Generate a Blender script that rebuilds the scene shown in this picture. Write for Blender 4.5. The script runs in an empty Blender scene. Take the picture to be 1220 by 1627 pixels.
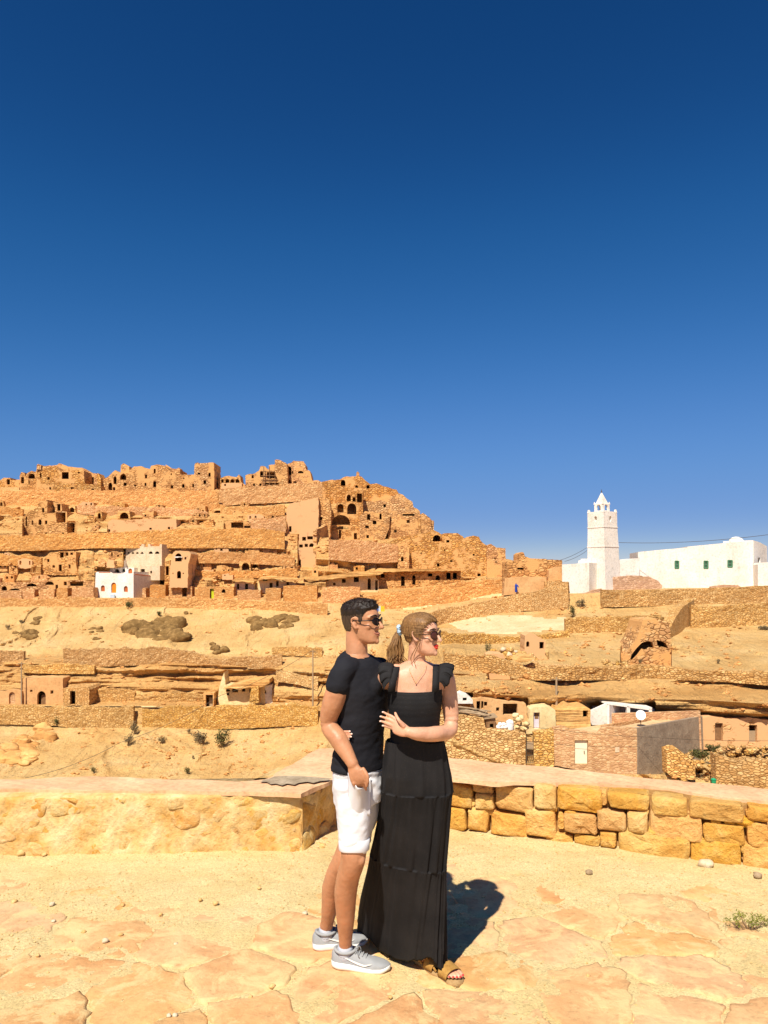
import bpy, bmesh, math, random
import numpy as np
from mathutils import Vector, Matrix
from mathutils.geometry import tessellate_polygon
R = math.radians
rng = np.random.default_rng(7)
random.seed(7)
scene = bpy.context.scene
C = scene.collection

# ---------------------------------------------------------------- camera, sky, sun
F, CX, CY, PITCH, CAMH = 1180.0, 610.0, 813.5, R(5.0), 1.92
SUN_EL, SUN_AZ = R(52.5), R(20)          # sun stands behind the camera and to its left
cam = bpy.data.cameras.new('camera'); camo = bpy.data.objects.new('camera', cam); C.objects.link(camo)
cam.sensor_fit = 'VERTICAL'; cam.sensor_height = 36.0; cam.sensor_width = 27.0
cam.lens = 36.0 * F / 1627.0
cam.clip_start = 0.05; cam.clip_end = 20000
camo.location = (0, 0, CAMH); camo.rotation_euler = (R(90) + PITCH, 0, 0)
scene.camera = camo
world = bpy.data.worlds.new('World'); scene.world = world; world.use_nodes = True
wn = world.node_tree.nodes; wl = world.node_tree.links; wn.clear()
sky = wn.new('ShaderNodeTexSky'); sky.sky_type = 'NISHITA'; sky.sun_disc = False
sky.sun_elevation = SUN_EL; sky.sun_rotation = R(180 + 20)
sky.altitude = 1500; sky.air_density = 1.0; sky.dust_density = 0.1; sky.ozone_density = 4.0
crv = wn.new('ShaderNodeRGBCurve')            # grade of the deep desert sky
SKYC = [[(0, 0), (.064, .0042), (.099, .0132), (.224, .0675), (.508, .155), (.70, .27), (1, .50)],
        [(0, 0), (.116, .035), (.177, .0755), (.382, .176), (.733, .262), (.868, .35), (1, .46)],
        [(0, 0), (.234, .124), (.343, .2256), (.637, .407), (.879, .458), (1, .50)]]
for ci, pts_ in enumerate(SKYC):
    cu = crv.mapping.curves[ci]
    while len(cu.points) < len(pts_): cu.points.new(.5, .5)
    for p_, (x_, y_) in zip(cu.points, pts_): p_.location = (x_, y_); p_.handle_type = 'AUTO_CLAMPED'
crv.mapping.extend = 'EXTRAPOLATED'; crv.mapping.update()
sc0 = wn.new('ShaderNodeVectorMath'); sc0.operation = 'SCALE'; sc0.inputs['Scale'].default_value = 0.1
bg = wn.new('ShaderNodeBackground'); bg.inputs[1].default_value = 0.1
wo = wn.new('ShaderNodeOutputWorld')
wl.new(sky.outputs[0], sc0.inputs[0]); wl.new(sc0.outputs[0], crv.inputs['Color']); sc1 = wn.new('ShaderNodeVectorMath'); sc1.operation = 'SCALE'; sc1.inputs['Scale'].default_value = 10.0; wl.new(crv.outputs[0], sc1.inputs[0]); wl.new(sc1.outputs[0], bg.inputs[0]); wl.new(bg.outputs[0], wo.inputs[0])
sl = bpy.data.lights.new('sun', 'SUN'); sl.energy = 4.8; sl.angle = R(0.53); sl.color = (1.0, 0.93, 0.82)
so = bpy.data.objects.new('sun', sl); C.objects.link(so)
sdir = Vector((-math.sin(SUN_AZ) * math.cos(SUN_EL), -math.cos(SUN_AZ) * math.cos(SUN_EL), math.sin(SUN_EL)))
so.rotation_euler = sdir.to_track_quat('Z', 'Y').to_euler(); so.location = sdir * 60
vs = scene.view_settings
vs.view_transform = 'Standard'; vs.look = 'None'; vs.exposure = 0.6; vs.gamma = 1.0; vs.use_curve_mapping = False

# ---------------------------------------------------------------- picture <-> place
cp, sp_ = math.cos(PITCH), math.sin(PITCH)
def ray(px, py):
    """direction of the sight line with its depth (y) set to 1"""
    u = (np.asarray(px, float) - CX) / F; v = -(np.asarray(py, float) - CY) / F
    y = cp - v * sp_; z = sp_ + v * cp
    return u / y, z / y
def P(px, py, d):
    a, b = ray(px, py)
    return np.stack([a * d, np.asarray(d, float) + 0 * a, CAMH + b * d], -1)
def V(px, py, d): return Vector(P(px, py, d).tolist())
def G(px, py, z=0.0):
    a, b = ray(px, py); d = (z - CAMH) / b
    return np.array([a * d, d, z])
def Zat(py, d): return float(P(CX, py, d)[2])

# ---------------------------------------------------------------- noise
def _h(ix, iy, iz):
    n = (ix.astype(np.int64) * 374761393 + iy.astype(np.int64) * 668265263 + iz.astype(np.int64) * 2147483647) & 0xFFFFFFFF
    n = ((n ^ (n >> 13)) * 1274126177) & 0xFFFFFFFF
    n = (n ^ (n >> 16)) & 0xFFFFFFFF
    return n / 4294967295.0
def vnoise(x, y, z):
    x = np.asarray(x, float); y = np.asarray(y, float) + 0 * x; z = np.asarray(z, float) + 0 * x
    fx, fy, fz = np.floor(x), np.floor(y), np.floor(z)
    u, v, w = x - fx, y - fy, z - fz
    u = u * u * (3 - 2 * u); v = v * v * (3 - 2 * v); w = w * w * (3 - 2 * w)
    r = 0
    for i in (0, 1):
        for j in (0, 1):
            for k in (0, 1):
                r = r + _h(fx + i, fy + j, fz + k) * (u if i else 1 - u) * (v if j else 1 - v) * (w if k else 1 - w)
    return r * 2 - 1
def fbm(x, y, z, oct=4, gain=.5):
    a, s, t = 1.0, 0, 0
    for o in range(oct):
        k = 2.03 ** o
        s = s + a * vnoise(x * k + 17.3 * o, y * k + 5.1 * o, z * k + 9.7 * o); t += a; a *= gain
    return s / t
def sstep(a, b, x):
    t = np.clip((x - a) / (b - a), 0, 1); return t * t * (3 - 2 * t)

# ---------------------------------------------------------------- objects
def mesh(name, verts, faces, mat=None, parent=None, smooth=False, mats=None, midx=None):
    me = bpy.data.meshes.new(name)
    me.from_pydata([tuple(map(float, v)) for v in verts] if not isinstance(verts, np.ndarray) else verts.tolist(), [], faces if not isinstance(faces, np.ndarray) else faces.tolist())
    for m in (mats or ([mat] if mat else [])): me.materials.append(m)
    if midx is not None: me.polygons.foreach_set('material_index', midx)
    if smooth: me.polygons.foreach_set('use_smooth', [True] * len(me.polygons))
    me.update()
    o = bpy.data.objects.new(name, me); C.objects.link(o)
    if parent: o.parent = parent
    return o
def tag(o, label, cat, group=None):
    o['label'] = label; o['category'] = cat
    if group: o['group'] = group
    return o
def struct(o): o['kind'] = 'structure'; return o
def empty(name, loc=(0, 0, 0)):
    o = bpy.data.objects.new(name, None); C.objects.link(o); o.location = tuple(map(float, loc)); o.empty_display_size = .2
    return o
def child(o, root):
    """parent o (built in world coordinates) to root without moving it"""
    o.parent = root; o.matrix_parent_inverse = Matrix.Translation(-root.location); return o
def gridfaces(nu, nv, closed_u=False):
    i = np.arange(nv - 1)[:, None]; j = np.arange(nu - (0 if closed_u else 1))[None, :]
    a = i * nu + j; b = i * nu + (j + 1) % nu
    return np.stack([a, b, b + nu, a + nu], -1).reshape(-1, 4)
class MB:
    """collects shapes of one part"""
    def __init__(s): s.v = []; s.f = []
    def add(s, v, f):
        n = len(s.v); s.v += [tuple(map(float, p)) for p in v]; s.f += [tuple(int(i) + n for i in q) for q in f]; return s
    def box(s, c, e, rz=0, taper=1.0):
        c = np.array(c, float); ca, sa = math.cos(rz), math.sin(rz); vs_ = []
        for z in (-1, 1):
            t = taper if z > 0 else 1
            for x, y in ((-1, -1), (1, -1), (1, 1), (-1, 1)):
                X, Y = x * e[0] / 2 * t, y * e[1] / 2 * t
                vs_.append((c[0] + X * ca - Y * sa, c[1] + X * sa + Y * ca, c[2] + z * e[2] / 2))
        return s.add(vs_, [(3, 2, 1, 0), (4, 5, 6, 7), (0, 1, 5, 4), (1, 2, 6, 5), (2, 3, 7, 6), (3, 0, 4, 7)])
    def tube(s, pts, r, n=8, cap=True):
        pts = [Vector(p) for p in pts]; rs = r if hasattr(r, '__len__') else [r] * len(pts)
        N = len(pts); vs_ = []; up = Vector((0.13, 0.21, 1)).normalized()
        for i, p in enumerate(pts):
            t = (pts[min(i + 1, N - 1)] - pts[max(i - 1, 0)]).normalized()
            a = t.cross(up); a = a.normalized() if a.length > 1e-3 else Vector((1, 0, 0)); b = t.cross(a)
            for k in range(n):
                q = 2 * math.pi * k / n; vs_.append(p + (a * math.cos(q) + b * math.sin(q)) * rs[i])
        f = gridfaces(n, N, True).tolist()
        if cap: f += [tuple(range(n))[::-1], tuple(range((N - 1) * n, N * n))]
        return s.add(vs_, f)
    def ell(s, c, r, rot=None, nu=16, nv=10):
        c = np.array(c, float); vs_ = []; 
        for i in range(nv + 1):
            ph = math.pi * i / nv - math.pi / 2
            for j in range(nu):
                th = 2 * math.pi * j / nu
                p = np.array((r[0] * math.cos(ph) * math.cos(th), r[1] * math.cos(ph) * math.sin(th), r[2] * math.sin(ph)))
                if rot is not None: p = np.array(rot @ Vector(p))
                vs_.append(c + p)
        return s.add(vs_, gridfaces(nu, nv + 1, True))
    def prism(s, poly, z0, z1):
        n = len(poly); v = [(x, y, z0) for x, y in poly] + [(x, y, z1) for x, y in poly]
        f = [tuple(range(n))[::-1], tuple(range(n, 2 * n))] + [(i, (i + 1) % n, n + (i + 1) % n, n + i) for i in range(n)]
        return s.add(v, f)
    def build(s, name, mat, parent=None, smooth=False):
        o = mesh(name, s.v, s.f, mat, None, smooth)
        if parent: child(o, parent)
        return o

# ---------------------------------------------------------------- materials
class NT:
    def __init__(s, name):
        s.m = bpy.data.materials.new(name); s.m.use_nodes = True; s.t = s.m.node_tree
        s.b = s.t.nodes['Principled BSDF']; s.b.inputs['Roughness'].default_value = .9
        s.b.inputs['Specular IOR Level'].default_value = .2
    def n(s, t, **k):
        o = s.t.nodes.new('ShaderNode' + t)
        for a, v in k.items(): setattr(o, a, v)
        return o
    def l(s, a, b): s.t.links.new(a, b)
    def pos(s, scale=(1, 1, 1), obj=False):
        g = s.n('TexCoord').outputs['Object'] if obj else s.n('NewGeometry').outputs['Position']
        m = s.n('Mapping'); m.inputs['Scale'].default_value = scale; s.l(g, m.inputs['Vector']); return m.outputs[0]
    def noise(s, vec, scale, detail=5, rough=.6, dist=0):
        o = s.n('TexNoise'); o.inputs['Scale'].default_value = scale; o.inputs['Detail'].default_value = detail
        o.inputs['Roughness'].default_value = rough; o.inputs['Distortion'].default_value = dist
        if vec is not None: s.l(vec, o.inputs['Vector'])
        return o.outputs['Fac']
    def vor(s, vec, scale, feature='F1', rnd=1.0):
        o = s.n('TexVoronoi'); o.feature = feature; o.inputs['Scale'].default_value = scale; o.inputs['Randomness'].default_value = rnd
        s.l(vec, o.inputs['Vector']); return o
    def ramp(s, fac, stops):
        o = s.n('ValToRGB'); e = o.color_ramp.elements
        while len(e) < len(stops): e.new(.5)
        for i, (p, c) in enumerate(stops):
            e[i].position = p; e[i].color = (*c, 1) if hasattr(c, '__len__') else (c, c, c, 1)
        s.l(fac, o.inputs[0]); return o.outputs[0]
    def mix(s, a, b, fac, mode='MIX'):
        o = s.n('Mix', data_type='RGBA', blend_type=mode)
        for v, i in ((fac, 0), (a, 6), (b, 7)):
            if hasattr(v, 'is_output'): s.l(v, o.inputs[i])
            elif i == 0: o.inputs[0].default_value = v
            else: o.inputs[i].default_value = (*v, 1) if hasattr(v, '__len__') else (v, v, v, 1)
        return o.outputs[2]
    def math(s, op, a, b=0, c=None):
        o = s.n('Math', operation=op)
        for v, i in ((a, 0), (b, 1), (c, 2)):
            if v is None: continue
            if hasattr(v, 'is_output'): s.l(v, o.inputs[i])
            else: o.inputs[i].default_value = v
        return o.outputs[0]
    def bump(s, h, strength, dist, prev=None):
        o = s.n('Bump'); o.inputs['Strength'].default_value = strength; o.inputs['Distance'].default_value = dist
        s.l(h, o.inputs['Height'])
        if prev: s.l(prev, o.inputs['Normal'])
        return o.outputs[0]
    def done(s, col=None, normal=None, rough=None, **k):
        if col is not None:
            if hasattr(col, 'is_output'): s.l(col, s.b.inputs['Base Color'])
            else: s.b.inputs['Base Color'].default_value = (*col, 1)
        if normal is not None: s.l(normal, s.b.inputs['Normal'])
        if rough is not None: s.b.inputs['Roughness'].default_value = rough
        for a, v in k.items(): s.b.inputs[a.replace('_', ' ')].default_value = v
        return s.m
def hsv_rand(t, col, v=.25, h=.02, sat=.15):
    """per-object variation of a colour"""
    r = t.n('ObjectInfo').outputs['Random']
    o = t.n('HueSaturation')
    t.l(t.math('MULTIPLY_ADD', r, v, 1 - v / 2), o.inputs['Value'])
    r2 = t.math('FRACT', t.math('MULTIPLY', r, 7.31))
    t.l(t.math('MULTIPLY_ADD', r2, h, .5 - h / 2), o.inputs['Hue'])
    r3 = t.math('FRACT', t.math('MULTIPLY', r, 13.7))
    t.l(t.math('MULTIPLY_ADD', r3, sat, 1 - sat / 2), o.inputs['Saturation'])
    t.l(col, o.inputs['Color']); return o.outputs[0]
def earth(name, c1, c2, c3, scale=1.0, grain=8.0, bump=.5, bdist=.05, rand=0.0, strata=0.0, obj=False, streak=False):
    """sand, plaster or rock: three tones of layered noise, fine relief"""
    t = NT(name); v = t.pos((1, 1, 1), obj)
    a = t.noise(v, scale, 6, .62); b = t.noise(v, scale * grain, 5, .7)
    col = t.ramp(a, [(.32, c1), (.5, c2), (.68, c3)])
    col = t.mix(col, t.ramp(b, [(.3, .62), (.5, 1.0), (.75, 1.18)]), .75, 'MULTIPLY')
    if strata:
        sv = t.pos((strata * .06, strata * .06, strata)); s_ = t.noise(sv, 1.0, 4, .6)
        col = t.mix(col, t.ramp(s_, [(.35, (.78, .66, .55)), (.5, 1.0), (.65, (1.15, 1.12, 1.05))]), .8, 'MULTIPLY')
    if streak: col = t.mix(col, t.ramp(t.noise(t.pos((2.2, 2.2, .18)), 1.0, 7, .72), [(.30, (.72, .62, .50)), (.44, 1.0), (1, 1.04)]), .5, 'MULTIPLY')
    if rand: col = hsv_rand(t, col, rand)
    h = t.math('ADD', t.math('MULTIPLY', a, .6), t.math('MULTIPLY', b, .4))
    nm = t.bump(h, bump, bdist)
    if strata: nm = t.bump(s_, .6, bdist * 4, nm)
    return t.done(col, nm)
def masonry(name, cells, c1, c2, c3, joint, bump=.9, bdist=.12, patch=.5, plaster=None, pl_amt=.5):
    """rubble walling: cells = stones per metre along x, y, z"""
    t = NT(name); w = t.pos(); wob = t.n('TexNoise'); wob.inputs['Scale'].default_value = max(cells) * .7; t.l(w, wob.inputs['Vector'])
    mp = t.n('Mapping'); mp.inputs['Scale'].default_value = cells
    ad = t.n('VectorMath', operation='MULTIPLY_ADD'); t.l(wob.outputs['Color'], ad.inputs[0]); ad.inputs[1].default_value = (.16 / cells[0],) * 3; t.l(w, ad.inputs[2])
    t.l(ad.outputs[0], mp.inputs['Vector'])
    e = t.vor(mp.outputs[0], 1.0, 'DISTANCE_TO_EDGE', .85).outputs['Distance']
    cc = t.vor(mp.outputs[0], 1.0, 'F1', .85).outputs['Color']
    sep = t.n('SeparateColor'); t.l(cc, sep.inputs[0])
    col = t.ramp(sep.outputs[0], [(.1, c1), (.5, c2), (.9, c3)])
    big = t.noise(w, patch, 5, .6)
    col = t.mix(col, t.ramp(big, [(.3, .78), (.5, 1.0), (.72, 1.2)]), .8, 'MULTIPLY')
    col = hsv_rand(t, col, .2, .008, .16)
    col = t.mix(t.mix(joint, joint, 0.5), col, t.ramp(e, [(.015, 0), (.1, 1)]))
    h = t.math('ADD', t.ramp(e, [(.0, 0), (.16, .8), (.5, 1)]), t.math('MULTIPLY', sep.outputs[1], .55))
    if plaster:
        pm = t.ramp(t.noise(w, patch * 1.3, 7, .7), [(.52 - pl_amt * .25, 0), (.58 - pl_amt * .25, 1)])
        col = t.mix(col, plaster, pm); h = t.mix(h, .8, pm)
    fine = t.noise(w, max(cells) * 5, 4, .7)
    h = t.math('ADD', h, t.math('MULTIPLY', fine, .3))
    return t.done(col, t.bump(h, bump, bdist))
M = {}

M['hill_rock'] = earth('hill_rock', (.46, .245, .08), (.62, .345, .115), (.70, .43, .17), .22, 9, .8, .3, strata=1.1)
M['wall_far'] = masonry('wall_far', (1.8, 1.8, 3.4), (.55, .26, .085), (.65, .325, .11), (.72, .41, .16), (.44, .205, .065), .8, .08, .12)
M['wall_mid'] = masonry('wall_mid', (2.6, 2.6, 5.0), (.54, .285, .085), (.65, .37, .12), (.72, .45, .175), (.40, .20, .06), 1.0, .09, .25)
M['ruin'] = masonry('ruin', (1.3, 1.3, 2.3), (.45, .21, .07), (.62, .31, .10), (.70, .40, .155), (.38, .17, .055), 1.0, .16, .22, (.64, .34, .12), .12)
M['ruin_pink'] = masonry('ruin_pink', (1.5, 1.5, 2.6), (.48, .24, .10), (.62, .335, .14), (.68, .41, .19), (.42, .21, .08), 1.0, .10, .3, (.65, .37, .17), .6)
M['ochre_plaster'] = earth('ochre_plaster', (.52, .28, .11), (.60, .33, .135), (.66, .39, .17), .5, 7, .4, .05)
M['cave_plaster'] = earth('cave_plaster', (.60, .42, .19), (.70, .52, .25), (.76, .60, .33), .6, 6, .4, .06)
M['white_plaster'] = earth('white_plaster', (.68, .60, .49), (.76, .69, .59), (.80, .74, .65), .28, 12, .5, .06, streak=True)
M['cream_plaster'] = earth('cream_plaster', (.54, .39, .235), (.62, .46, .295), (.69, .54, .37), .5, 8, .4, .05, streak=True)
M['pink_stone'] = masonry('pink_stone', (2.2, 2.2, 3), (.40, .22, .12), (.50, .29, .16), (.58, .36, .21), (.46, .27, .14), .6, .08, .3)
M['brick_rose'] = masonry('brick_rose', (2.6, 2.6, 5.5), (.44, .22, .10), (.56, .31, .145), (.64, .40, .20), (.50, .28, .12), .6, .06, .25)
M['grey_stucco'] = earth('grey_stucco', (.24, .17, .11), (.30, .22, .145), (.36, .27, .18), 1.2, 6, 1.0, .12)
M['roof_earth'] = earth('roof_earth', (.56, .34, .16), (.62, .40, .20), (.68, .46, .25), .5, 8, .4, .05)
M['dark_rock'] = earth('dark_rock', (.15, .08, .025), (.23, .13, .04), (.36, .21, .075), 1.3, 6, 1.0, .35)
M['wood_dark'] = earth('wood_dark', (.16, .08, .035), (.22, .115, .05), (.28, .16, .075), 3, 6, .5, .03)
def plain(name, c, rough=.7, **k): 
    t = NT(name); v = t.pos(); a = t.noise(v, 6, 4)
    return t.done(t.mix(c, t.ramp(a, [(.3, .85), (.7, 1.1)]), .8, 'MULTIPLY') if False else t.mix(t.ramp(a, [(.3, tuple(x * .86 for x in c)), (.7, tuple(min(1, x * 1.1) for x in c))]), c, .3), None, rough, **k)
M['orange_door'] = plain('orange_door', (.72, .22, .015)); M['lime_door'] = plain('lime_door', (.48, .52, .02))
M['rust_red'] = plain('rust_red', (.42, .11, .03)); M['green_frame'] = plain('green_frame', (.10, .25, .14))
M['cream_door'] = plain('cream_door', (.78, .68, .48)); M['lilac_door'] = plain('lilac_door', (.62, .55, .60))
M['white_paint'] = plain('white_paint', (.80, .77, .72)); M['metal_dark'] = plain('metal_dark', (.10, .075, .05), .5)
M['blue_cloth'] = plain('blue_cloth', (.02, .05, .28)); M['yellow_bin'] = plain('yellow_bin', (.62, .45, .02)); M['green_plastic'] = plain('green_plastic', (.02, .30, .13), .4)
M['blue_bin'] = plain('blue_bin', (.05, .12, .35), .4); M['grey_wood'] = plain('grey_wood', (.34, .24, .14)); M['glass_dark'] = plain('glass_dark', (.08, .07, .06), .15)
M['pale_blue'] = plain('pale_blue', (.45, .55, .62)); M['skin_far'] = plain('skin_far', (.45, .25, .15))
# ================================================================= the far hillside
COLS = [-200, 0, 200, 400, 520, 640, 720, 810, 900, 1000, 1100, 1220, 1420]
LAY = [  # y line in the photograph, distance in metres, rock amount of the band above, roughness in metres of the band above
 ([1960]*13, [9]*13, 0, .3),
 ([1400]*13, [85,85,85,85,80,60,55,55,55,55,55,52,52], 0, .5),
 ([1240,1240,1240,1235,1230,1220,1214,1216,1222,1236,1240,1242,1245], [100,100,100,100,95,78,68.5,68,67.5,66.5,64,61,58], .35, 1.15),
 ([1156,1154,1153,1156,1160,1168,1166,1165,1200,1200,1195,1195,1195], [115,115,115,115,108,86,68.6,68.6,69,69,69,68,66], .1, .15),
 ([1124,1122,1121,1125,1130,1145,1156,1157,1170,1175,1175,1180,1185], [116,116,116,116,110,90,71,71,73,74,74,72,70], .8, .25),
 ([1118,1116,1115,1118,1120,1128,1130,1130,1135,1140,1140,1145,1150], [119,119,119,119,113,92,72.5,72.5,75,75.5,75.5,73.5,71.5], 1, .8),
 ([1090,1088,1085,1090,1092,1098,1100,1105,1105,1110,1112,1118,1122], [121,121,121,121,115,93,71,71,72.5,73.5,73.5,71.5,70], 1, 1.3),
 ([1055,1052,1050,1055,1058,1065,1070,1076,1076,1078,1080,1085,1090], [124,124,124,124,118,98,77,77,78,79,79,78,77], .5, .5),
 ([1046,1043,1041,1043,1045,1050,1055,1063,1062,1062,1062,1066,1070], [128,128,128,128,122,104,84,84,84,84,84,83,82], .2, .3),
 ([1030,1030,1030,1028,1025,1025,1030,1045,1045,1046,1046,1050,1052], [130,130,130,130,124,107,88,88,88,88,88,87,86], .05, 1.4),
 ([990,990,990,988,985,990,998,1002,1003,1003,1003,1003,1003], [143,143,143,143,140,132,122,110,106,104,104,103,102], .1, 1.0),
 ([962,962,962,960,962,965,972,975,975,965,958,956,956], [152,152,152,152,152,146,135,124,118,119,119,119,119], .1, .2),
 ([952,951,950,950,952,955,950,945,945,938,936,933,932], [154,154,154,154,154,152,146,138,122,122,121,121,121], .1, .2),
 ([944,944,944,945,945,945,935,925,938,933,932,930,929], [158,158,158,158,158,158,155,148,136,136,136,136,136], 1, 1.8),
 ([870,868,866,866,880,900,912,915,936,932,931,929,928], [166,166,166,166,166,166,164,156,150,150,150,150,150], .4, .4),
 ([850,848,845,840,845,870,895,908,935,931,930,928,927], [168,168,168,168,170,172,172,165,165,165,165,165,165], 1, 1.7),
 ([800,800,800,800,798,836,874,900,934,930,929,927,926], [188,188,188,188,186,184,182,178,175,175,175,175,175], .4, .5),
 ([778,778,779,780,775,812,864,890,933,929,928,926,925], [192,192,192,192,192,190,186,182,178,178,178,178,178], .3, .4),
 ([772,771,771,770,766,806,862,889,932,928,927,925,924], [199,199,199,199,199,196,192,186,182,182,182,182,182], .3, .4),
]
_c = np.array(COLS, float)
_LY = np.array([l[0] for l in LAY], float); _LD = np.array([l[1] for l in LAY], float)
def _at(tab, px):
    i = np.clip(np.searchsorted(_c, px) - 1, 0, len(_c) - 2); t = np.clip((px - _c[i]) / (_c[i + 1] - _c[i]), -.5, 1.5); t2 = np.where((t > 0) & (t < 1), t * t * (3 - 2 * t), t)
    t = .5 * t + .5 * t2
    return tab[:, i] * (1 - t) + tab[:, i + 1] * t
def Dbase(px, py):
    """distance of the smooth hillside at picture point(s), with rockiness and roughness"""
    px = np.atleast_1d(np.asarray(px, float)); py = np.atleast_1d(np.asarray(py, float))
    ly = _at(_LY, px); ld = _at(_LD, px); n = len(LAY)
    d = ld[0].copy(); rk = np.zeros_like(px); am = np.full_like(px, .3)
    for k in range(n - 1):
        y0, y1 = ly[k], ly[k + 1]
        m = (py <= y0) & (py > y1) if k < n - 2 else (py <= y0)
        t = np.clip((y0 - py) / np.maximum(y0 - y1, .5), 0, 1)
        d = np.where(m, ld[k] + (ld[k + 1] - ld[k]) * t, d)
        rk = np.where(m, LAY[k][2], rk)
        e = np.minimum(1, np.minimum(t, 1 - t) * 6 + .15)
        am = np.where(m, LAY[k][3] * e, am)
    return d, rk, am
def Drough(px, py):
    d, rk, am = Dbase(px, py)
    p = P(px, py, d); x, y, z = p[..., 0], p[..., 1], p[..., 2]
    soft = fbm(x * .10, y * .06, z * .16, 5)
    gu = fbm(x * .13 + .17 * z + 3 + 1.2 * fbm(x * .06, y * .05, z * .08, 3), y * .03, z * .03, 4); gul = 1.1 * gu - 1.3 * np.exp(-(gu / .07) ** 2)
    warp = fbm(x * .05 + 9, y * .05, z * .05, 3) * 1.6
    st = fbm(x * .03, y * .03, (z + warp) * .62, 3, .6)
    st = 1.1 * (sstep(-.18, .22, st) - .5) + .9 * (sstep(-.2, .2, fbm(x * .09, 0 * y, (z + warp) * 1.15, 3, .6)) - .5) + .4 * fbm(x * .3, 0 * y, (z + warp) * 2.2, 3, .6) + .5 * fbm(x * .35, y * .2, z * .5, 4)
    fine = fbm(x * .8, y * .5, z * 1.1, 3)
    return d + am * ((1 - rk) * (soft * .8 + gul * .9 + fine * .12) + rk * (st * 1.0 + soft * .5 + fine * .45)), rk
PADS = []                                   # pockets dug into the hill for the buildings: (x0, x1, y0, y1, distance)
def D1(px, py): return float(Drough([px], [py])[0][0])
def DB(px, py): return float(Dbase([px], [py])[0][0])

ground = struct(mesh('ground', [(-9000, -200, -62), (9000, -200, -62), (9000, 16000, -62), (-9000, 16000, -62)], [(0, 1, 2, 3)], M['hill_rock']))

def patch(name, poly, mat, off=.35, step=3.0):
    """a sheet of another ground that follows the hillside inside a picture outline"""
    xs = [p[0] for p in poly]; ys = [p[1] for p in poly]
    gx = np.arange(min(xs), max(xs) + step, step); gy = np.arange(min(ys), max(ys) + step, step)
    X, Y = np.meshgrid(gx, gy); ins = np.zeros(X.shape, bool); j = len(poly) - 1
    for i in range(len(poly)):
        xi, yi = poly[i]; xj, yj = poly[j]
        ins ^= ((yi > Y) != (yj > Y)) & (X < (xj - xi) * (Y - yi) / (yj - yi + 1e-9) + xi); j = i
    d, _ = Drough(X.ravel(), Y.ravel()); d = d.reshape(X.shape)
    d = np.where(ins, np.minimum(d - off, Dbase(X.ravel(), Y.ravel())[0].reshape(X.shape) + .1), d + .6)
    v = P(X.ravel(), Y.ravel(), d.ravel()); f = gridfaces(len(gx), len(gy))
    keep = ins.ravel()[f].any(1)
    return struct(mesh(name, v, f[keep], mat, smooth=True))

def stone_wall(label, line, mat='wall_far', th=.7, off=.5, dd=None, rag=.5, dens=.45, cat='wall', name='dry_stone_terrace', group=None):
    """dry-stone walling along a picture line [(px, y_top, y_bottom)], standing just proud of the hillside"""
    line = np.array(line, float)
    L = []
    for i in range(len(line) - 1):
        n = max(2, int(abs(line[i + 1][0] - line[i][0]) / 2.5))
        for k in range(n): L.append(line[i] + (line[i + 1] - line[i]) * k / n)
    L.append(line[-1]); L = np.array(L)
    if dd is None:
        ym = L[:, 2] * .5 + L[:, 1] * .5
        d = np.minimum(Dbase(L[:, 0], L[:, 2])[0], Dbase(L[:, 0], ym)[0]) - off
        kk = 15; d = np.convolve(np.pad(d, kk, 'edge'), np.ones(2 * kk + 1) / (2 * kk + 1), 'valid')
    else: d = np.interp(L[:, 0], [q[0] for q in dd], [q[1] for q in dd])
    top = P(L[:, 0], L[:, 1], d); bot = P(L[:, 0], L[:, 2] + (5.0 if dd is None else 2.5), d)
    s = np.concatenate([[0], np.cumsum(np.linalg.norm(np.diff(top[:, :2], axis=0), axis=1))])
    nv = max(4, int((top[:, 2] - bot[:, 2]).max() / dens))
    rows = []
    for k in range(nv + 1):
        q = bot + (top - bot) * k / nv
        if k == nv: q[:, 2] += rag * fbm(s * .5, 0 * s + label.__len__(), 0 * s, 4) + rag * .35 * fbm(s * 2.6, 0 * s, 0 * s + 3, 2)
        q[:, 1] += .22 * fbm(s * .35, q[:, 2] * .35, 0 * s + 2.2, 4) + .09 * vnoise(s * 2.3, q[:, 2] * 3.1, 0 * s) - .04 * k / nv
        rows.append(q)
    q = rows[-1].copy(); q[:, 1] += th; q[:, 2] += .05; rows.append(q)
    q = q.copy(); q[:, 2] -= (top - bot)[:, 2]; rows.append(q)
    v = np.concatenate(rows); nu = len(L); f = gridfaces(nu, len(rows)).tolist()
    a = [k * nu for k in range(len(rows))]; f.append(tuple(a)); f.append(tuple(i + nu - 1 for i in a)[::-1])
    o = mesh(name, v, f, M[mat]); return tag(o, label, cat, group)

M['pale_pink'] = earth('pale_pink', (.62, .40, .20), (.68, .46, .25), (.73, .52, .30), .3, 10, .3, .08)
M['track'] = earth('track', (.60, .38, .16), (.67, .45, .21), (.72, .50, .26), .3, 8, .4, .06)
patch('pale_paved_slope', [(712, 990), (745, 982), (800, 976), (835, 977), (870, 983), (898, 981), (903, 1000), (860, 1003), (820, 1006), (780, 1007), (735, 1002)], M['pale_pink'], .5)
patch('path', [(-150, 1124), (0, 1121.5), (200, 1120), (300, 1124), (420, 1122), (470, 1116), (470, 1119), (430, 1126), (300, 1127), (200, 1123), (0, 1124), (-150, 1126)], M['track'], .3, 2)
patch('path', [(640, 962), (720, 947), (780, 944), (830, 938), (830, 942), (780, 950), (720, 955), (660, 968), (640, 970)], M['track'], .6, 2)

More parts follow.
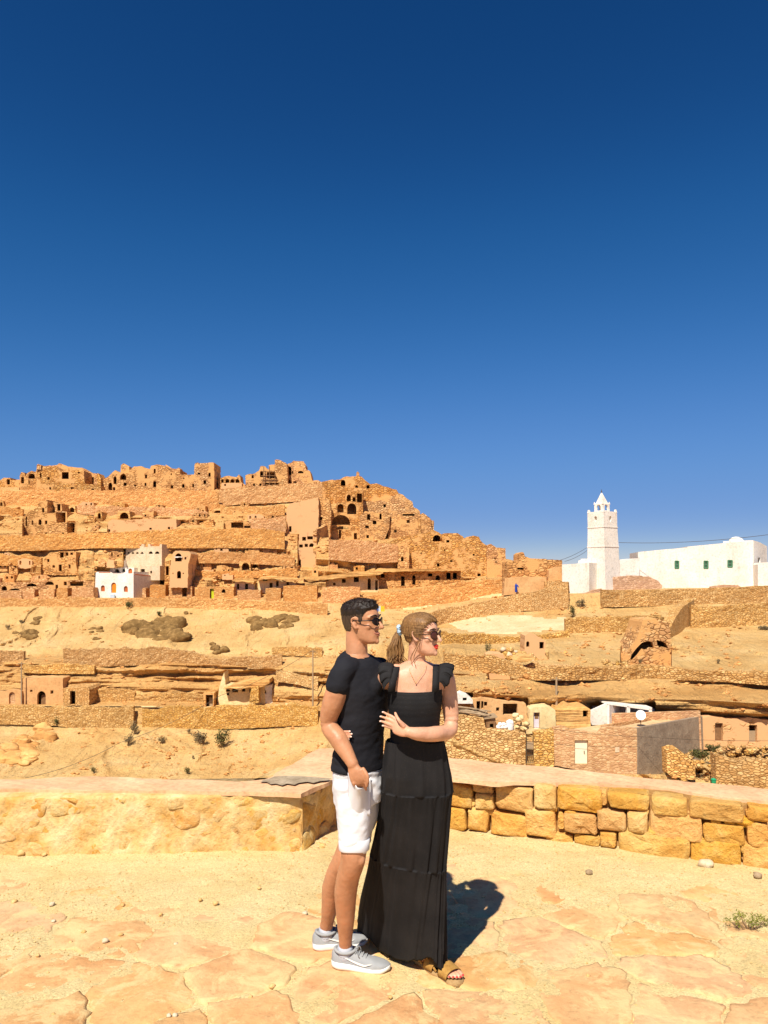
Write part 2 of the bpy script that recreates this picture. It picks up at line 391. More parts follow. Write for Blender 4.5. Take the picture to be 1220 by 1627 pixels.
SW = stone_wall
SW('long dry-stone retaining wall below the skyline ruins and the square tower', [(-160, 778, 800), (40, 779, 800), (180, 779, 800), (270, 780, 806), (330, 780, 808), (346, 783, 806)], off=1.2)
SW('high retaining wall under the scaffolded ruin on the ridge', [(348, 776, 800), (385, 774, 796), (440, 770, 794), (500, 767, 790), (512, 766, 786)], off=2.2)
SW('long middle retaining wall above the white house', [(-160, 853, 872), (60, 850, 870), (150, 847, 866), (230, 843, 866), (330, 840, 866), (420, 840, 866), (452, 846, 868)], off=1.2)
SW('low retaining wall the white house stands on', [(-160, 952, 964), (100, 951, 962), (160, 951, 962), (260, 951, 962), (360, 953, 966), (440, 956, 968), (520, 960, 978)], off=.8)
SW('lower retaining wall beneath the ochre arched-door house', [(-160, 1122, 1152), (0, 1122, 1146), (90, 1122, 1148), (98, 1122, 1150), (150, 1123, 1152), (212, 1124, 1154)], 'wall_mid', off=.6, dens=.35)
SW('lower retaining wall running from the broken gap to the utility pole', [(226, 1126, 1152), (300, 1125, 1156), (400, 1121, 1152), (470, 1120, 1148), (505, 1124, 1150)], 'wall_mid', off=.6, dens=.35)
SW('rough terrace wall below the dark boulders on the sandy slope', [(100, 1032, 1052), (150, 1031, 1055), (200, 1031, 1053), (280, 1031, 1050), (350, 1047, 1056), (400, 1045, 1058), (448, 1040, 1056)], 'wall_mid', off=.8, dens=.35, rag=.5)
SW('short terrace wall above the utility pole', [(432, 1030, 1036), (470, 1029, 1037), (512, 1029, 1040)], 'wall_mid', off=1.0, dens=.3, rag=.4)
SW('weathered terrace wall at the edge of the quarried ledge', [(-150, 1036, 1054), (0, 1036, 1052), (38, 1035, 1045)], 'wall_mid', off=.8, dens=.35, rag=.5)
SW('coursed retaining wall directly under the white mosque', [(955, 938, 960), (1010, 938, 959), (1100, 936, 958), (1160, 934, 957), (1220, 931, 956), (1380, 928, 956)], 'wall_mid', off=.9, dens=.3, rag=.12)
SW('retaining wall between the mosque slope and the ruined arch', [(898, 984, 1003), (930, 981, 1000), (985, 979, 1002), (1030, 979, 1000), (1050, 977, 996)], 'wall_mid', off=1.2, dens=.3, rag=.2)
SW('rough retaining wall right of the diagonal buttress', [(1098, 962, 993), (1140, 964, 993), (1180, 960, 991), (1220, 956, 989), (1380, 950, 988)], 'wall_mid', off=1.4, dens=.3, rag=.35)
SW('big sloping retaining wall beside the pale paved slope', [(655, 985, 1003), (700, 968, 990), (760, 958, 978), (830, 944, 966), (870, 936, 966), (903, 924, 962)], 'wall_mid', off=1.5, dens=.35, rag=.2)
SW('wall of the ramp below the pale paved slope', [(700, 1004, 1024), (760, 1008, 1022), (800, 1012, 1022), (850, 1008, 1014), (905, 1003, 1008)], 'wall_mid', off=.8, dens=.3)
SW('low wall along the cliff top above the cave houses', [(705, 1038, 1062), (775, 1042, 1064), (850, 1064, 1076), (960, 1060, 1076), (1050, 1058, 1074), (1140, 1066, 1078), (1220, 1068, 1084), (1380, 1072, 1090)], 'wall_mid', off=1.2, dens=.3, rag=.3)
SW('rubble terrace wall below the row of cave doors', [(560, 950, 968), (640, 940, 962), (700, 930, 958), (760, 922, 945), (806, 920, 938)], off=2.2, dens=.4, rag=.25)

SW('crumbling terrace strip high under the long ridge wall', [(-150, 808, 818), (0, 807, 818), (36, 808, 816)], rag=.6, off=1.0)
SW('crumbling terrace strip between the stacked ruin and the long enclosure', [(122, 801, 812), (165, 806, 814), (250, 806, 814), (330, 812, 820)], rag=.6, off=1.6)
SW('low broken wall above the wide shallow cave mouth', [(350, 803, 812), (400, 806, 816), (452, 802, 814)], rag=.5, off=1.6)
SW('terrace wall climbing beside the pinkish facade', [(398, 822, 834), (430, 824, 838), (454, 820, 842)], rag=.4, off=2.0)
SW('broad terrace wall below the open arched vaults', [(522, 858, 884), (560, 858, 888), (600, 862, 890), (632, 866, 888)], rag=.3, off=3.0)
SW('rough terrace wall left of the tower house', [(-150, 884, 896), (0, 882, 894), (66, 884, 894)], rag=.6, off=1.2)
SW('rough terrace wall on the cliff right of the tower house', [(310, 880, 890), (360, 878, 890), (420, 880, 892), (468, 882, 896)], rag=.6, off=1.4)
SW('thin terrace wall over the pale cave fronts', [(310, 906, 914), (360, 908, 915), (440, 904, 912), (472, 904, 914)], rag=.6, off=1.2)
SW('narrow terrace wall on the lower ledge beside the cave house', [(438, 1068, 1078), (470, 1070, 1082), (505, 1078, 1092)], 'wall_mid', rag=.4, off=1.2)
SW('short terrace wall over the ochre house roof', [(36, 1056, 1064), (90, 1056, 1066), (150, 1058, 1066)], 'wall_mid', rag=.5, off=1.2)
# ================================================================= the terrace in front
WT = .435                                    # height of the parapet walls
LW = [G(-260, 1368)[:2], G(480, 1356)[:2]]   # foot of the left parapet
RET = [G(480, 1356)[:2], G(538, 1309)[:2]]
RW = [G(538, 1309)[:2], G(715, 1322)[:2], G(1220, 1386)[:2], G(1460, 1418)[:2]]
# ---- sand sheet
gx = np.arange(-3.6, 3.6, .022); gy = np.arange(1.6, 6.45, .022)
X, Y = np.meshgrid(gx, gy)
def sand_h(x, y):
    # more loose sand drifts up near the parapets
    yl = np.interp(x, [p[0] for p in (LW[0], LW[1], RET[1], RW[1], RW[2], RW[3])], [p[1] for p in (LW[0], LW[1], RET[1], RW[1], RW[2], RW[3])])
    near = sstep(1.25, .25, yl - y + .35 * fbm(x * 1.3, y * 1.3, 0 * x, 3))
    mid = np.exp(-((x - .1) / .45) ** 2 - ((y - 5.1) / .5) ** 2)
    return .013 * fbm(x * 2.1, y * 2.1, 0 * x, 4) + .009 * fbm(x * 8, y * 8, 0 * x + 4, 4) + .004 * fbm(x * 22, y * 22, 0 * x + 6, 3) + .022 * near * (1 - .8 * mid) + .003 * fbm(x * 30, y * 30, 0 * x, 2) + .001
t = NT('sand_gravel'); v = t.pos()
a = t.noise(v, 2.2, 6, .6); b = t.noise(v, 90, 4, .75); vo = t.vor(v, 120).outputs['Color']; sp = t.n('SeparateColor'); t.l(vo, sp.inputs[0])
col = t.ramp(a, [(.3, (.62, .45, .19)), (.5, (.66, .50, .235)), (.7, (.70, .55, .28))])
col = t.mix(col, t.ramp(sp.outputs[0], [(.0, .70), (.3, .95), (.8, 1.05), (1, 1.2)]), .7, 'MULTIPLY')
col = t.mix(col, t.ramp(b, [(.35, .78), (.5, 1.0), (.75, 1.08)]), .8, 'MULTIPLY')
M['sand_gravel'] = t.done(col, t.bump(t.math('ADD', b, t.math('MULTIPLY', sp.outputs[1], .6)), .8, .008))
terrace = struct(mesh('terrace', np.stack([X, Y, sand_h(X, Y)], -1).reshape(-1, 3), gridfaces(len(gx), len(gy)), M['sand_gravel'], smooth=True))
big = struct(mesh('terrace_bed', [(-14, -6, -.05), (14, -6, -.05), (14, 5.0, -.05), (1.9, 6.2, -.05), (0, 6.6, -.05), (-.6, 5.8, -.05), (-14, 5.8, -.05), (-14, -6, -6), (14, -6, -6), (14, 5.0, -6), (1.9, 6.2, -6), (0, 6.6, -6), (-.6, 5.8, -6), (-14, 5.8, -6)],
     [tuple(range(7))] + [(i, i + 7, (i + 1) % 7 + 7, (i + 1) % 7) for i in range(7)], M['sand_gravel']))

# ---- cells of a random stone pattern
def vor_cells(pts, box, aspect=1.0):
    pts = np.array(pts); out = []
    q = pts * np.array([1, aspect])
    for i in range(len(q)):
        poly = [np.array(p) for p in ((box[0], box[1] * aspect), (box[2], box[1] * aspect), (box[2], box[3] * aspect), (box[0], box[3] * aspect))]
        dist = ((q - q[i]) ** 2).sum(1); order = np.argsort(dist)[1:22]
        for j in order:
            m = (q[i] + q[j]) / 2; n = q[j] - q[i]; new = []
            for k in range(len(poly)):
                a_, b_ = poly[k], poly[(k + 1) % len(poly)]; da, db = np.dot(a_ - m, n), np.dot(b_ - m, n)
                if da <= 0: new.append(a_)
                if da * db < 0: new.append(a_ + (b_ - a_) * da / (da - db))
            poly = new
            if len(poly) < 3: break
        out.append([p / np.array([1, aspect]) for p in poly])
    return out
def outline(poly, gap, n=26, jit=.03, seed=0):
    """cell polygon -> inset, rounded, slightly ragged outline with n points"""
    poly = np.array(poly); c = poly.mean(0); k = len(poly)
    seg = np.linalg.norm(np.roll(poly, -1, 0) - poly, axis=1); per = np.concatenate([[0], np.cumsum(seg)])
    s = np.linspace(0, per[-1], n, endpoint=False); cl = np.vstack([poly, poly[:1]])
    q = np.stack([np.interp(s, per, cl[:, 0]), np.interp(s, per, cl[:, 1])], -1)
    for _ in range(1): q = .5 * q + .25 * (np.roll(q, 1, 0) + np.roll(q, -1, 0))
    d = q - c; r = np.linalg.norm(d, axis=1)
    sc = np.maximum(.3, 1 - gap / np.maximum(r, .01)) * (1 + jit * vnoise(q[:, 0] * 14 + seed, q[:, 1] * 14, 0 * r) + jit * .8 * vnoise(q[:, 0] * 40 + seed, q[:, 1] * 40, 0 * r))
    return c, d * sc[:, None]
def slab(c, d, seed, edge, dome, rough, rings=(1.0, .985, .93, .7, .4), base=-.05):
    """stone top as rings; returns local (u, v, height) verts and faces"""
    n = len(d); vs_ = []; 
    hs = [base, edge * .35, edge, edge + dome * .7, edge + dome]
    for r_, h_ in zip(rings, hs):
        q = c + d * r_; hh = h_ + (rough * fbm(q[:, 0] * 6 + seed, q[:, 1] * 6, 0 * q[:, 0], 4) if h_ > 0 else 0)
        vs_ += [(a_, b_, float(e_)) for (a_, b_), e_ in zip(q, np.broadcast_to(hh, n))]
    vs_.append((c[0], c[1], edge + dome + rough * .5))
    f = gridfaces(n, len(rings), True).tolist(); m = (len(rings) - 1) * n
    f += [(m + i, m + (i + 1) % n, m + n) for i in range(n)]
    return np.array(vs_), f

def rockmat(name, c1, c2, c3, bump=.8, bdist=.015, sc=5.0, veins=True):
    t = NT(name); v = t.pos()
    a = t.noise(v, sc, 7, .62, .4); b = t.noise(v, sc * 9, 5, .72); g = t.noise(v, sc * 1.7, 4, .6)
    col = t.ramp(a, [(.3, c1), (.5, c2), (.68, c3)])
    col = t.mix(col, t.ramp(b, [(.3, .74), (.5, 1.0), (.72, 1.10)]), .85, 'MULTIPLY')
    col = hsv_rand(t, col, .16, .010, .14)
    if veins:
        g = t.noise(v, sc * 1.3, 9, .74, .6)
        col = t.mix(col, (.66, .50, .235), t.ramp(g, [(.50, 0), (.56, .6), (.7, .9)]))
    rd = t.n('TexNoise'); rd.noise_type = 'RIDGED_MULTIFRACTAL'; rd.inputs['Scale'].default_value = sc * 1.6; rd.inputs['Detail'].default_value = 6; t.l(v, rd.inputs['Vector'])
    hh = t.math('ADD', t.math('MULTIPLY', a, .9), t.math('MULTIPLY', b, .45)); hh = t.math('SUBTRACT', hh, t.math('MULTIPLY', rd.outputs['Fac'], .28))
    return t.done(col, t.bump(hh, bump, bdist))
M['flagstone'] = rockmat('flagstone', (.52, .26, .105), (.59, .345, .155), (.64, .42, .20), .9, .014, 3.2)
M['wall_stone'] = rockmat('wall_stone', (.64, .31, .065), (.72, .395, .10), (.77, .50, .18), 1.0, .05, 5.0, False)
M['rubble_stone'] = rockmat('rubble_stone', (.58, .27, .05), (.64, .375, .115), (.70, .49, .22), 1.0, .03, 5.0)
M['mortar'] = earth('mortar', (.58, .30, .07), (.66, .44, .18), (.72, .55, .29), 4.5, 7, 1.0, .03)
M['coping'] = earth('coping', (.60, .33, .165), (.67, .40, .215), (.72, .48, .27), 2.2, 12, .9, .012)
M['cement_grey'] = earth('cement_grey', (.27, .20, .125), (.36, .275, .175), (.46, .36, .24), 9, 6, .8, .015)
M['joint_dark'] = earth('joint_dark', (.24, .12, .035), (.34, .18, .055), (.46, .27, .10), 8, 6, 1.0, .02)

# ---- flagstones
pts = []
tries = 0
while len(pts) < 170 and tries < 9000:
    tries += 1
    p = (rng.uniform(-3.3, 3.3), rng.uniform(1.75, 6.3))
    k = .30 + .12 * (p[1] < 3)
    if all(((p[0] - q[0]) / 1.35) ** 2 + (p[1] - q[1]) ** 2 > (.24 + .13 * _h(np.array(len(pts)), np.array(3), np.array(1))) ** 2 for q in pts): pts.append(p)
def wall_y(x):
    return float(np.interp(x, [LW[0][0], LW[1][0], RET[1][0], RW[1][0], RW[2][0], RW[3][0]], [LW[0][1], LW[1][1], RET[1][1], RW[1][1], RW[2][1], RW[3][1]]))
for i, cell in enumerate(vor_cells(pts, (-3.6, 1.55, 3.6, 6.4))):
    if len(cell) < 3 or pts[i][1] > wall_y(pts[i][0]) + .12: continue
    c_, d_ = outline(cell, .002 + .020 * rng.random() ** 2, 46, .10, i * 3.1)
    vv, ff = slab(c_, d_, i * 5.3, rng.uniform(.003, .009), rng.uniform(-.002, .004), .016, base=-.06)
    tilt = rng.normal(0, .010, 2); vv[:, 2] += (vv[:, 0] - c_[0]) * tilt[0] + (vv[:, 1] - c_[1]) * tilt[1] + rng.uniform(-.006, .007)
    o = mesh('flagstone', vv, ff, M['flagstone'], terrace, smooth=True)

# ---- parapets
def frame(a_, b_):
    a_, b_ = np.array(a_), np.array(b_); u = (b_ - a_) / np.linalg.norm(b_ - a_); n = np.array([u[1], -u[0]])
    return a_, u, n, float(np.linalg.norm(b_ - a_))
def to_wall(fr_, vv):
    """local (along, up, out) -> world"""
    a_, u, n, _ = fr_
    xy = a_[None] + vv[:, :1] * u + vv[:, 2:3] * n
    return np.column_stack([xy, vv[:, 1]])
def hit(fr_, px, py):
    """picture point -> (along, up) on the wall's vertical plane"""
    a_, u, n, _ = fr_; rx, rz = ray(px, py); r = np.array([float(rx), 1.0])
    d = np.dot(a_, n) / np.dot(r, n); p = r * d
    return float(np.dot(p - a_, u)), CAMH + float(rz) * d
def wall_core(fr_, th, name, matname, parent, h=WT, res=.025, out=-.02, amp=.012, seed=0, z0=-.12):
    L = fr_[3]; nu = int(L / res) + 1; nv = int((h - z0) / res) + 1
    U, W = np.meshgrid(np.linspace(0, L, nu), np.linspace(z0, h - .03, nv))
    O = out + amp * fbm(U * 6 + seed, W * 6, 0 * U, 4) + amp * .5 * fbm(U * 22, W * 22, 0 * U + seed, 3)
    v_ = to_wall(fr_, np.stack([U, W, O], -1).reshape(-1, 3)); f = gridfaces(nu, nv).tolist()
    n0 = len(v_)
    bk = to_wall(fr_, np.array([(0, z0, -th), (L, z0, -th), (L, h - .03, -th), (0, h - .03, -th)]))
    v_ = np.vstack([v_, bk]); e = (nv - 1) * nu
    f += [(n0, n0 + 1, n0 + 2, n0 + 3)[::-1], tuple(range(e, e + nu)) + (n0 + 2, n0 + 3), tuple(k * nu for k in range(nv))[::-1] + (n0, n0 + 3), tuple(k * nu + nu - 1 for k in range(nv)) + (n0 + 2, n0 + 1)]
    return child(mesh(name, v_, f, M[matname], None, smooth=True), parent)
def coping(poly, z, name, parent, seed, mat='coping', th=.035, res=.03):
    """cement top over a plan outline: an uneven sheet with a soft, broken edge"""
    poly = np.array(poly); per = []
    for i in range(len(poly)):
        a_, b_ = poly[i], poly[(i + 1) % len(poly)]; k = max(2, int(np.linalg.norm(b_ - a_) / res))
        for j in range(k): per.append(a_ + (b_ - a_) * j / k)
    per = np.array(per)
    jit = .014 * np.stack([fbm(per[:, 0] * 7, per[:, 1] * 7, 0 * per[:, 0] + seed, 4), fbm(per[:, 0] * 7, per[:, 1] * 7, 0 * per[:, 0] + seed + 9, 4)], -1)
    per = per + jit * 1.6
    bm = bmesh.new()
    bot = [bm.verts.new((x, y, z - th - .012 * abs(vnoise(x * 5, y * 5, seed)))) for x, y in per]
    top = [bm.verts.new((x, y, z - .010 + .006 * float(vnoise(x * 9, y * 9, seed)))) for x, y in per]
    n = len(per)
    for i in range(n): bm.faces.new((bot[i], bot[(i + 1) % n], top[(i + 1) % n], top[i]))
    c_ = per.mean(0)
    f = bm.faces.new(top); r = bmesh.ops.inset_region(bm, faces=[f], thickness=.015, depth=.008)
    bmesh.ops.triangulate(bm, faces=[f], ngon_method='EAR_CLIP')
    me = bpy.data.meshes.new(name); bm.to_mesh(me); bm.free(); me.materials.append(M[mat])
    o = bpy.data.objects.new(name, me); C.objects.link(o); return child(o, parent)

# left parapet: rubble set flush in mortar
lp = empty('parapet', (LW[0][0] / 2, LW[0][1], 0)); tag(lp, 'low mortared rubble parapet with a smooth pink cement top, ending in a corner', 'parapet')
fl = frame(*LW); wall_core(fl, .42, 'mortar_core', 'mortar', lp, seed=1, out=.004, amp=.022)
fr2 = frame(*RET); wall_core(fr2, .5, 'mortar_core', 'mortar', lp, seed=5, out=0, amp=.025)
def flush_stones(fr_, parent, n, size, seed, lift=.0, cl=.03):
    r_ = np.random.default_rng(seed); L = fr_[3]; pp = []
    tries = 0
    while len(pp) < n and tries < 6000:
        tries += 1; p = (r_.uniform(0, L), r_.uniform(0, WT - .02))
        if all((p[0] - q[0]) ** 2 + ((p[1] - q[1]) * 1.5) ** 2 > size ** 2 for q in pp): pp.append(p)
    for i, cell in enumerate(vor_cells(pp, (0.0, -.04, L, WT - .035), 1.4)):
        if len(cell) < 3: continue
        c_, d_ = outline(cell, .002 + .008 * r_.random(), 26, .08, i * 2.7 + seed)
        vv, ff = slab(c_, d_, i * 3.3 + seed, r_.uniform(.001, .010), r_.uniform(.0, .008), .028, base=-.05)
        vv[:, 2] += lift + r_.uniform(-.020, -.002)
        child(mesh('stone', to_wall(fr_, vv), ff, M['rubble_stone'], None, smooth=True), parent)
flush_stones(fl, lp, 60, .15, 3)
flush_stones(fr2, lp, 9, .15, 8, .006)
def top_pts(pp, z=WT): return [G(x, y, z)[:2] for x, y in pp]
TOPL = top_pts([(-260, 1252), (0, 1252), (250, 1254), (400, 1256), (478, 1259), (538, 1232), (560, 1220), (560, 1188), (505, 1187), (470, 1208), (420, 1237), (380, 1240), (150, 1231), (0, 1236), (-260, 1240)])
cL = coping(TOPL, WT, 'coping', lp, 3)
# dark cement smear where the corner was patched
sm = top_pts([(412, 1243), (418, 1240), (428, 1238), (436, 1234.5), (455, 1233.5), (480, 1234), (500, 1235.5), (527, 1238), (520, 1241), (508, 1242), (498, 1245), (488, 1243), (474, 1245), (468, 1248), (456, 1246), (448, 1249), (438, 1246), (430, 1247), (424, 1243.5)])
b_ = MB(); b_.add([(x, y, WT + .0045) for x, y in sm], [tuple(range(len(sm)))]); child(b_.build('cement_smear', M['cement_grey']), lp)

# right parapet: big squared boulders, open joints
rp = empty('parapet', (1.2, 5.2, 0)); tag(rp, 'low parapet of big ochre boulders with open joints and a pink cement top', 'parapet')
frs = [frame(RW[0], RW[1]), frame(RW[1], RW[2]), frame(RW[2], RW[3])]
for i, f_ in enumerate(frs): wall_core(f_, .36, 'joint_core', 'joint_dark', rp, seed=20 + i, out=-.085, amp=.02)
fa = frs[1]
BL = [(700,1246,752,1283),(750,1243,783,1262),(753,1262,785,1287),(785,1247,846,1290),(847,1242,884,1286),(885,1244,957,1292),(964,1247,1032,1288),
 (741,1284,775,1322),(777,1292,836,1330),(832,1286,885,1331),(895,1294,950,1327),(895,1290,917,1303),(885,1292,895,1320),(948,1288,995,1322),(867,1327,911,1342),(912,1329,953,1346),(952,1324,979,1348),
 (954,1257,964,1282),(1034,1249,1094,1298),(1095,1265,1185,1306),(1186,1271,1262,1309),(996,1290,1029,1325),(1032,1291,1117,1338),(1117,1311,1185,1344),(1187,1311,1262,1352),
 (981,1324,1096,1367),(1096,1336,1179,1376),(1181,1345,1262,1388),(1170,1302,1200,1318),(1010,1287,1031,1297),(1185,1290,1198,1301),(1129,1304,1146,1314),(1150,1306,1170,1315),
 (1030,1318,1048,1333),(1047,1325,1092,1338),(1004,1322,1025,1332),(1177,1338,1188,1360),(773,1287,787,1298),(742,1268,754,1284),(848,1283,868,1290),(700,1284,741,1320),(862,1283,884,1292)]
def block(fr_, u0, v0, u1, v1, seed, out, parent):
    n = 30; th = np.linspace(0, 2 * np.pi, n, endpoint=False); c_ = np.array(((u0 + u1) / 2, (v0 + v1) / 2)); hw, hh = (u1 - u0) / 2, (v1 - v0) / 2
    e = .27 if min(hw, hh) > .03 else .62
    d_ = np.stack([hw * np.sign(np.cos(th)) * np.abs(np.cos(th)) ** e, hh * np.sign(np.sin(th)) * np.abs(np.sin(th)) ** e], -1)
    d_ *= (1 + .07 * vnoise(th * 1.3 + seed, 0 * th, 0 * th) + .04 * vnoise(th * 4 + seed, 0 * th, 0 * th + 3))[:, None] * .962
    sk = np.random.default_rng(int(seed * 10)).uniform(-.09, .09); d_[:, 1] += d_[:, 0] * sk * hh / max(hw, .01)
    s_ = min(1, min(hw, hh) / .05); vs_ = []
    for r_, h_ in ((.98, -.09), (1.0, .0), (.99, .022 * s_), (.955, .040 * s_), (.80, .047 * s_), (.5, .050 * s_), (.22, .052 * s_)):
        q = c_ + d_ * r_; hh_ = out + h_ + ( s_ * (.040 * fbm(q[:, 0] * 9 + seed, q[:, 1] * 9, 0 * th + seed, 4) - .03 * np.abs(fbm(q[:, 0] * 16 + seed, q[:, 1] * 22, 0 * th + seed + 5, 3))) if r_ < .99 else 0)
        vs_ += list(np.column_stack([q, np.broadcast_to(hh_, n)]))
    vs_.append((c_[0], c_[1], out + .058 * s_)); f = gridfaces(n, 7, True).tolist(); f += [(6 * n + i, 6 * n + (i + 1) % n, 7 * n) for i in range(n)]
    return child(mesh('stone', to_wall(fr_, np.array(vs_)), f, M['wall_stone'], None, smooth=True), parent)
for i, (x0, y0, x1, y1) in enumerate(BL):
    xm = (x0 + x1) / 2; ym = (y0 + y1) / 2
    u0, _ = hit(fa, x0, ym); u1, _ = hit(fa, x1, ym); _, vt = hit(fa, xm, y0); _, vb = hit(fa, xm, y1)
    block(fa, u0, max(vb, -.04), u1, min(vt, WT - .02), i * 1.7 + .3, -.045, rp)
r_ = np.random.default_rng(4)
for f_, u_end in ((frs[0], frs[0][3]), (frs[2], frs[2][3])):
    for row, (z0, z1) in enumerate(((-.02, .19), (.195, .41))):
        u = 0.0
        while u < u_end - .03:
            w = min(r_.uniform(.16, .34), u_end - u); block(f_, u + .004, z0, u + w - .004, z1 + r_.uniform(-.02, .01), u * 9 + row + 31, -.045, rp); u += w
TOPR = top_pts([(538, 1232), (600, 1228), (712, 1234), (780, 1241), (850, 1240), (940, 1242), (1000, 1246), (1060, 1249), (1140, 1264), (1220, 1272), (1460, 1296), (1460, 1276), (1220, 1250), (1050, 1236), (900, 1219), (800, 1211), (715, 1203), (640, 1195), (562, 1188), (562, 1219)])
coping(TOPR, WT, 'coping', rp, 13)
# rubble fill at the foot of the inner corner
def pebble(c_, r_, seed, mat, name, parent=None, nu=10, nv=6, flat=.6):
    vs_ = []; c_ = np.array(c_)
    for i in range(nv + 1):
        ph = math.pi * i / nv - math.pi / 2
        for j in range(nu):
            th = 2 * math.pi * j / nu; q = np.array((math.cos(ph) * math.cos(th), math.cos(ph) * math.sin(th), math.sin(ph)))
            k = 1 + .28 * float(vnoise(q[0] * 1.6 + seed, q[1] * 1.6, q[2] * 1.6)) + .1 * float(vnoise(q[0] * 4 + seed, q[1] * 4, q[2] * 4))
            vs_.append(c_ + q * k * r_ * np.array((1, 1, flat)))
    o = mesh(name, vs_, gridfaces(nu, nv + 1, True), mat, None, smooth=True)
    if parent: child(o, parent)
    return o
heap = empty('rubble_heap', G(735, 1312)); tag(heap, 'grey cement rubble heaped at the foot of the boulder parapet', 'rubble')
for i in range(26):
    px = r_.uniform(706, 765); g_ = G(px, r_.uniform(1300, 1318)); hgt = max(0, 1 - abs(px - 728) / 42) * .13
    pebble((g_[0], g_[1] + r_.uniform(-.02, .1), r_.uniform(0, hgt)), r_.uniform(.02, .06), i, M['cement_grey'], 'chunk', heap)
heap2 = empty('rubble_heap', G(520, 1330)); tag(heap2, 'small sandy stones fallen in the shaded parapet corner', 'rubble')
for i in range(22):
    t_ = r_.random(); g_ = np.append(RET[0] * (1 - t_) + RET[1] * t_, 0) + np.array((r_.uniform(.02, .12), r_.uniform(-.03, .03), .01))
    pebble(g_, r_.uniform(.012, .034), i + 50, M['rubble_stone'], 'chunk', heap2)

# ---- loose pebbles one can count, and gravel nobody could
PEB = [(82, 1443, 8, 'w'), (22, 1438, 9, 't'), (195, 1443, 6, 't'), (342, 1442, 8, 't'), (318, 1436, 6, 't'), (85, 1614, 9, 't'), (432, 1571, 10, 't'), (279, 1503, 7, 'w'), (167, 1499, 9, 'w'), (133, 1483, 7, 't'), (192, 1489, 7, 't'), (85, 1468, 6, 'w'), (112, 1500, 6, 't'),
       (268, 1617, 7, 'w'), (278, 1616, 8, 'w'), (352, 1615, 8, 't'), (398, 1588, 6, 't'), (412, 1418, 6, 't'), (484, 1454, 8, 'w'), (33, 1363, 12, 't'), (112, 1356, 8, 't'), (70, 1364, 7, 't'), (1204, 1401, 12, 'd'), (936, 1395, 10, 'd'), (1189, 1377, 16, 'y'), (330, 1615, 6, 't'), (620, 1590, 6, 't'), (934, 1555, 6, 't'), (255, 1457, 6, 't'), (60, 1520, 6, 't')]
M['pebble_white'] = earth('pebble_white', (.52, .40, .24), (.58, .47, .31), (.64, .54, .38), 30, 6, .6, .004)
M['pebble_tan'] = earth('pebble_tan', (.52, .30, .10), (.60, .38, .15), (.68, .46, .21), 30, 6, .6, .004)
M['pebble_dark'] = earth('pebble_dark', (.26, .17, .09), (.34, .24, .14), (.42, .31, .19), 30, 6, .6, .004)
for i, (x, y, s_, k) in enumerate(PEB):
    g_ = G(x, y); r0 = s_ / F * g_[1] * .55
    o = pebble((g_[0], g_[1], float(sand_h(g_[0], g_[1])) + r0 * .45 + .004), r0, i * 1.3, M[{'w': 'pebble_white', 't': 'pebble_tan', 'd': 'pebble_dark', 'y': 'pebble_tan'}[k]], 'pebble', None, 9, 6, .7)
    tag(o, {'w': 'small whitish pebble lying loose on the sandy flagstones', 't': 'small tan pebble lying loose on the sandy flagstones', 'd': 'dark brownish pebble on the bare sand before the boulder parapet', 'y': 'pale yellow stone against the foot of the boulder parapet'}[k], 'pebble', {'w': 'white pebbles on the terrace', 't': 'tan pebbles on the terrace', 'd': 'dark pebbles on the terrace', 'y': None}[k])
wq = G(1122, 1381); tag(pebble((wq[0], wq[1], .035), .05, 77, M['pebble_white'], 'broken_stone', None, 12, 8, .55), 'broken whitish lump of stone on the sand before the boulder parapet', 'stone')
N = 26000; gxy = np.stack([rng.uniform(-3.0, 3.0, N), 1.9 + 4.1 * rng.random(N) ** .8], -1)
keep = np.array([y < wall_y(x) - .01 for x, y in gxy]) & ((fbm(gxy[:, 0] * 2.2, gxy[:, 1] * 2.2, 0 * gxy[:, 0] + 8, 4) > -.12) | (rng.random(N) < .25)); gxy = gxy[keep]
n = len(gxy); sz = .0018 + .0060 * rng.random(n) ** 5
octv = np.array([(1, 0, 0), (0, 1, 0), (-1, 0, 0), (0, -1, 0), (0, 0, .8), (.6, .6, .4)]); octf = np.array([(0, 5, 4), (5, 1, 4), (1, 2, 4), (2, 3, 4), (3, 0, 4), (0, 1, 5)])
th = rng.uniform(0, 6.28, n); sq = rng.uniform(.6, 1.3, n)
vx = octv[None, :, 0] * np.cos(th)[:, None] - octv[None, :, 1] * sq[:, None] * np.sin(th)[:, None]; vy = octv[None, :, 0] * np.sin(th)[:, None] + octv[None, :, 1] * sq[:, None] * np.cos(th)[:, None]
zz = sand_h(gxy[:, 0], gxy[:, 1]) + .0025
gv = np.stack([gxy[:, 0:1] + vx * sz[:, None], gxy[:, 1:2] + vy * sz[:, None], zz[:, None] + octv[None, :, 2] * sz[:, None]], -1).reshape(-1, 3)
gf = (octf[None] + (np.arange(n) * 6)[:, None, None]).reshape(-1, 3)
gravel = mesh('gravel', gv, gf, M['pebble_tan']); gravel['kind'] = 'stuff'; tag(gravel, 'fine loose gravel strewn over the sandy terrace', 'gravel')
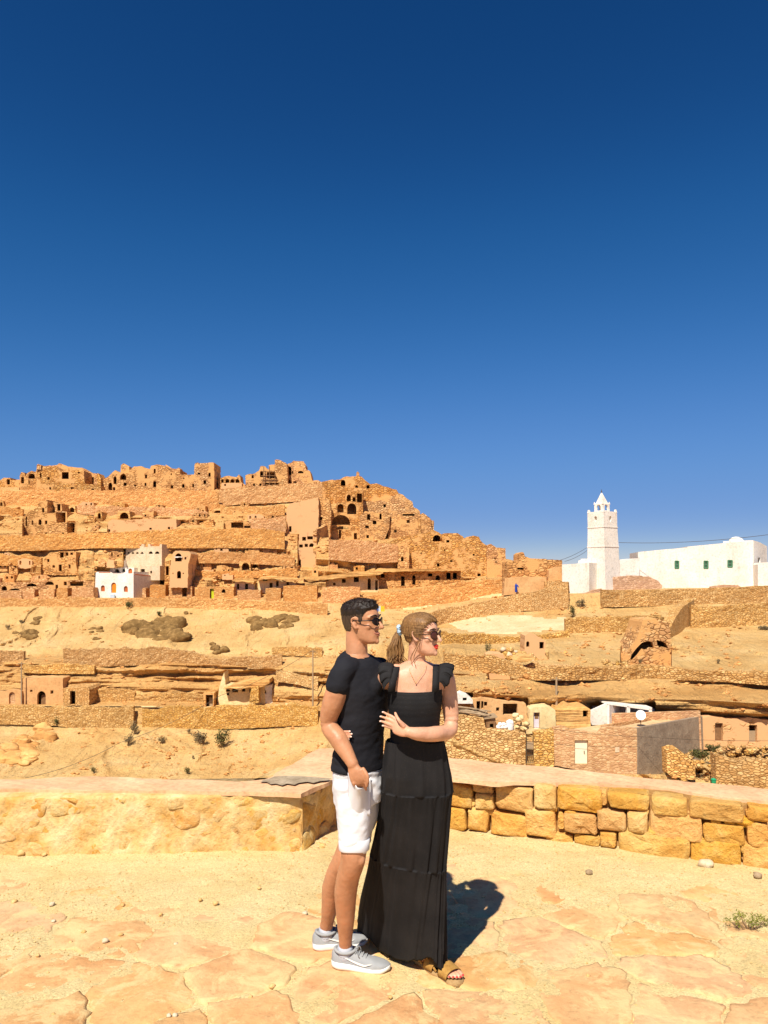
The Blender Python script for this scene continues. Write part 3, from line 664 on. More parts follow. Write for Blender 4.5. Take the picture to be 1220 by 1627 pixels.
# ================================================================= ruined village on the hill
class Plane:
    """vertical wall plane seen at distance d (or through two picture columns at two distances)"""
    def __init__(s, d, px=None):
        if px is None: s.a = np.array((0, d)); s.u = np.array((1.0, 0))
        else:
            (x0, d0), (x1, d1) = px; p0 = P(x0, 900, d0)[:2]; p1 = P(x1, 900, d1)[:2]; s.a = p0; s.u = (p1 - p0) / np.linalg.norm(p1 - p0)
        s.n = np.array((-s.u[1], s.u[0]))           # points away from the camera
    def pt(s, px, py):
        rx, rz = ray(px, py); r = np.array((float(rx), 1.0)); k = np.dot(s.a, s.n) / np.dot(r, s.n)
        return np.array((r[0] * k, k, CAMH + float(rz) * k))
def opening(h):
    """(x0, y0, x1, y1[, 'a']) -> picture outline; 'a' rounds the head into an arch"""
    if isinstance(h, list): return h
    x0, y0, x1, y1 = h[:4]
    if len(h) > 4 and h[4] == 'a':
        r = (x1 - x0) / 2; ry = min(r * 1.1, (y1 - y0) * .8); cx = (x0 + x1) / 2
        return [(x1, y1), (x0, y1)] + [(cx - r * math.cos(t_), y0 + ry - ry * math.sin(t_)) for t_ in np.linspace(0, math.pi, 9)]
    return [(x0, y0), (x1, y0), (x1, y1), (x0, y1)]
def shell(name, pl, outline_, holes=(), depth=5.0, mat='ruin', parent=None, rag=0.0, reveal=.55, skew=(0, 0), seed=1):
    """hollow block: front wall with real openings, sides, top and back following the same outline"""
    pts_ = []
    r_ = np.random.default_rng(seed)
    for i in range(len(outline_)):
        a_, b_ = np.array(outline_[i], float), np.array(outline_[(i + 1) % len(outline_)], float)
        k = max(1, int(np.linalg.norm(b_ - a_) / 3.5)) if rag else 1
        for j in range(k):
            q = a_ + (b_ - a_) * j / k
            if rag and j: q = q + r_.normal(0, rag, 2)
            pts_.append(q)
    outer = [pl.pt(*q) for q in pts_]; n = len(outer)
    ext = np.array((pl.n[0] * depth + skew[0], pl.n[1] * depth + skew[1], 0))
    v_ = list(outer); loops = [[Vector((np.dot(p[:2] - pl.a, pl.u), p[2], 0)) for p in outer]]
    hl = []; boxes = []
    def inside(x, y):
        c_ = False; j = len(pts_) - 1
        for i in range(len(pts_)):
            (xi, yi), (xj, yj) = pts_[i], pts_[j]
            if (yi > y) != (yj > y) and x < (xj - xi) * (y - yi) / (yj - yi + 1e-12) + xi: c_ = not c_
            j = i
        return c_
    for h in holes:
        if isinstance(h, list): x0, y0, x1, y1 = min(p[0] for p in h), min(p[1] for p in h), max(p[0] for p in h), max(p[1] for p in h)
        else: x0, y0, x1, y1 = h[:4]
        while not isinstance(h, list) and not all(inside(x, y) for x in (x0 - .6, (x0 + x1) / 2, x1 + .6) for y in (y0 - .6, (y0 + y1) / 2, y1 + .6)) and x1 - x0 > 1.2 and y1 - y0 > 1.2:
            x0 += .35; x1 -= .35; y0 += .35; y1 -= .35
        if x1 - x0 <= 1.2 or y1 - y0 <= 1.2 or any(x0 < b[2] + .3 and x1 > b[0] - .3 and y0 < b[3] + .3 and y1 > b[1] - .3 for b in boxes): continue
        boxes.append((x0, y0, x1, y1)); h = h if isinstance(h, list) else (x0, y0, x1, y1) + tuple(h[4:])
        q = [pl.pt(*c_) for c_ in opening(h)]; hl.append((len(v_), len(q))); v_ += q
        loops.append([Vector((np.dot(p[:2] - pl.a, pl.u), p[2], 0)) for p in q])
    f = [tuple(t_) for t_ in tessellate_polygon(loops)]
    nb = len(v_); v_ += [p + ext for p in outer]
    f += [(i, (i + 1) % n, nb + (i + 1) % n, nb + i) for i in range(n)]
    f.append(tuple(range(nb, nb + n)))
    rv = np.array((pl.n[0], pl.n[1], 0)) * reveal
    for s0, k in hl:
        b0 = len(v_); v_ += [v_[s0 + i] + rv for i in range(k)]
        f += [(s0 + i, s0 + (i + 1) % k, b0 + (i + 1) % k, b0 + i) for i in range(k)]
    o = mesh(name, v_, f, M[mat])
    if parent: child(o, parent)
    return o
def panel(name, pl, x0, y0, x1, y1, mat, parent, back=.3, th=.06, arch=False):
    """a leaf or pane set back inside an opening"""
    q = [pl.pt(*c_) for c_ in opening((x0, y0, x1, y1, 'a') if arch else (x0, y0, x1, y1))]; n = len(q)
    e0 = np.array((pl.n[0], pl.n[1], 0)) * back; e1 = e0 + np.array((pl.n[0], pl.n[1], 0)) * th
    v_ = [p + e0 for p in q] + [p + e1 for p in q]
    return child(mesh(name, v_, [tuple(range(n)), tuple(range(n, 2 * n))[::-1]] + [(i, (i + 1) % n, n + (i + 1) % n, n + i) for i in range(n)], M[mat]), parent)
def ruin(name, label, cat, pieces, group=None, settle=True):
    """pieces: (part name, distance, outline, holes, depth, material)"""
    p0 = pieces[0]; xs = [q[0] for q in p0[2]]; ys = [q[1] for q in p0[2]]; d0 = p0[1] if not isinstance(p0[1], Plane) else float(p0[1].a[1])
    root = empty(name, P(sum(xs) / len(xs), max(ys), d0)); tag(root, label, cat, group)
    sh = 0.0
    if settle:                                  # bring the walls forward until they clear the rock they are built against
        for (nm, d, ol, hs, dep, mt) in pieces:
            if isinstance(d, Plane) or nm in ('rock_lip', 'chimney'): continue
            xa = [q[0] for q in ol]; ya = [q[1] for q in ol]; gx_, gy_ = np.meshgrid(np.linspace(min(xa), max(xa), 8), np.linspace(max(ya) - .65 * (max(ya) - min(ya)), max(ya) - 1, 6))
            sh = min(sh, float(np.percentile(Drough(gx_.ravel(), gy_.ravel())[0], 40)) - .2 - d)
        sh = max(sh, -5.0)
    for i, (nm, d, ol, hs, dep, mt) in enumerate(pieces):
        pl = Plane(d + sh) if not isinstance(d, Plane) else d
        if isinstance(d, Plane) and sh: pl.a = pl.a * (1 + sh / d0)
        xa = [q[0] for q in ol]; ya = [q[1] for q in ol]
        if not isinstance(d, Plane) and nm != 'rock_lip': PADS.append((min(xa) + .5, max(xa) - .5, min(ya) + 1, max(ya) - 1.5, d + sh + min(dep * .7, 3.5)))
        shell(nm, pl, ol, hs, dep, mt, root, rag=.32, seed=i + int(p0[2][0][0]) + 1000)
    return root
W_ = 'wall'
# -- skyline
ruin('ruined_house', 'low broken skyline walls with a whitish stub, beside the arched vault ruin', 'ruin', [
 (W_, 198, [(-40, 776), (-40, 764), (0, 763), (6, 759), (16, 759), (17, 763), (31, 762), (31, 776)], [(10, 761, 16, 770)], 4, 'ruin')])
ruin('ruined_house', 'skyline ruin with an open barrel vault and pointed wall stubs', 'ruin', [
 (W_, 197, [(31, 780), (31, 757), (34, 750), (39, 751), (40, 757), (44, 751), (50, 748), (56, 750), (59, 745), (59, 780)], [(33, 758, 38, 768), (44, 751.5, 56, 761, 'a'), (45, 763, 47, 769)], 5, 'ruin'),
 ('wall_stub', 200, [(57, 770), (58, 740), (60, 737), (65, 739), (66, 770)], [], 3, 'ruin')])
ruin('ruined_house', 'broad collapsed ruin on the ridge with a diagonal shadowed breach', 'ruin', [
 (W_, 196, [(58, 796), (58, 752), (68, 747), (69, 742), (90, 742), (96, 750), (108, 744), (113, 746), (133, 748), (134, 768), (150, 770), (160, 772), (160, 792), (110, 797)], [(63, 751, 66, 759, 'a'), (75, 758, 79, 762), (98, 750, 109, 761), (112, 774, 117, 780), (78, 774, 81, 778), (123, 750, 127, 752), (144, 776, 150, 781, 'a')], 6, 'ruin'),
 (W_, 201, [(66, 772), (68, 741), (90, 739), (94, 736), (105, 741), (130, 743), (143, 751), (153, 752), (155, 760), (160, 761), (160, 775)], [(135, 758, 142, 767), (144, 758, 149, 767)], 3, 'ruin'),
 ('wall_stub', 197.5, [(154, 772), (154, 752), (156, 752), (160, 761), (160, 772)], [], 4, 'ruin')])
ruin('ruined_granary', 'long skyline ruin of stacked vaulted rooms joined to the square tower', 'ruin', [
 (W_, 194, [(160, 783), (162, 764), (172, 757), (179, 750), (183, 747), (186, 750), (192, 751), (204, 752), (206, 747), (213, 741), (226, 741), (229, 744), (238, 745), (240, 740), (249, 738), (262, 740), (268, 747), (280, 750), (286, 746), (287, 754), (309, 754), (309, 783)],
   [(180, 757, 185, 769, 'a'), (190, 752, 201, 763, 'a'), (196, 767, 201, 772), (172, 767, 178, 780, 'a'), (161, 777, 169, 781.5, 'a'), (179, 774, 183, 779), (230, 754, 233.5, 760), (229.5, 767, 232.5, 772), (244, 745, 247.2, 752), (243, 764, 248, 774, 'a'), (271, 771, 275, 776), (289, 769, 293, 775, 'a'), (305, 768.5, 308.5, 774.5), (213, 770, 216, 773), (291, 759, 293, 761), (271, 752, 273, 755)], 7, 'ruin'),
 ('wall_stub', 199, [(191, 756), (192, 739), (196, 736), (205, 741), (206, 756)], [], 2.5, 'ruin'),
 ('wall_stub', 198, [(262, 752), (263, 738), (272, 744), (280, 745), (284, 743), (287, 745), (287, 756)], [], 2, 'ruin')])
ruin('square_tower', 'tall square stone tower standing on the ridge, highest of the left-hand ruins', 'tower', [
 (W_, 193, [(308, 782), (308.5, 740), (310, 736), (314, 734.5), (316, 736), (340, 735), (340, 782)], [(331, 751, 334.5, 757.5), (323, 763, 327.5, 769), (314, 751, 318, 754)], 8, 'ruin')])
ruin('ruined_house', 'low ridge wall with a row of three small arches right of the tower', 'ruin', [
 (W_, 197, [(346, 780), (346, 760), (352, 759), (361, 756), (368, 757), (376, 758), (379, 754), (381, 755), (383, 766), (389, 770), (389, 780)], [(358, 761, 364, 767, 'a'), (366, 761, 372, 767, 'a'), (374, 761, 380, 767, 'a'), (351, 762, 355, 767)], 4, 'ruin'),
 ('plinth', 194, [(351, 783), (352, 767), (384, 768), (385, 783)], [(356, 769, 359, 772)], 2, 'ruin_pink')])
rz = ruin('ruined_house', 'tall broken ruin wrapped in timber scaffolding on the ridge', 'ruin', [
 (W_, 193, [(390, 776), (390, 755), (396, 753), (405, 752), (411, 748), (413, 741), (421, 741), (425, 746), (446, 748), (446, 776)], [(399.5, 755, 403, 760), (413, 748, 418, 758, 'a'), (424, 750, 444, 760), (420, 766, 446, 771), (402, 768, 405, 772), (412, 768, 415, 772)], 6, 'ruin'),
 (W_, 191.5, [(444, 774), (437, 750), (436.5, 731), (438, 730), (444, 730.5), (456, 737), (457, 774)], [], 4, 'ruin'),
 (W_, 196, [(425, 760), (427, 739), (436, 738), (437, 760)], [], 3, 'ruin'),
 (W_, 194, [(455, 776), (455, 738), (463, 735), (466, 732), (482, 733), (485, 738), (486, 746), (492, 748), (494, 755), (496, 764), (505, 763), (511, 766), (511, 776)], [(456, 741, 463, 755, 'a'), (464, 748, 466, 753), (473, 748, 482, 752, 'a'), (457, 762, 462, 769, 'a'), (466, 764.5, 471, 767.5)], 6, 'ruin')])
b_ = MB()
for x in (419, 428, 437): b_.tube([P(x, 772, 192.2), P(x, 741, 192.2)], .11, 5)
for y in (749, 756, 763): b_.tube([P(415, y, 192.1), P(446, y, 192.1)], .09, 5)
b_.build('scaffolding', M['wood_dark'], rz)
# -- upper right flank
ruin('ruined_house', 'rubble hilltop with a small chimney-like stub and round hole', 'ruin', [
 (W_, 192, [(510, 800), (512, 765), (528, 762), (540, 762), (549, 757), (564, 757), (566, 756), (574, 757), (580, 763), (588, 769), (598, 768), (612, 773), (630, 778), (634, 785), (634, 802)], [(541, 762, 549, 772, 'a'), (564, 771, 569, 775, 'a'), (582, 771, 587, 776)], 7, 'ruin'),
 ('chimney', 192.5, [(565.5, 760), (566, 751), (568, 749), (570.5, 751), (571.5, 760)], [], 1.0, 'ruin')])
ruin('terrace_walling', 'stepped walling falling away down the right-hand skyline', 'ruin', [
 (W_, 189, [(574, 826), (572, 797), (600, 796), (634, 784), (640, 786), (645, 791), (655, 797), (657, 806), (662, 808), (667, 812), (667, 830)], [(609, 801, 613, 806), (597, 794, 601, 797)], 6, 'ruin'),
 (W_, 184, [(600, 850), (618, 822), (640, 815), (660, 812), (668, 817), (672, 815), (682, 822), (686, 827), (689, 827), (689, 850)], [(623, 816, 636, 824), (638, 815, 660, 821)], 3, 'ruin')])
ruin('cave_granary', 'collapsed granary with stacked open arched vaults facing outwards', 'ruin', [
 (W_, 186, [(523, 860), (524, 815), (532, 805), (536, 798), (548, 797), (549, 786), (555, 782), (566, 780), (576, 776), (576, 815), (572, 860)],
   [(550, 785, 558, 797, 'a'), (560, 790, 565, 797), (567, 784, 575, 798), (535, 800, 546.5, 815, 'a'), (551.5, 799.5, 566, 817, 'a'), (527, 818, 556, 834, 'a'), (534, 836, 554, 841, 'a'), (538, 842, 542, 856), (562, 847, 567, 857)], 9, 'ruin'),
 (W_, 185, [(572, 860), (571, 820), (580, 812), (600, 815), (612, 812), (620, 816), (618, 840), (610, 860)], [(583, 817, 588, 826), (602, 815, 607, 826, 'a'), (585, 811.5, 592, 815.5), (580, 835, 586, 839), (592, 827, 598, 833), (582, 850, 586, 855)], 5, 'ruin')])
ruin('ruined_house', 'ruined room with one dark-sided corner beneath the stepped skyline walls', 'ruin', [
 (W_, 181, [(616, 858), (619, 828), (640, 825), (668, 823), (685, 826), (686, 848), (660, 855)], [(626, 842, 630, 846), (646, 826, 651, 831), (607, 830, 609, 832)], 6, 'ruin'),
 ('wall_stub', Plane(0, ((668, 180.5), (686, 186))), [(668, 848), (668, 824), (686, 827), (686, 845)], [], .6, 'ruin')])
ruin('ruined_house', 'smooth pinkish facade with a single dark doorway above a deep buttress', 'ruin', [
 (W_, 180, [(455, 850), (455, 808), (460, 800), (480, 796), (506, 790), (506, 846), (480, 850)], [(459, 836, 463, 845), (510, 800, 511, 801)], 4, 'ruin_pink'),
 (W_, 181.5, [(506, 856), (506, 788), (523, 794), (526, 812), (524, 856)], [(508, 821, 512, 826)], 4, 'ruin')])
ruin('stone_buttress', 'jutting ruined buttress with a wide shaded flank below the pinkish facade', 'ruin', [
 (W_, 172, [(472, 906), (474, 868), (476, 842), (482, 838), (503, 840), (503, 900), (490, 906)], [(474, 864, 482, 871), (484, 864, 489, 869), (491, 863, 499, 869, 'a'), (480, 853, 486, 859), (488, 852, 497, 857), (474, 890, 478, 898)], 5, 'ruin_pink'),
 (W_, Plane(0, ((503, 172), (520, 182))), [(503, 892), (503, 842), (520, 834), (520, 872), (512, 888)], [], .8, 'ruin')])
# -- great right-hand block
ruin('fortified_granary', 'great blocky masonry mass with few tiny windows at the hill end', 'ruin', [
 (W_, 172, [(598, 918), (600, 868), (616, 862), (640, 852), (683, 846), (684, 862), (702, 862), (703, 848), (711, 847), (727, 847), (735, 852), (738, 856), (742, 853), (752, 851), (761, 853), (763, 858), (769, 864), (774, 867), (774, 918)],
  [(642, 885, 646.5, 891), (694, 895, 698, 900), (615, 872, 617, 874), (709, 858, 714, 862), (751, 880, 754, 883), (660, 866, 662, 868), (668, 878, 670, 880), (705, 873, 707, 875), (715, 890, 719, 893), (758, 911, 764, 917)], 9, 'ruin'),
 (W_, 171, [(773, 920), (774, 868), (780, 864), (786, 868), (788, 870), (803, 871), (804, 920)], [(785, 886, 788, 888), (766, 886, 768, 888), (787, 891, 789, 894)], 8, 'ruin'),
 (W_, 176, [(683, 864), (683, 843), (687, 842), (697, 846), (704, 850), (704, 864)], [(686, 848.5, 702, 861.5, 'a')], 7, 'ruin'),
 ('buttress', 170, [(632, 905), (632, 868), (643, 866), (650, 870), (650, 906)], [(637, 885, 641, 892)], 3, 'ruin')])
ruin('cave_dwelling_row', 'row of low cave rooms with tall dark doors under a rock lip', 'ruin', [
 (W_, 168, [(596, 936), (596, 912), (604, 906), (640, 904), (680, 906), (732, 906), (732, 926), (690, 934)], [(637, 916, 643, 931), (655, 914, 660, 929, 'a'), (692, 914, 699, 922, 'a'), (680, 911, 687, 916), (709, 910, 716, 921), (719.5, 910, 726, 920), (605, 912, 611, 918), (666, 924, 668, 926), (585, 922, 588, 930)], 4, 'ruin'),
 ('rock_lip', 166.6, [(594, 909), (600, 903), (640, 903), (690, 904), (735, 904.5), (735, 907), (690, 907.5), (640, 908), (604, 909)], [], 3, 'hill_rock')])
ruin('cave_dwelling_row', 'pale cave fronts with doors beneath an overhanging ledge left of the tall dark doors', 'ruin', [
 (W_, 166, [(518, 944), (518, 924), (530, 918), (560, 914), (596, 914), (602, 924), (602, 942)], [(543, 920, 549, 926), (584, 919, 589, 937, 'a'), (562, 917, 570, 925), (596, 922, 600, 938), (529, 926, 533, 930)], 4, 'cave_plaster'),
 ('rock_lip', 163.8, [(480, 918), (520, 914), (560, 909), (598, 907), (610, 910), (600, 914), (560, 916), (520, 921), (490, 924)], [], 4, 'hill_rock')])
# -- rooms in a row beside the white house, each its own
def room_row(items, d, label, mat='wall_far'):
    ORD = ('first', 'second', 'third', 'fourth', 'fifth', 'sixth', 'seventh', 'eighth', 'ninth')
    for i, (x0, x1, yt, yb, hs) in enumerate(items):
        k = i if 'right' in label else len(items) - 1 - i
        ruin('roofless_stone_hut', ORD[k] + ' ' + label, 'ruin', [(W_, d, [(x0, yb), (x0, yt + 1), ((x0 * 2 + x1) / 3, yt), ((x0 + x1 * 2) / 3, yt + .6), (x1, yt + .4), (x1, yb)], hs, 2.5, mat)], 'roofless stone rooms in line with the white house')
room_row([(-60, 34, 938, 954, [(-20, 941, -14, 953)]), (35, 54.5, 936, 954, []), (61.5, 86, 936, 954, []), (90, 107, 934, 954, [(93, 925, 97, 926)] and []), (114, 148, 933, 954, []), ], 155.5, 'roofless stone room counting leftwards from the white house')
room_row([(226, 231.5, 934, 952, []), (238, 263, 929, 953, []), (268, 289, 930, 953, []), (297, 305, 931, 953, []), (309, 371, 932, 954, [(333, 935, 340, 953.5), (352, 936, 358, 942, 'a')]), (377, 414, 937, 955, []), (422, 446, 934, 957, []), (450, 504, 930, 958, []), (512, 572, 932, 960, [])], 155.5, 'roofless stone room counting rightwards from the white house')
lime = Plane(155.9); lr = empty('door', P(337, 953.5, 155.9)); tag(lr, 'lime yellow door leaf set in the stone room row', 'door'); panel('leaf', lime, 335.8, 936, 340, 953.5, 'lime_door', lr, 0, .08)
ruin('cave_dwelling_row', 'whitewashed cave fronts under a curved rock overhang', 'ruin', [
 (W_, 158.5, [(372, 945), (373, 926), (380, 922), (395, 922), (404, 927), (404, 945)], [(376, 927, 380, 936, 'a'), (389, 927.5, 394, 937), (400, 927, 404, 932)], 3, 'cream_plaster'),
 ('rock_lip', 157, [(368, 923), (373, 919), (396, 918), (404, 923), (402, 928), (388, 924), (376, 924)], [], 3, 'hill_rock')])
ruin('cave_dwelling_row', 'small cave room with a square window under a jutting slab', 'ruin', [
 (W_, 159, [(410, 942), (411, 922), (425, 917), (436, 920), (446, 924), (462, 924), (470, 928), (470, 945)], [(415, 918.5, 427, 925), (438, 923, 443, 932), (428, 926, 433, 934), (455, 925, 459, 933)], 3, 'cave_plaster'),
 ('rock_lip', 157, [(408, 922), (414, 917), (430, 914), (436, 916), (470, 918), (480, 922), (452, 922.5), (430, 919)], [], 3, 'hill_rock')])
ruin('cave_dwelling', 'low rock-cut rooms with an arched mouth at the far end of the stone row', 'ruin', [
 (W_, 160, [(-60, 946), (-60, 928), (0, 925), (33, 926), (60, 924), (87, 921), (131, 922), (150, 925), (150, 945)], [(2, 931, 11, 938.5, 'a'), (14, 935, 32, 939, 'a'), (42, 927, 58, 932, 'a'), (58, 930, 62, 942), (71, 923, 86, 930, 'a'), (88, 929, 92, 938), (101, 924, 106, 930), (111, 924, 132, 931), (-30, 931, -20, 938, 'a')], 4, 'ruin')])
ruin('ruined_house', 'small ruined house with three top openings and a slanting shaded gable', 'ruin', [
 (W_, 165, [(66, 914), (69, 890), (74, 884), (80, 880), (94, 876), (120, 877), (121, 900), (124, 914)], [(95, 877.5, 101, 886), (104, 877.5, 108.5, 883), (111, 877.5, 119, 882), (93, 897, 98, 907.5), (83, 898, 87, 902), (109, 897, 112, 903), (75, 888, 78, 893)], 5, 'ruin'),
 ('gable', Plane(0, ((120, 165), (137, 172))), [(120.5, 901), (121, 878), (137, 884)], [], .7, 'ruin')])
ruin('ruined_house', 'stacked ruin on the slope with a pointed arch and two deep black recesses', 'ruin', [
 (W_, 181, [(36, 862), (38, 820), (46, 813), (60, 806), (60, 797), (75, 794), (75, 816), (88, 814), (90, 832), (90, 862)], [(39, 808, 48, 816), (61, 825, 65.5, 834, 'a'), (71, 827, 75, 833.5), (50, 827, 52.5, 834), (66.5, 807, 70, 814), (27, 828, 29, 830), (54, 808, 59, 811), (40.5, 821, 43, 836)], 6, 'ruin'),
 (W_, 184, [(74, 818), (74, 797), (82, 797), (98, 800), (98, 818)], [(77, 802, 87, 813, 'a'), (90, 800, 96.5, 812)], 5, 'ruin'),
 (W_, 183.5, [(86, 832), (88, 812), (106, 813), (107, 832)], [(89.5, 814, 104, 830)], 5, 'ruin'),
 (W_, 178.5, [(68, 862), (70, 834), (80, 831), (106, 830), (107, 848), (104, 862)], [(98, 846, 101.5, 850.5), (71, 846, 75, 849), (61, 846, 64, 849)], 5, 'ruin'),
 (W_, 180, [(104, 850), (105, 829), (120, 830), (121, 850)], [(107, 831, 118.5, 846)], 4, 'ruin')])
ruin('ruined_house', 'long low roofless enclosure with tiny square holes beneath the ridge wall', 'ruin', [
 (W_, 176, [(170, 848), (172, 829), (178, 825), (200, 827), (230, 824), (280, 825), (281, 848)], [(237, 838.5, 241, 841.5), (266.5, 837, 270, 841), (172, 841, 175, 845), (172, 827, 175, 832)], 4, 'ruin_pink')])
ruin('cave_dwelling', 'wide shallow cave mouth with a square stone post beside the middle wall', 'ruin', [
 (W_, 179, [(355, 846), (356, 829), (364, 827), (388, 827), (400, 832), (413, 834), (414, 846)], [(367, 830, 386.5, 838.5), (387.5, 835, 399, 839), (402, 835.5, 412, 840, 'a')], 4, 'ruin')])
ruin('ruined_house', 'shallow ruined recesses in the hillside below the broad collapsed ridge ruin', 'ruin', [
 (W_, 190, [(36, 806), (38, 784), (44, 780), (64, 779), (66, 800), (60, 806)], [(46, 781, 53, 785), (55, 781, 63, 785), (37, 788, 42, 794, 'a'), (43, 774, 47, 777)], 4, 'ruin')])
# holes in the cliff: small cave mouths
for (x0, y0, x1, y1, d_) in ((190, 814, 204, 824, 181), (0, 798, 4, 804, 188), (110, 806, 118, 814, 186), (155, 815, 160, 824, 182), (259, 812, 288, 817, 181), (340, 811, 352, 815, 182), (348, 786, 370, 791, 187.5), (478, 781, 494, 785, 187), (303, 893, 312, 897, 161), (384, 894, 396, 906, 160.5), (400, 897, 410, 902, 160.5)):
    ruin('cave_mouth', 'small dark cave mouth hewn in the cliff between the ruins', 'cave', [(W_, D1((x0 + x1) / 2, y1) - .8, [(x0 - 3, y1 + 3), (x0 - 4, y0), (x0, y0 - 2.5), ((x0 + x1) / 2, y0 - 3), (x1 + 1, y0 - 2), (x1 + 3, y1 + 3)], [(x0, y0, x1, y1, 'a')], 4, 'hill_rock')], 'cave mouths in the cliff')
# -- ruined tower house beside the white house
ruin('tower_house', 'tall narrow ruined house with two round-headed openings beside the white house', 'tower', [
 (W_, 158, [(269, 934), (270, 900), (275, 878), (279, 875), (300, 876), (303, 880), (301, 890), (299, 896), (298, 934)], [(278, 879, 288.5, 892, 'a'), (281, 907, 287.5, 919, 'a'), (274, 910, 275.5, 912), (290, 910, 292, 912), (293, 885, 296, 889)], 6, 'ruin_pink'),
 ('lintel', 157.7, [(277.5, 886), (277.5, 884.5), (289, 884.5), (289, 886)], [], .5, 'white_plaster'),
 (W_, 161, [(261, 930), (262, 893), (270, 890), (270, 930)], [(263, 900, 268, 914)], 3, 'ruin'),
 ('wall_stub', 162, [(298, 940), (299, 880), (305, 876), (306, 940)], [], 4, 'ruin')])
# -- the ochre house below, with its neighbours
oh = ruin('flat_roofed_house', 'ochre plastered house with an arched door and two square windows', 'house', [
 (W_, 119.2, [(36, 1121), (36, 1079), (38, 1077), (50, 1078), (70, 1076.5), (99, 1077), (100, 1078), (100, 1121)], [(47.5, 1096, 51.5, 1099.5), (80, 1097, 84.5, 1102.5), (59, 1098, 72.5, 1120, 'a')], 7, 'ochre_plaster')])
panel('door', Plane(119.2), 63, 1104, 71.5, 1120, 'wood_dark', oh, .5, .06, True)
ruin('stone_shed', 'stone shed with a tall dark doorway joined to the ochre house', 'shed', [
 (W_, 119.6, [(100.5, 1121), (100.5, 1094), (108, 1093), (139, 1092), (142, 1096), (141, 1121)], [(111, 1098, 119.5, 1119.5), (142, 1105, 143, 1106)], 5, 'wall_mid'),
 (W_, 122.5, [(140, 1120), (140, 1091), (152, 1090), (153, 1120)], [], 2, 'ruin')])
ruin('garden_enclosure', 'low ochre enclosure with a blocked arched doorway beside the ochre house', 'wall', [
 (W_, 119.4, [(-40, 1122), (-40, 1098), (3, 1099), (20, 1096), (34, 1098), (34, 1122)], [(14, 1099.5, 24, 1118.5, 'a'), (-22, 1104, -14, 1120)], 1.0, 'ochre_plaster'),
 ('blocking', 119.7, [(13, 1119), (13, 1098.5), (25, 1098.5), (25, 1119)], [], .3, 'brick_rose')])
SW('rough stone wall of a roofless pen along the lower path', [(152, 1094, 1116), (170, 1093, 1116), (205, 1095, 1118), (214, 1098, 1119)], 'wall_mid', dd=((152, 119), (214, 119)), dens=.3)
SW('ruined stone wall with a dark doorway along the lower path, first stretch', [(215, 1106, 1121), (270, 1103, 1123), (324, 1104, 1125)], 'wall_mid', dd=((215, 119.3), (324, 119)), dens=.3, rag=.4)
SW('ruined stone wall past the dark doorway along the lower path', [(339, 1104, 1125), (380, 1104, 1123), (395, 1106, 1121)], 'wall_mid', dd=((339, 119), (395, 119)), dens=.3, rag=.4)
ruin('doorway', 'dark doorway with a plank leaf between two ruined wall stretches', 'door', [
 ('frame', 119.2, [(323, 1126), (323, 1101), (340, 1101), (340, 1126)], [(326.5, 1104, 338, 1125)], 3, 'ruin'), ('leaf', 120.3, [(332, 1125), (332, 1108), (337.5, 1108), (337.5, 1125)], [], .1, 'grey_wood')])
ruin('cave_dwelling', 'cave house with a pale front, small black windows and a jutting rock roof', 'house', [
 (W_, 121, [(345, 1120), (348, 1092), (356, 1068), (358, 1088), (380, 1090), (420, 1090), (420, 1120)], [(384, 1094, 389.5, 1099), (396, 1094, 401, 1100), (358.5, 1095, 366, 1099, 'a'), (368, 1092, 378, 1100, 'a'), (360, 1101, 364, 1105)], 3, 'cave_plaster'),
 ('rock_roof', 119.4, [(354, 1094), (372, 1088), (400, 1080), (428, 1080), (428, 1086), (414, 1092), (396, 1092), (378, 1096), (366, 1093)], [], 4, 'hill_rock'),
 ('pillar', 119, [(396, 1118), (399, 1092), (411, 1090), (411, 1117)], [], 1.5, 'wall_mid'),
 ('side_room', 121.5, [(411, 1118), (412, 1090), (431, 1088), (433, 1103), (433, 1118)], [(416, 1096, 423, 1102, 'a'), (411.6, 1092, 414, 1116)], 3, 'white_plaster')])
# -- white house
wf = Plane(0, ((150, 158.2), (212, 155.4))); ws = Plane(0, ((212, 155.4), (255, 163.5)))
wh = empty('white_house', P(185, 950, 157)); tag(wh, 'whitewashed two-storey house with an orange arched door and crenellated roof', 'house')
shell('front_block', wf, [(150, 953), (152, 910), (154, 908.5), (157, 911), (209, 911), (212, 908.5), (212, 953)], [(160, 930, 166.5, 939.5, 'a'), (176.5, 925.5, 184.5, 942, 'a'), (196.5, 931, 203, 940.5, 'a')], 9, 'white_plaster', wh)
shell('side_wall', ws, [(212.2, 953), (212.2, 909), (254, 917), (254, 950)], [], .3, 'white_plaster', wh)
shell('upper_block', Plane(0, ((198, 166), (257, 163))), [(198, 915), (200, 868), (201, 864.5), (204, 864.5), (205, 868), (224, 868), (225, 864.5), (229, 864.5), (229.5, 869), (234.5, 869), (235, 864.5), (238, 864.5), (239, 868), (253, 868), (254, 864.5), (257, 864.5), (257, 915)],
   [(202, 877, 206, 880, 'a'), (209, 877, 213, 880, 'a'), (216, 877, 220, 880, 'a'), (223, 877, 228, 880, 'a'), (236, 876, 242.5, 880, 'a'), (246, 876, 253, 880, 'a')], 7, 'cream_plaster', wh, .0, .3)
shell('balcony_room', Plane(0, ((219, 161), (254, 160))), [(219, 922), (219, 899.5), (254, 899), (254, 922)], [(223, 904, 230, 911), (238.5, 907, 241.5, 911)], 3.5, 'cream_plaster', wh)
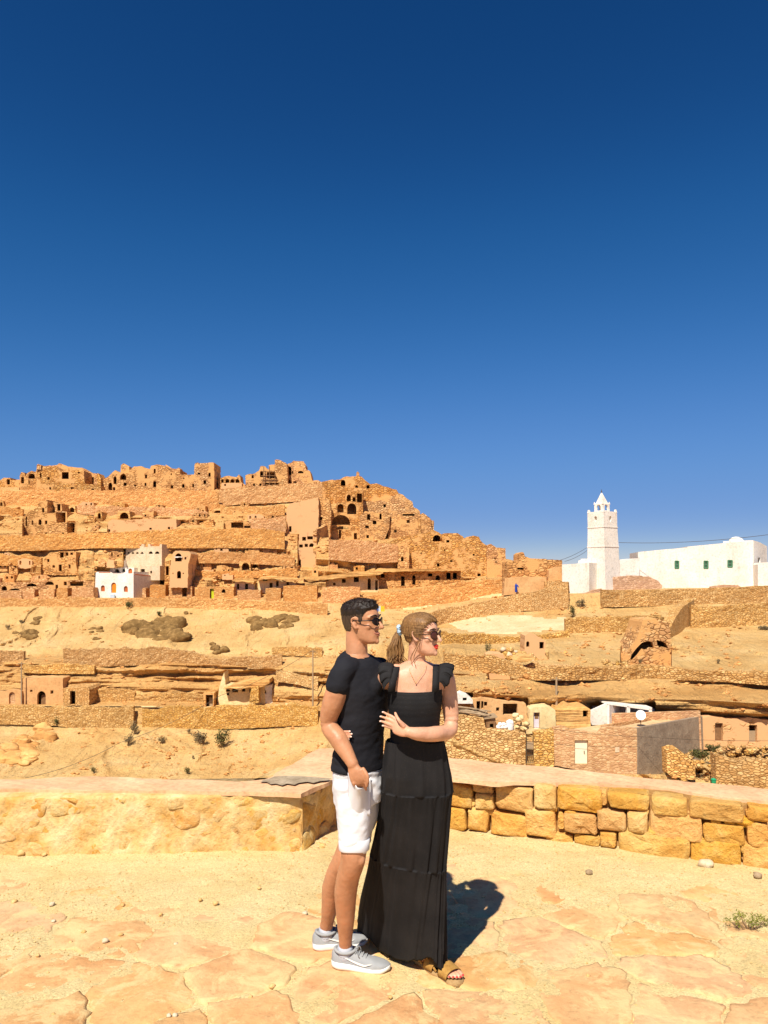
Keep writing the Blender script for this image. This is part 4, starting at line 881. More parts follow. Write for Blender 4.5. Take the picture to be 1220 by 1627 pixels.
shell('stair_room', Plane(0, ((173, 164.5), (214, 163))), [(173, 913), (174, 902), (188, 902), (189, 889), (192, 889), (193, 902), (213, 902), (213, 913)], [(181, 904, 190, 912, 'a'), (193, 903, 198.5, 909, 'a'), (203.5, 903, 210, 911, 'a')], 3, 'white_plaster', wh)
PADS.append((197, 261, 865, 948, 171)); PADS.append((152, 254, 910, 950, 167)); PADS.append((173, 214, 900, 915, 168))
panel('door', wf, 177, 926, 184, 942, 'orange_door', wh, .25, .08, True)
for x0, x1, y0, y1 in ((160.3, 166.2, 930.3, 939.5), (197, 202.8, 931.3, 940.5)): panel('window', wf, x0, y0, x1, y1, 'rust_red', wh, .25, .05, True)
panel('window', Plane(0, ((173, 164.5), (214, 163))), 203.8, 903.5, 209.8, 911, 'rust_red', wh, .25, .05, True)
for (pl_, x0, x1, y, mt) in ((wf, 157, 175, 909.6, 'rust_red'), (ws, 214, 254, 912.5, 'rust_red'), (Plane(0, ((198, 166), (257, 163))), 205, 224, 866, 'rust_red'), (Plane(0, ((198, 166), (257, 163))), 239, 253, 866, 'rust_red')):
    p0, p1 = pl_.pt(x0, y), pl_.pt(x1, y + (4.5 if pl_ is ws else 0)); MB().tube([p0, p1], .09, 6).build('rail', M[mt], wh)
b_ = MB(); p0 = wf.pt(180.5, 950.5) - np.array((0, .6, 0)); b_.box(p0 + np.array((0, 0, .3)), (.9, .5, 1.0)); tag(b_.build('water_drum', M['pale_blue']), 'pale blue drum below the orange door of the white house', 'drum')

# -- many more little crumbling rooms crowd the hill face
r_ = np.random.default_rng(21); taken = [(p[0], p[1], p[2], p[3]) for p in PADS]; made = 0
LBL = {'ruin': 'tiny crumbling stone room clinging to the village hill face', 'ruin_pink': 'tiny crumbling plastered room clinging to the village hill face', 'wall_far': 'tiny crumbling rubble-walled room clinging to the village hill face'}
for k in range(900):
    if made >= 64: break
    x0 = r_.uniform(-90, 600); w = r_.uniform(9, 26); h = r_.uniform(7, 14); yb = r_.choice([r_.uniform(806, 842), r_.uniform(872, 926)]); x1 = x0 + w; yt = yb - h
    top = float(np.interp((x0 + x1) / 2, _c, _LY[17]))
    if yt < top + 10 or (x1 > 520 and yb < 900) or any(x0 < t_[1] + 1 and x1 > t_[0] - 1 and yt < t_[3] - 1 and yb > t_[2] + 1 for t_ in taken): continue
    taken.append((x0, x1, yt, yb)); made += 1; hs = []; n = int(w / 7)
    for i in range(n):
        if r_.random() < .75: cx = x0 + (i + .5) * w / n; hw = r_.uniform(1.1, 2.0); hh = r_.uniform(3, 6.5); y1 = yb - r_.uniform(2, 4); hs.append((cx - hw, max(yt + 1.6, y1 - hh), cx + hw, y1) + (('a',) if r_.random() < .4 else ()))
    mt = ('ruin', 'ruin', 'ruin_pink', 'wall_far')[r_.integers(0, 4)]
    ol = [(x0, yb + 3), (x0 + r_.uniform(-.5, .5), yt + r_.uniform(0, 4)), (x0 + w * .3, yt + r_.uniform(-1, 2)), (x0 + w * .55, yt + r_.uniform(-1, 2)), (x0 + w * .7, yt + r_.uniform(-.5, 4)), (x1, yt + r_.uniform(0, 5)), (x1, yb + 3)]
    ruin('ruined_hut', LBL[mt], 'ruin', [('wall', DB((x0 + x1) / 2, yb) + .4, ol, hs, 2.5, mt)], {'ruin': 'tiny stone rooms on the hill face', 'ruin_pink': 'tiny plastered rooms on the hill face', 'wall_far': 'tiny rubble rooms on the hill face'}[mt])
# ================================================================= mosque and the houses on the near spur
MD = 130.0
mq = empty('mosque', P(1050, 935, MD)); tag(mq, 'long whitewashed mosque hall with green windows and a small roof dome', 'mosque')
hp = Plane(0, ((1014, 129.0), (1197, 126.0)))
shell('hall', hp, [(1013, 940), (1014, 877), (1050, 873.5), (1092, 870), (1092, 868.5), (1150, 863), (1196, 858.5), (1197, 940)], [(1072, 891, 1078.5, 903.5), (1118, 891, 1125, 903.5), (1156, 890, 1163.5, 901.5)], 9, 'white_plaster', mq, 0, .25)
for x0, y0, x1, y1 in ((1072, 891, 1078.5, 903.5), (1118, 891, 1125, 903.5), (1156, 890, 1163.5, 901.5)):
    w_ = panel('window', hp, x0 + .3, y0 + .3, x1 - .3, y1 - .3, 'glass_dark', mq, .16, .04)
    b_ = MB(); q = [hp.pt(x0 + .4, y0 + .4), hp.pt(x1 - .4, y0 + .4), hp.pt(x1 - .4, y1 - .4), hp.pt(x0 + .4, y1 - .4)]; off = np.array((hp.n[0], hp.n[1], 0)) * .02
    q = [p + off for p in q]
    for i in range(4): b_.tube([q[i], q[(i + 1) % 4]], .13, 4)
    b_.tube([(q[0] + q[1]) / 2, (q[2] + q[3]) / 2], .06, 4); b_.tube([(q[0] + q[3]) / 2, (q[1] + q[2]) / 2], .05, 4)
    fr_ = b_.build('frame', M['green_frame']); fr_.parent = w_
shell('end_room', Plane(0, ((1197, 126), (1219, 131))), [(1197, 940), (1197, 858.5), (1208, 862), (1218.5, 868), (1219, 940)], [(1204, 886, 1208, 895)], 5, 'white_plaster', mq)
shell('forecourt_block', Plane(0, ((1204, 123), (1300, 121))), [(1204, 940), (1204, 897), (1206, 894), (1300, 890), (1300, 940)], [], 3, 'white_plaster', mq)
b_ = MB(); b_.ell(hp.pt(1183, 861) + np.array((0, 3, .1)), (1.25, 1.25, .95)); b_.build('dome', M['white_plaster'], mq, True)
lw = Plane(0, ((960, 126.5), (1015, 127.5)))
shell('low_wing', lw, [(966, 942), (966, 893), (985, 890.5), (1016, 887), (1016, 942)], [], 5, 'white_plaster', mq)
shell('bare_stonework', Plane(0, ((969, 125), (1052, 125.6))), [(969, 938), (969, 917), (985, 916), (1010, 914.5), (1030, 916), (1044, 922), (1052, 930), (1052, 938)], [], 1.6, 'pink_stone', mq, .4)
shell('bare_stonework', Plane(0, ((1128, 124.2), (1180, 123.6))), [(1128, 938), (1130, 932), (1150, 929), (1172, 929.5), (1178, 933), (1180, 938)], [], 1.0, 'pink_stone', mq, .3)
ab = empty('white_annex', P(915, 947, 124)); tag(ab, 'plain white annex left of the minaret with a peeling stone footing', 'building')
shell('wall', Plane(0, ((893, 127), (936, 123.5))), [(893, 924), (893, 897), (910, 896), (936, 894), (936, 950), (906, 951), (904, 925)], [(909, 900.5, 910, 903), (913, 901, 914, 903), (918, 900.5, 919, 902.5)], 7, 'white_plaster', ab, 0, .3)
shell('parapet_block', Plane(0, ((918, 130), (937, 129.5))), [(918, 900), (919, 890.5), (922, 890.5), (923, 888), (937, 887.5), (937, 900)], [], 3, 'white_plaster', ab)
shell('footing', Plane(0, ((905, 122.6), (955, 121.9))), [(905, 953), (905, 947), (915, 945), (930, 942), (940, 938), (956, 935), (957, 942), (948, 948), (935, 952)], [], 1.0, 'pink_stone', ab, .6)
# minaret: square shaft turned on its corner
mn = empty('minaret', P(962, 935, 125.0)); tag(mn, 'tall square whitewashed minaret with a pointed lantern top', 'minaret')
m0 = P(962, 935, 124.2); s_ = 3.45; ang = math.atan2(20.5, 25.0)
va = math.atan2(m0[0], m0[1]); vr = np.array((math.cos(va), -math.sin(va))); vf = np.array((math.sin(va), math.cos(va)))
dl = -math.cos(ang) * vr + math.sin(ang) * vf; dr = math.sin(ang) * vr + math.cos(ang) * vf
def mz(py): return Zat(py, 125.0)
def sq(k, off=0.0, inset=0.0):
    """corner polygon of the shaft, k = scale about its axis"""
    c_ = m0[:2] + (dl + dr) * s_ / 2
    return [c_ + (dl * a_ + dr * b2) * (s_ / 2 * k) for a_, b2 in ((-1, -1), (-1, 1), (1, 1), (1, -1))]
def frust(k0, k1, y0, y1, name, mt='white_plaster'):
    a_, b2 = sq(k0), sq(k1); v_ = [(*p, mz(y0)) for p in a_] + [(*p, mz(y1)) for p in b2]
    return child(mesh(name, v_, [(0, 1, 2, 3), (7, 6, 5, 4)] + [(i, i + 4, (i + 1) % 4 + 4, (i + 1) % 4) for i in range(4)], M[mt]), mn)
pl_l = Plane(0, ((937, 126.5), (962, 124.2))); pl_r = Plane(0, ((962, 124.2), (983, 127.0)))
frust(1.10, 1.05, 945, 869, 'base_shaft'); frust(1.05, 1.0, 868, 838, 'middle_shaft'); frust(1.09, 1.09, 869.2, 867.8, 'string_course'); frust(1.04, 1.04, 838.2, 836.6, 'string_course')
# bell stage with real arched niches
a_ = sq(1.0)
for i in range(4):
    p0, p1 = np.array(a_[i]), np.array(a_[(i + 1) % 4]); u_ = (p1 - p0) / np.linalg.norm(p1 - p0)
    class _Q(Plane): pass
    L = np.linalg.norm(p1 - p0); z0, z1 = mz(836.8), mz(812.5); n_ = np.array((-u_[1], u_[0])); c0 = np.mean(np.array(a_), 0)
    if np.dot(n_, c0 - p0) < 0: n_ = -n_
    out = [(0, z0), (L, z0), (L, z1), (0, z1)]; cx = L / 2; niche = [(cx + .28, (z0 + z1) / 2 - .1), (cx, (z0 + z1) / 2 - .55), (cx - .28, (z0 + z1) / 2 - .1)] + [(cx - .28 * math.cos(t_), (z0 + z1) / 2 + .25 + .28 * math.sin(t_)) for t_ in np.linspace(0, math.pi, 7)]
    pts3 = [np.array((*(p0 + u_ * x), z)) for x, z in out + niche]
    f = [tuple(t_) for t_ in tessellate_polygon([[Vector((x, z, 0)) for x, z in out], [Vector((x, z, 0)) for x, z in niche]])]
    k0 = len(pts3); pts3 += [p + np.array((*n_ * .4, 0)) for p in pts3[4:4 + len(niche)]]; nn = len(niche)
    f += [(4 + j, 4 + (j + 1) % nn, k0 + (j + 1) % nn, k0 + j) for j in range(nn)] + [tuple(range(k0, k0 + nn))]
    child(mesh('bell_stage_wall', pts3, f, M['white_plaster']), mn)
frust(.995, .995, 814.5, 812.6, 'roof_slab')
for p in sq(.90):
    b_ = MB(); b_.box((p[0], p[1], mz(811.3)), (.42, .42, .55), math.atan2(dr[1], dr[0]), .55); b_.build('pinnacle', M['white_plaster'], mn)
a_ = sq(.52)
for i in range(4):                       # lantern: four arched sides
    p0, p1 = np.array(a_[i]), np.array(a_[(i + 1) % 4]); L = np.linalg.norm(p1 - p0); u_ = (p1 - p0) / L; n_ = np.array((-u_[1], u_[0])); c0 = np.mean(np.array(a_), 0)
    if np.dot(n_, c0 - p0) < 0: n_ = -n_
    z0, z1 = mz(812.6), mz(799.5); out = [(0, z0), (L, z0), (L, z1), (0, z1)]; zm = z0 + .45 * (z1 - z0); hw = L * .24
    niche = [(L / 2 + hw, z0 + .25), (L / 2 - hw, z0 + .25)] + [(L / 2 - hw * math.cos(t_), zm + .2 + hw * math.sin(t_)) for t_ in np.linspace(0, math.pi, 9)]
    pts3 = [np.array((*(p0 + u_ * x), z)) for x, z in out + niche]
    f = [tuple(t_) for t_ in tessellate_polygon([[Vector((x, z, 0)) for x, z in out], [Vector((x, z, 0)) for x, z in niche]])]
    k0 = len(pts3); pts3 += [p + np.array((*n_ * .22, 0)) for p in pts3[4:4 + len(niche)]]; nn = len(niche)
    f += [(4 + j, 4 + (j + 1) % nn, k0 + (j + 1) % nn, k0 + j) for j in range(nn)]
    child(mesh('lantern_wall', pts3, f, M['white_plaster']), mn)
for p in sq(.50):
    b_ = MB(); b_.box((p[0], p[1], mz(798.2)), (.24, .24, .42), math.atan2(dr[1], dr[0]), .4); b_.build('pinnacle', M['white_plaster'], mn)
frust(.50, .40, 800, 797.5, 'spire_base'); frust(.40, .04, 797.5, 781.5, 'spire')
c0 = np.mean(np.array(sq(1)), 0); b_ = MB(); b_.tube([(*c0, mz(782.5)), (*c0, mz(776))], .05, 6); b_.ell((*c0, mz(779.5)), (.13, .13, .13), None, 8, 6); b_.build('finial', M['metal_dark'], mn)
b_ = MB(); hq = pl_l.pt(940, 902); b_.box(hq + np.array((.1, -.05, 0)), (.35, .3, .5), ang); tag(b_.build('loudspeaker', M['wood_dark']), 'small brown horn box fixed low on the minaret', 'loudspeaker')
# overhead wires
def wire(label, pts_, sag=.6, r=.035):
    q = []
    for i in range(len(pts_) - 1):
        a_, b2 = np.array(pts_[i]), np.array(pts_[i + 1])
        for k in range(12): t_ = k / 12; q.append(a_ + (b2 - a_) * t_ - np.array((0, 0, sag * 4 * t_ * (1 - t_))))
    q.append(np.array(pts_[-1])); return tag(MB().tube(q, r, 4).build('overhead_wire', M['metal_dark']), label, 'wire')
wire('black overhead wire running from the minaret over the mosque roof', [P(983, 862, 128), P(1225, 849, 112), P(1420, 838, 105)], .5)
wire('upper of two black wires from the ruins to the minaret', [P(886, 891, 140), P(937, 867, 128)], .3)
wire('lower of two black wires from the ruins to the minaret', [P(897, 892, 140), P(937, 871.5, 128)], .3)
# ruins between hill and mosque
ruin('ruined_house', 'tumbledown stone house with a jagged stub, next to the white annex', 'ruin', [
 (W_, 138, [(806, 945), (806, 892), (824, 892), (825, 880), (829, 877), (832, 878), (834, 884), (842, 887), (870, 889), (893, 890), (893, 945)], [(868, 916, 877, 924), (880, 915, 885.5, 923), (822, 902, 832, 905)], 6, 'ruin'),
 ('plastered_room', 136.5, [(870, 940), (872, 906), (880, 902), (893, 900), (893, 940)], [], 2, 'ochre_plaster'),
 ('plastered_room', 136, [(800, 946), (802, 919), (830, 916), (868, 917), (868, 940)], [], 2, 'ochre_plaster'),
 (W_, 135, [(865, 940), (866, 924), (904, 921), (905, 962), (880, 962)], [], 2, 'wall_mid')])
b_ = MB(); b_.tube([P(832, 934, 134), P(832, 912, 134)], .22, 6); b_.ell(P(832, 909, 134), (.36, .3, .36)); tag(b_.build('lamp_post', M['white_paint'], None, True), 'white lamp on a short post by the tumbledown house', 'lamp')
# ruined arch and diagonal buttress
ruin('ruined_house', 'collapsed vaulted room with a torn black arch opening in the slope', 'ruin', [
 (W_, 98.5, [(985, 1062), (990, 1046), (1002, 1030), (1012, 1015), (1022, 985), (1045, 983), (1064, 990), (1068, 1064), (1030, 1066)], [[(1001, 1047), (1004, 1039), (1012, 1029), (1020, 1021), (1030, 1018.5), (1037, 1021), (1039, 1030), (1033, 1028.5), (1027, 1033), (1021, 1031), (1014, 1041), (1006, 1049)], [(1043, 1017), (1051, 1018.5), (1058, 1022), (1062, 1030), (1054, 1028), (1048, 1029.5), (1044, 1024)]], 5, 'ruin')])
dq = Plane(0, ((1052, 97), (1103, 110)))
dg = empty('diagonal_buttress', P(1060, 1066, 98)); tag(dg, 'long ruined wall climbing diagonally up the slope towards the mosque', 'wall')
shell('wall', dq, [(1052, 1068), (1052, 1026), (1064, 1000), (1075, 978), (1085, 964), (1098, 956), (1103, 951), (1104, 985), (1090, 1012), (1075, 1038), (1062, 1066)], [], 1.4, 'wall_mid', dg, .5)
SW('ragged upper edge of the torn vault, a rough stone strip', [(1018, 984, 990), (1040, 983, 990), (1066, 981, 988), (1084, 968, 986), (1098, 955, 975)], 'wall_mid', dd=((1018, 100), (1098, 108)), dens=.3, rag=.5)
rh = ruin('ruined_tower', 'stump of a small ruined tower with two black holes above a stone heap', 'ruin', [
 (W_, 93, [(832, 1050), (834, 1010), (840, 1006), (850, 1008), (860, 1014), (867, 1020), (866, 1040), (872, 1050)], [(836, 1019, 841, 1028, 'a'), (857, 1020, 864, 1031), (826, 1040, 828, 1041)][:2], 3, 'ruin_pink')])
ruin('ruined_house', 'broken stone house side with a slab roof edge beside the stone heap', 'ruin', [
 (W_, 88.5, [(774, 1082), (775, 1042), (782, 1038), (800, 1040), (806, 1060), (812, 1082)], [], 3, 'ruin_pink'),
 ('slab', 86.5, [(818, 1050), (830, 1042), (848, 1043), (850, 1048), (834, 1052)], [], 3, 'hill_rock'),
 (W_, 87.5, [(818, 1076), (830, 1062), (856, 1052), (858, 1058), (905, 1057), (903, 1062), (840, 1072)], [(862, 1057.5, 900, 1059)][:0], 1.5, 'wall_mid')])
hs_ = empty('stone_heap', P(815, 1060, 88)); tag(hs_, 'tumbled heap of pale stones beside the stump tower', 'stones')
r_ = np.random.default_rng(12)
for i in range(120):
    x = r_.uniform(780, 850); y = r_.uniform(1030 + abs(x - 805) * .25, 1078); d_ = 88.2 - (y - 1030) * .03 + r_.uniform(-.4, .3)
    pebble(P(x, y, d_), r_.uniform(.18, .55), i, M['cream_plaster'] if i % 3 == 0 else M['wall_mid'], 'stone', hs_, 7, 5, .7)
hs2 = empty('stone_heap', P(970, 1070, 86)); tag(hs2, 'low scatter of stones spilling below the torn vault', 'stones')
for i in range(60):
    x = r_.uniform(960, 1000); y = r_.uniform(1050, 1080); pebble(P(x, y, D1(x, y) - .3), r_.uniform(.15, .4), i + 9, M['wall_mid'], 'stone', hs2, 7, 5, .7)

PADS.append((745, 838, 1112, 1158, 72.5)); PADS.append((842, 938, 1120, 1160, 72.5)); PADS.append((937, 1042, 1116, 1160, 76)); PADS.append((1114, 1300, 1142, 1178, 75)); PADS.append((722, 752, 1100, 1118, 72.5)); PADS.append((880, 1116, 1140, 1230, 78))
# ---- near houses
zr = Zat(1157, 67.0)
bh = empty('brick_house', P(950, 1230, 67)); tag(bh, 'flat-roofed rose brick house with a cream door and a grey stuccoed side', 'house')
A_, B_, C_ = P(878, 1156, 67.6), P(1012, 1157, 67.0), P(1116, 1138, 72.8); D_ = A_ + (C_ - B_) * .8
fp = Plane(0, ((878, 67.6), (1012, 67.0)))
shell('front_wall', fp, [(878, 1216), (878, 1156), (893, 1153.5), (905, 1159), (950, 1165), (958, 1154), (1012, 1157), (1012, 1238), (980, 1234)], [(913, 1176, 934, 1214)], .45, 'brick_rose', bh, 0, .3)
for x, y0, w, h in ((882, 1199, 6, 12), (977, 1187, 7, 8)):
    pass
dr_ = panel('door', fp, 914, 1177, 933.5, 1214, 'cream_door', bh, .22, .06)
MB().box(fp.pt(929, 1196) + np.array((0, .18, 0)), (.06, .06, .25)).build('handle', M['metal_dark'], bh)
panel('patch', fp, 977, 1187, 984, 1195, 'cream_plaster', bh, -.03, .05)
zt = [A_[2], B_[2], C_[2], D_[2]]
def quadwall(p, q, z0, z1a, z1b, th, name, mt, parent, res=.5):
    p, q = np.array(p[:2]), np.array(q[:2]); u_ = (q - p) / np.linalg.norm(q - p); n_ = np.array((-u_[1], u_[0])); L = np.linalg.norm(q - p)
    nu = max(2, int(L / res)); vs_ = []; rows_ = []
    pts_ = [(*p, z0), (*q, z0), (*q, z1b), (*p, z1a)]; back = [(*(p + n_ * th), z0), (*(q + n_ * th), z0), (*(q + n_ * th), z1b), (*(p + n_ * th), z1a)]
    return child(mesh(name, pts_ + back, [(0, 1, 2, 3), (7, 6, 5, 4), (3, 2, 6, 7), (0, 3, 7, 4), (1, 5, 6, 2)], M[mt]), parent)
zb = Zat(1240, 66.5)
quadwall(B_ + np.array((.012, 0, 0)), C_, zb, B_[2], C_[2] + .0, .35, 'grey_side_wall', 'grey_stucco', bh)
quadwall(C_ + np.array((-.36, .0, 0)), D_, zb, C_[2] + .55, C_[2] + .4, .35, 'back_parapet', 'brick_rose', bh)
zroof = B_[2] - .28
b_ = MB(); q = [B_ + np.array((-.25, .2, 0)), C_ + np.array((-.35, -.05, 0)), D_ + np.array((3.9, -.1, 0)), A_ + np.array((4.6, .3, 0))]; b_.prism([tuple(x[:2]) for x in q], zroof - .25, zroof); b_.build('roof', M['roof_earth'], bh)
q = [A_ + np.array((.1, .35, 0)), A_ + np.array((4.5, .32, 0)), D_ + np.array((3.8, -.2, 0)), D_ + np.array((.2, -.2, 0))]; b_ = MB().prism([tuple(x[:2]) for x in q], zroof - .5, zroof - .22); b_.build('roof', M['roof_earth'], bh)
e0, e1 = A_ + np.array((4.55, .3, 0)), D_ + np.array((3.85, 0, 0)); quadwall(e0, e1, zroof - .5, B_[2] + .02, B_[2] - .02, .22, 'roof_parapet', 'brick_rose', bh)
panel('window', fp, 927, 1161, 948, 1164.5, 'glass_dark', bh, .5, .1) if False else None
# white roof room
wr = empty('white_roof_room', P(980, 1148, 71)); tag(wr, 'open-fronted whitewashed room behind the brick house roof', 'building')
wp = Plane(0, ((937, 72.0), (1035, 72.6)))
shell('wall', wp, [(937, 1150), (937, 1133), (940, 1129), (964, 1118), (975, 1150)], [], .35, 'white_plaster', wr)
shell('lintel', wp, [(963, 1119), (964, 1117), (1036, 1124), (1036, 1129), (1028, 1128)], [], 2.6, 'white_plaster', wr)
shell('post', wp, [(996, 1150), (996, 1122), (1001, 1122.5), (1001, 1150)], [], .35, 'white_plaster', wr)
shell('post', wp, [(1031, 1150), (1031, 1126), (1036, 1126), (1036, 1150)], [], .35, 'white_plaster', wr)
shell('back_wall', Plane(74.8), [(940, 1152), (941, 1122), (1040, 1126), (1040, 1152)], [(1003, 1131, 1012, 1139)], .4, 'white_plaster', wr)
shell('side_wall', Plane(0, ((968, 72.3), (985, 74.8))), [(968, 1152), (968, 1120), (985, 1122), (985, 1152)], [], .2, 'white_plaster', wr)
# satellite dish
sd = empty('satellite_dish', P(1018, 1146, 69)); tag(sd, 'white satellite dish standing on the brick house roof', 'dish')
dc = P(1018, 1136.5, 69); nrm = Vector((-.25, -.85, .45)).normalized(); rot = nrm.to_track_quat('Z', 'Y').to_matrix(); vs_ = []
for i in range(7):
    r0 = .43 * i / 6
    for j in range(20):
        th = 2 * math.pi * j / 20; p = rot @ Vector((r0 * math.cos(th), r0 * math.sin(th) * 1.08, .5 * r0 * r0)); vs_.append(np.array(dc) + np.array(p))
child(mesh('reflector', vs_, gridfaces(20, 7, True), M['white_paint'], None, True), sd)
fp_ = np.array(dc) + np.array(rot @ Vector((0, -.1, .45))); b_ = MB(); b_.tube([np.array(dc) + np.array(rot @ Vector((0, -.42, .08))), fp_], .02, 6); b_.ell(fp_, (.05, .05, .05), None, 8, 6); b_.build('feed_arm', M['metal_dark'], sd)
MB().tube([np.array(dc) + np.array((0, .06, 0)), (dc[0], dc[1] + .06, zroof)], .035, 6).build('mast', M['metal_dark'], sd)
# stone yard wall, gate, cave house, shack
SW('dry-stone yard wall of small courses before the cave houses', [(690, 1140, 1214), (720, 1137, 1213), (768, 1140, 1212), (772, 1158, 1212), (800, 1161, 1212), (835, 1166, 1214)], 'wall_mid', dd=((690, 68.4), (835, 67.6)), dens=.22, rag=.18)
SW('short stretch of yard wall between the metal gate and the brick house', [(848.5, 1166, 1215), (865, 1163, 1216), (880, 1160, 1217)], 'wall_mid', dd=((848, 67.5), (880, 67.5)), dens=.22, rag=.18)
gt = empty('metal_gate', P(842, 1212, 67.7)); tag(gt, 'rusty metal gate with a grey upper sheet set in the yard wall', 'gate')
gp = Plane(67.8); b_ = MB()
for x in (836.2, 848): b_.tube([gp.pt(x, 1214), gp.pt(x, 1170)], .04, 6)
for y in (1178, 1190, 1200, 1212): b_.tube([gp.pt(836.2, y), gp.pt(848, y)], .03, 6)
b_.build('gate_frame', M['metal_dark'], gt)
for x in (839, 842, 845): MB().tube([gp.pt(x, 1190), gp.pt(x, 1212)], .018, 5).build('bar', M['metal_dark'], gt)
panel('sheet', gp, 837, 1179, 847.5, 1189.5, 'grey_wood', gt, -.02, .03)
ch = ruin('cave_house', 'pale yellow plastered cave front with a lilac door beneath the cliff', 'house', [
 (W_, 70.2, [(832, 1166), (838, 1150), (843, 1128), (848, 1124), (862, 1123), (872, 1123), (882, 1128), (884, 1166)], [(847.5, 1132, 857.5, 1158)], 3, 'cave_plaster'), ('rock_wall', 70.6, [(882, 1166), (878, 1140), (884, 1124), (892, 1126), (903, 1119), (913, 1123), (925, 1121), (938, 1127), (938, 1166)], [(926, 1129, 934, 1140)], 3, 'hill_rock')], settle=False)
panel('door', Plane(70.2), 848, 1133, 857.3, 1158, 'lilac_door', ch, .3, .06); 
hv_ = panel('vent', Plane(70.2), 850.5, 1134, 856.5, 1143, 'wood_dark', ch, .28, .03)
ruin('cave_house', 'shadowed cave dwelling front with plank shutters under the rock lip', 'house', [
 (W_, 70.6, [(745, 1160), (748, 1112), (765, 1108), (800, 1114), (835, 1118), (840, 1160)], [(757, 1114, 763, 1128), (769, 1115, 774, 1122), (764.5, 1114, 768, 1126), (799, 1118, 822, 1136), (788, 1124, 793, 1130)], 3, 'ochre_plaster')], settle=False)
sk = empty('plank_shack', P(781, 1160, 68.6)); tag(sk, 'small dark plank shack with a flat board roof on the yard wall', 'shack')
shell('wall', Plane(68.3), [(773, 1158), (771, 1143), (787, 1141), (788, 1158)], [(778, 1150, 784, 1157)], 1.2, 'wood_dark', sk); shell('roof', Plane(68.1), [(769, 1143), (769.5, 1141), (790, 1138.5), (790, 1140.5)], [], 1.8, 'grey_wood', sk)
tr = empty('brushwood_stack', P(750, 1137, 68)); tag(tr, 'stack of grey palm trunks and branches lying on the yard wall', 'branches')
for i in range(14):
    x0 = 722 + r_.uniform(-8, 10); y0 = 1128 + i * .7 + r_.uniform(-1, 1); MB().tube([P(x0, y0 - 6, 68.3 + r_.uniform(-.2, .6)), P(x0 + 25, y0 - 2.5, 68.3 + r_.uniform(-.2, .5)), P(x0 + r_.uniform(40, 52), y0 + 1.5, 68.3 + r_.uniform(-.2, .5))], r_.uniform(.05, .1), 6).build('branch', M['grey_wood'], tr)
wb = empty('white_hut', P(738, 1116, 70)); tag(wb, 'small whitewashed hut with a single square window under the cliff', 'hut')
shell('wall', Plane(70), [(722, 1118), (722, 1104), (732, 1100), (742, 1104), (751, 1112), (751, 1118)], [(735, 1108.5, 741.5, 1113.5)], 2.5, 'white_plaster', wb)
tk = empty('water_tank', P(810, 1160, 68.7)); tag(tk, 'white plastic water tank standing in the yard', 'tank'); c_ = P(810, 1159, 68.6)
pr = [(0.0, .33), (.06, .35), (.5, .35), (.72, .33), (.8, .24), (.84, .12), (.88, .12), (.9, .05)]; vs_ = [(c_[0] + r0 * math.cos(j * math.pi / 8), c_[1] + r0 * math.sin(j * math.pi / 8), c_[2] + z) for z, r0 in pr for j in range(16)]
child(mesh('barrel', vs_, gridfaces(16, len(pr), True), M['white_paint'], None, True), tk)
hp3 = empty('stone_heap', P(825, 1158, 69)); tag(hp3, 'heap of yellow building stones beside the water tank', 'stones')
for i in range(40):
    x = r_.uniform(795, 838); y = 1160 - r_.random() * 28 * max(.1, 1 - abs(x - 822) / 24); pebble(P(x, y, 69 + r_.uniform(-.3, .4)), r_.uniform(.14, .34), i + 3, M['cave_plaster'], 'stone', hp3, 7, 5, .8)
gb = empty('rubbish_bags', P(795, 1158, 68.6)); tag(gb, 'white sacks piled beside the plank shack', 'sacks')
for i in range(5): pebble(P(792 + i * 2.6, 1155 - (i % 2) * 4, 68.4), .24, i + 21, M['white_paint'], 'sack', gb, 9, 6, .8)
# houses at the right end
rr = ruin('cave_house', 'low ochre house front with two weathered plank doors under the cliff', 'house', [
 (W_, 73.0, [(1112, 1190), (1114, 1142), (1130, 1138), (1160, 1143), (1190, 1140), (1225, 1145), (1300, 1148), (1300, 1196)], [(1136, 1149, 1148.5, 1178), (1190, 1152, 1203, 1180), (1250, 1154, 1262, 1184)], 3, 'ruin_pink')], settle=False)
panel('door', Plane(73.0), 1139, 1151, 1148.2, 1178, 'wood_dark', rr, .35, .06); panel('door', Plane(73.0), 1191, 1162, 1202.5, 1180, 'grey_wood', rr, .3, .06)
SW('broken end of a rough stone wall beside the grey stuccoed side', [(1060, 1189, 1226), (1066, 1187, 1230), (1080, 1190, 1234), (1096, 1204, 1236), (1104, 1222, 1236)], 'wall_mid', dd=((1060, 64.5), (1104, 63.5)), dens=.22, rag=.4, th=1.2)
SW('rough dry-stone garden wall below the plank doors', [(1138, 1204, 1250), (1160, 1208, 1252), (1190, 1206, 1254), (1225, 1210, 1256), (1320, 1214, 1262)], 'wall_mid', dd=((1138, 61.0), (1320, 58.5)), dens=.22, rag=.4, th=1.0)
hp4 = empty('stone_heap', P(1100, 1235, 62)); tag(hp4, 'loose stones spread over the bank between the two broken walls', 'stones')
for i in range(110):
    x = r_.uniform(1085, 1225); y = r_.uniform(1192, 1240) if x < 1140 else r_.uniform(1186, 1206); d_ = D1(x, y) - .15 if x < 1140 else 62.5 + r_.uniform(-.3, 1.5); pebble(P(x, y, d_), r_.uniform(.12, .42), i + 70, M['wall_mid'], 'stone', hp4, 7, 5, .65)
gbn = empty('rubbish_bin', P(1134, 1246, 59)); tag(gbn, 'small green plastic bin by the garden wall', 'bin'); c_ = P(1134, 1246, 59)
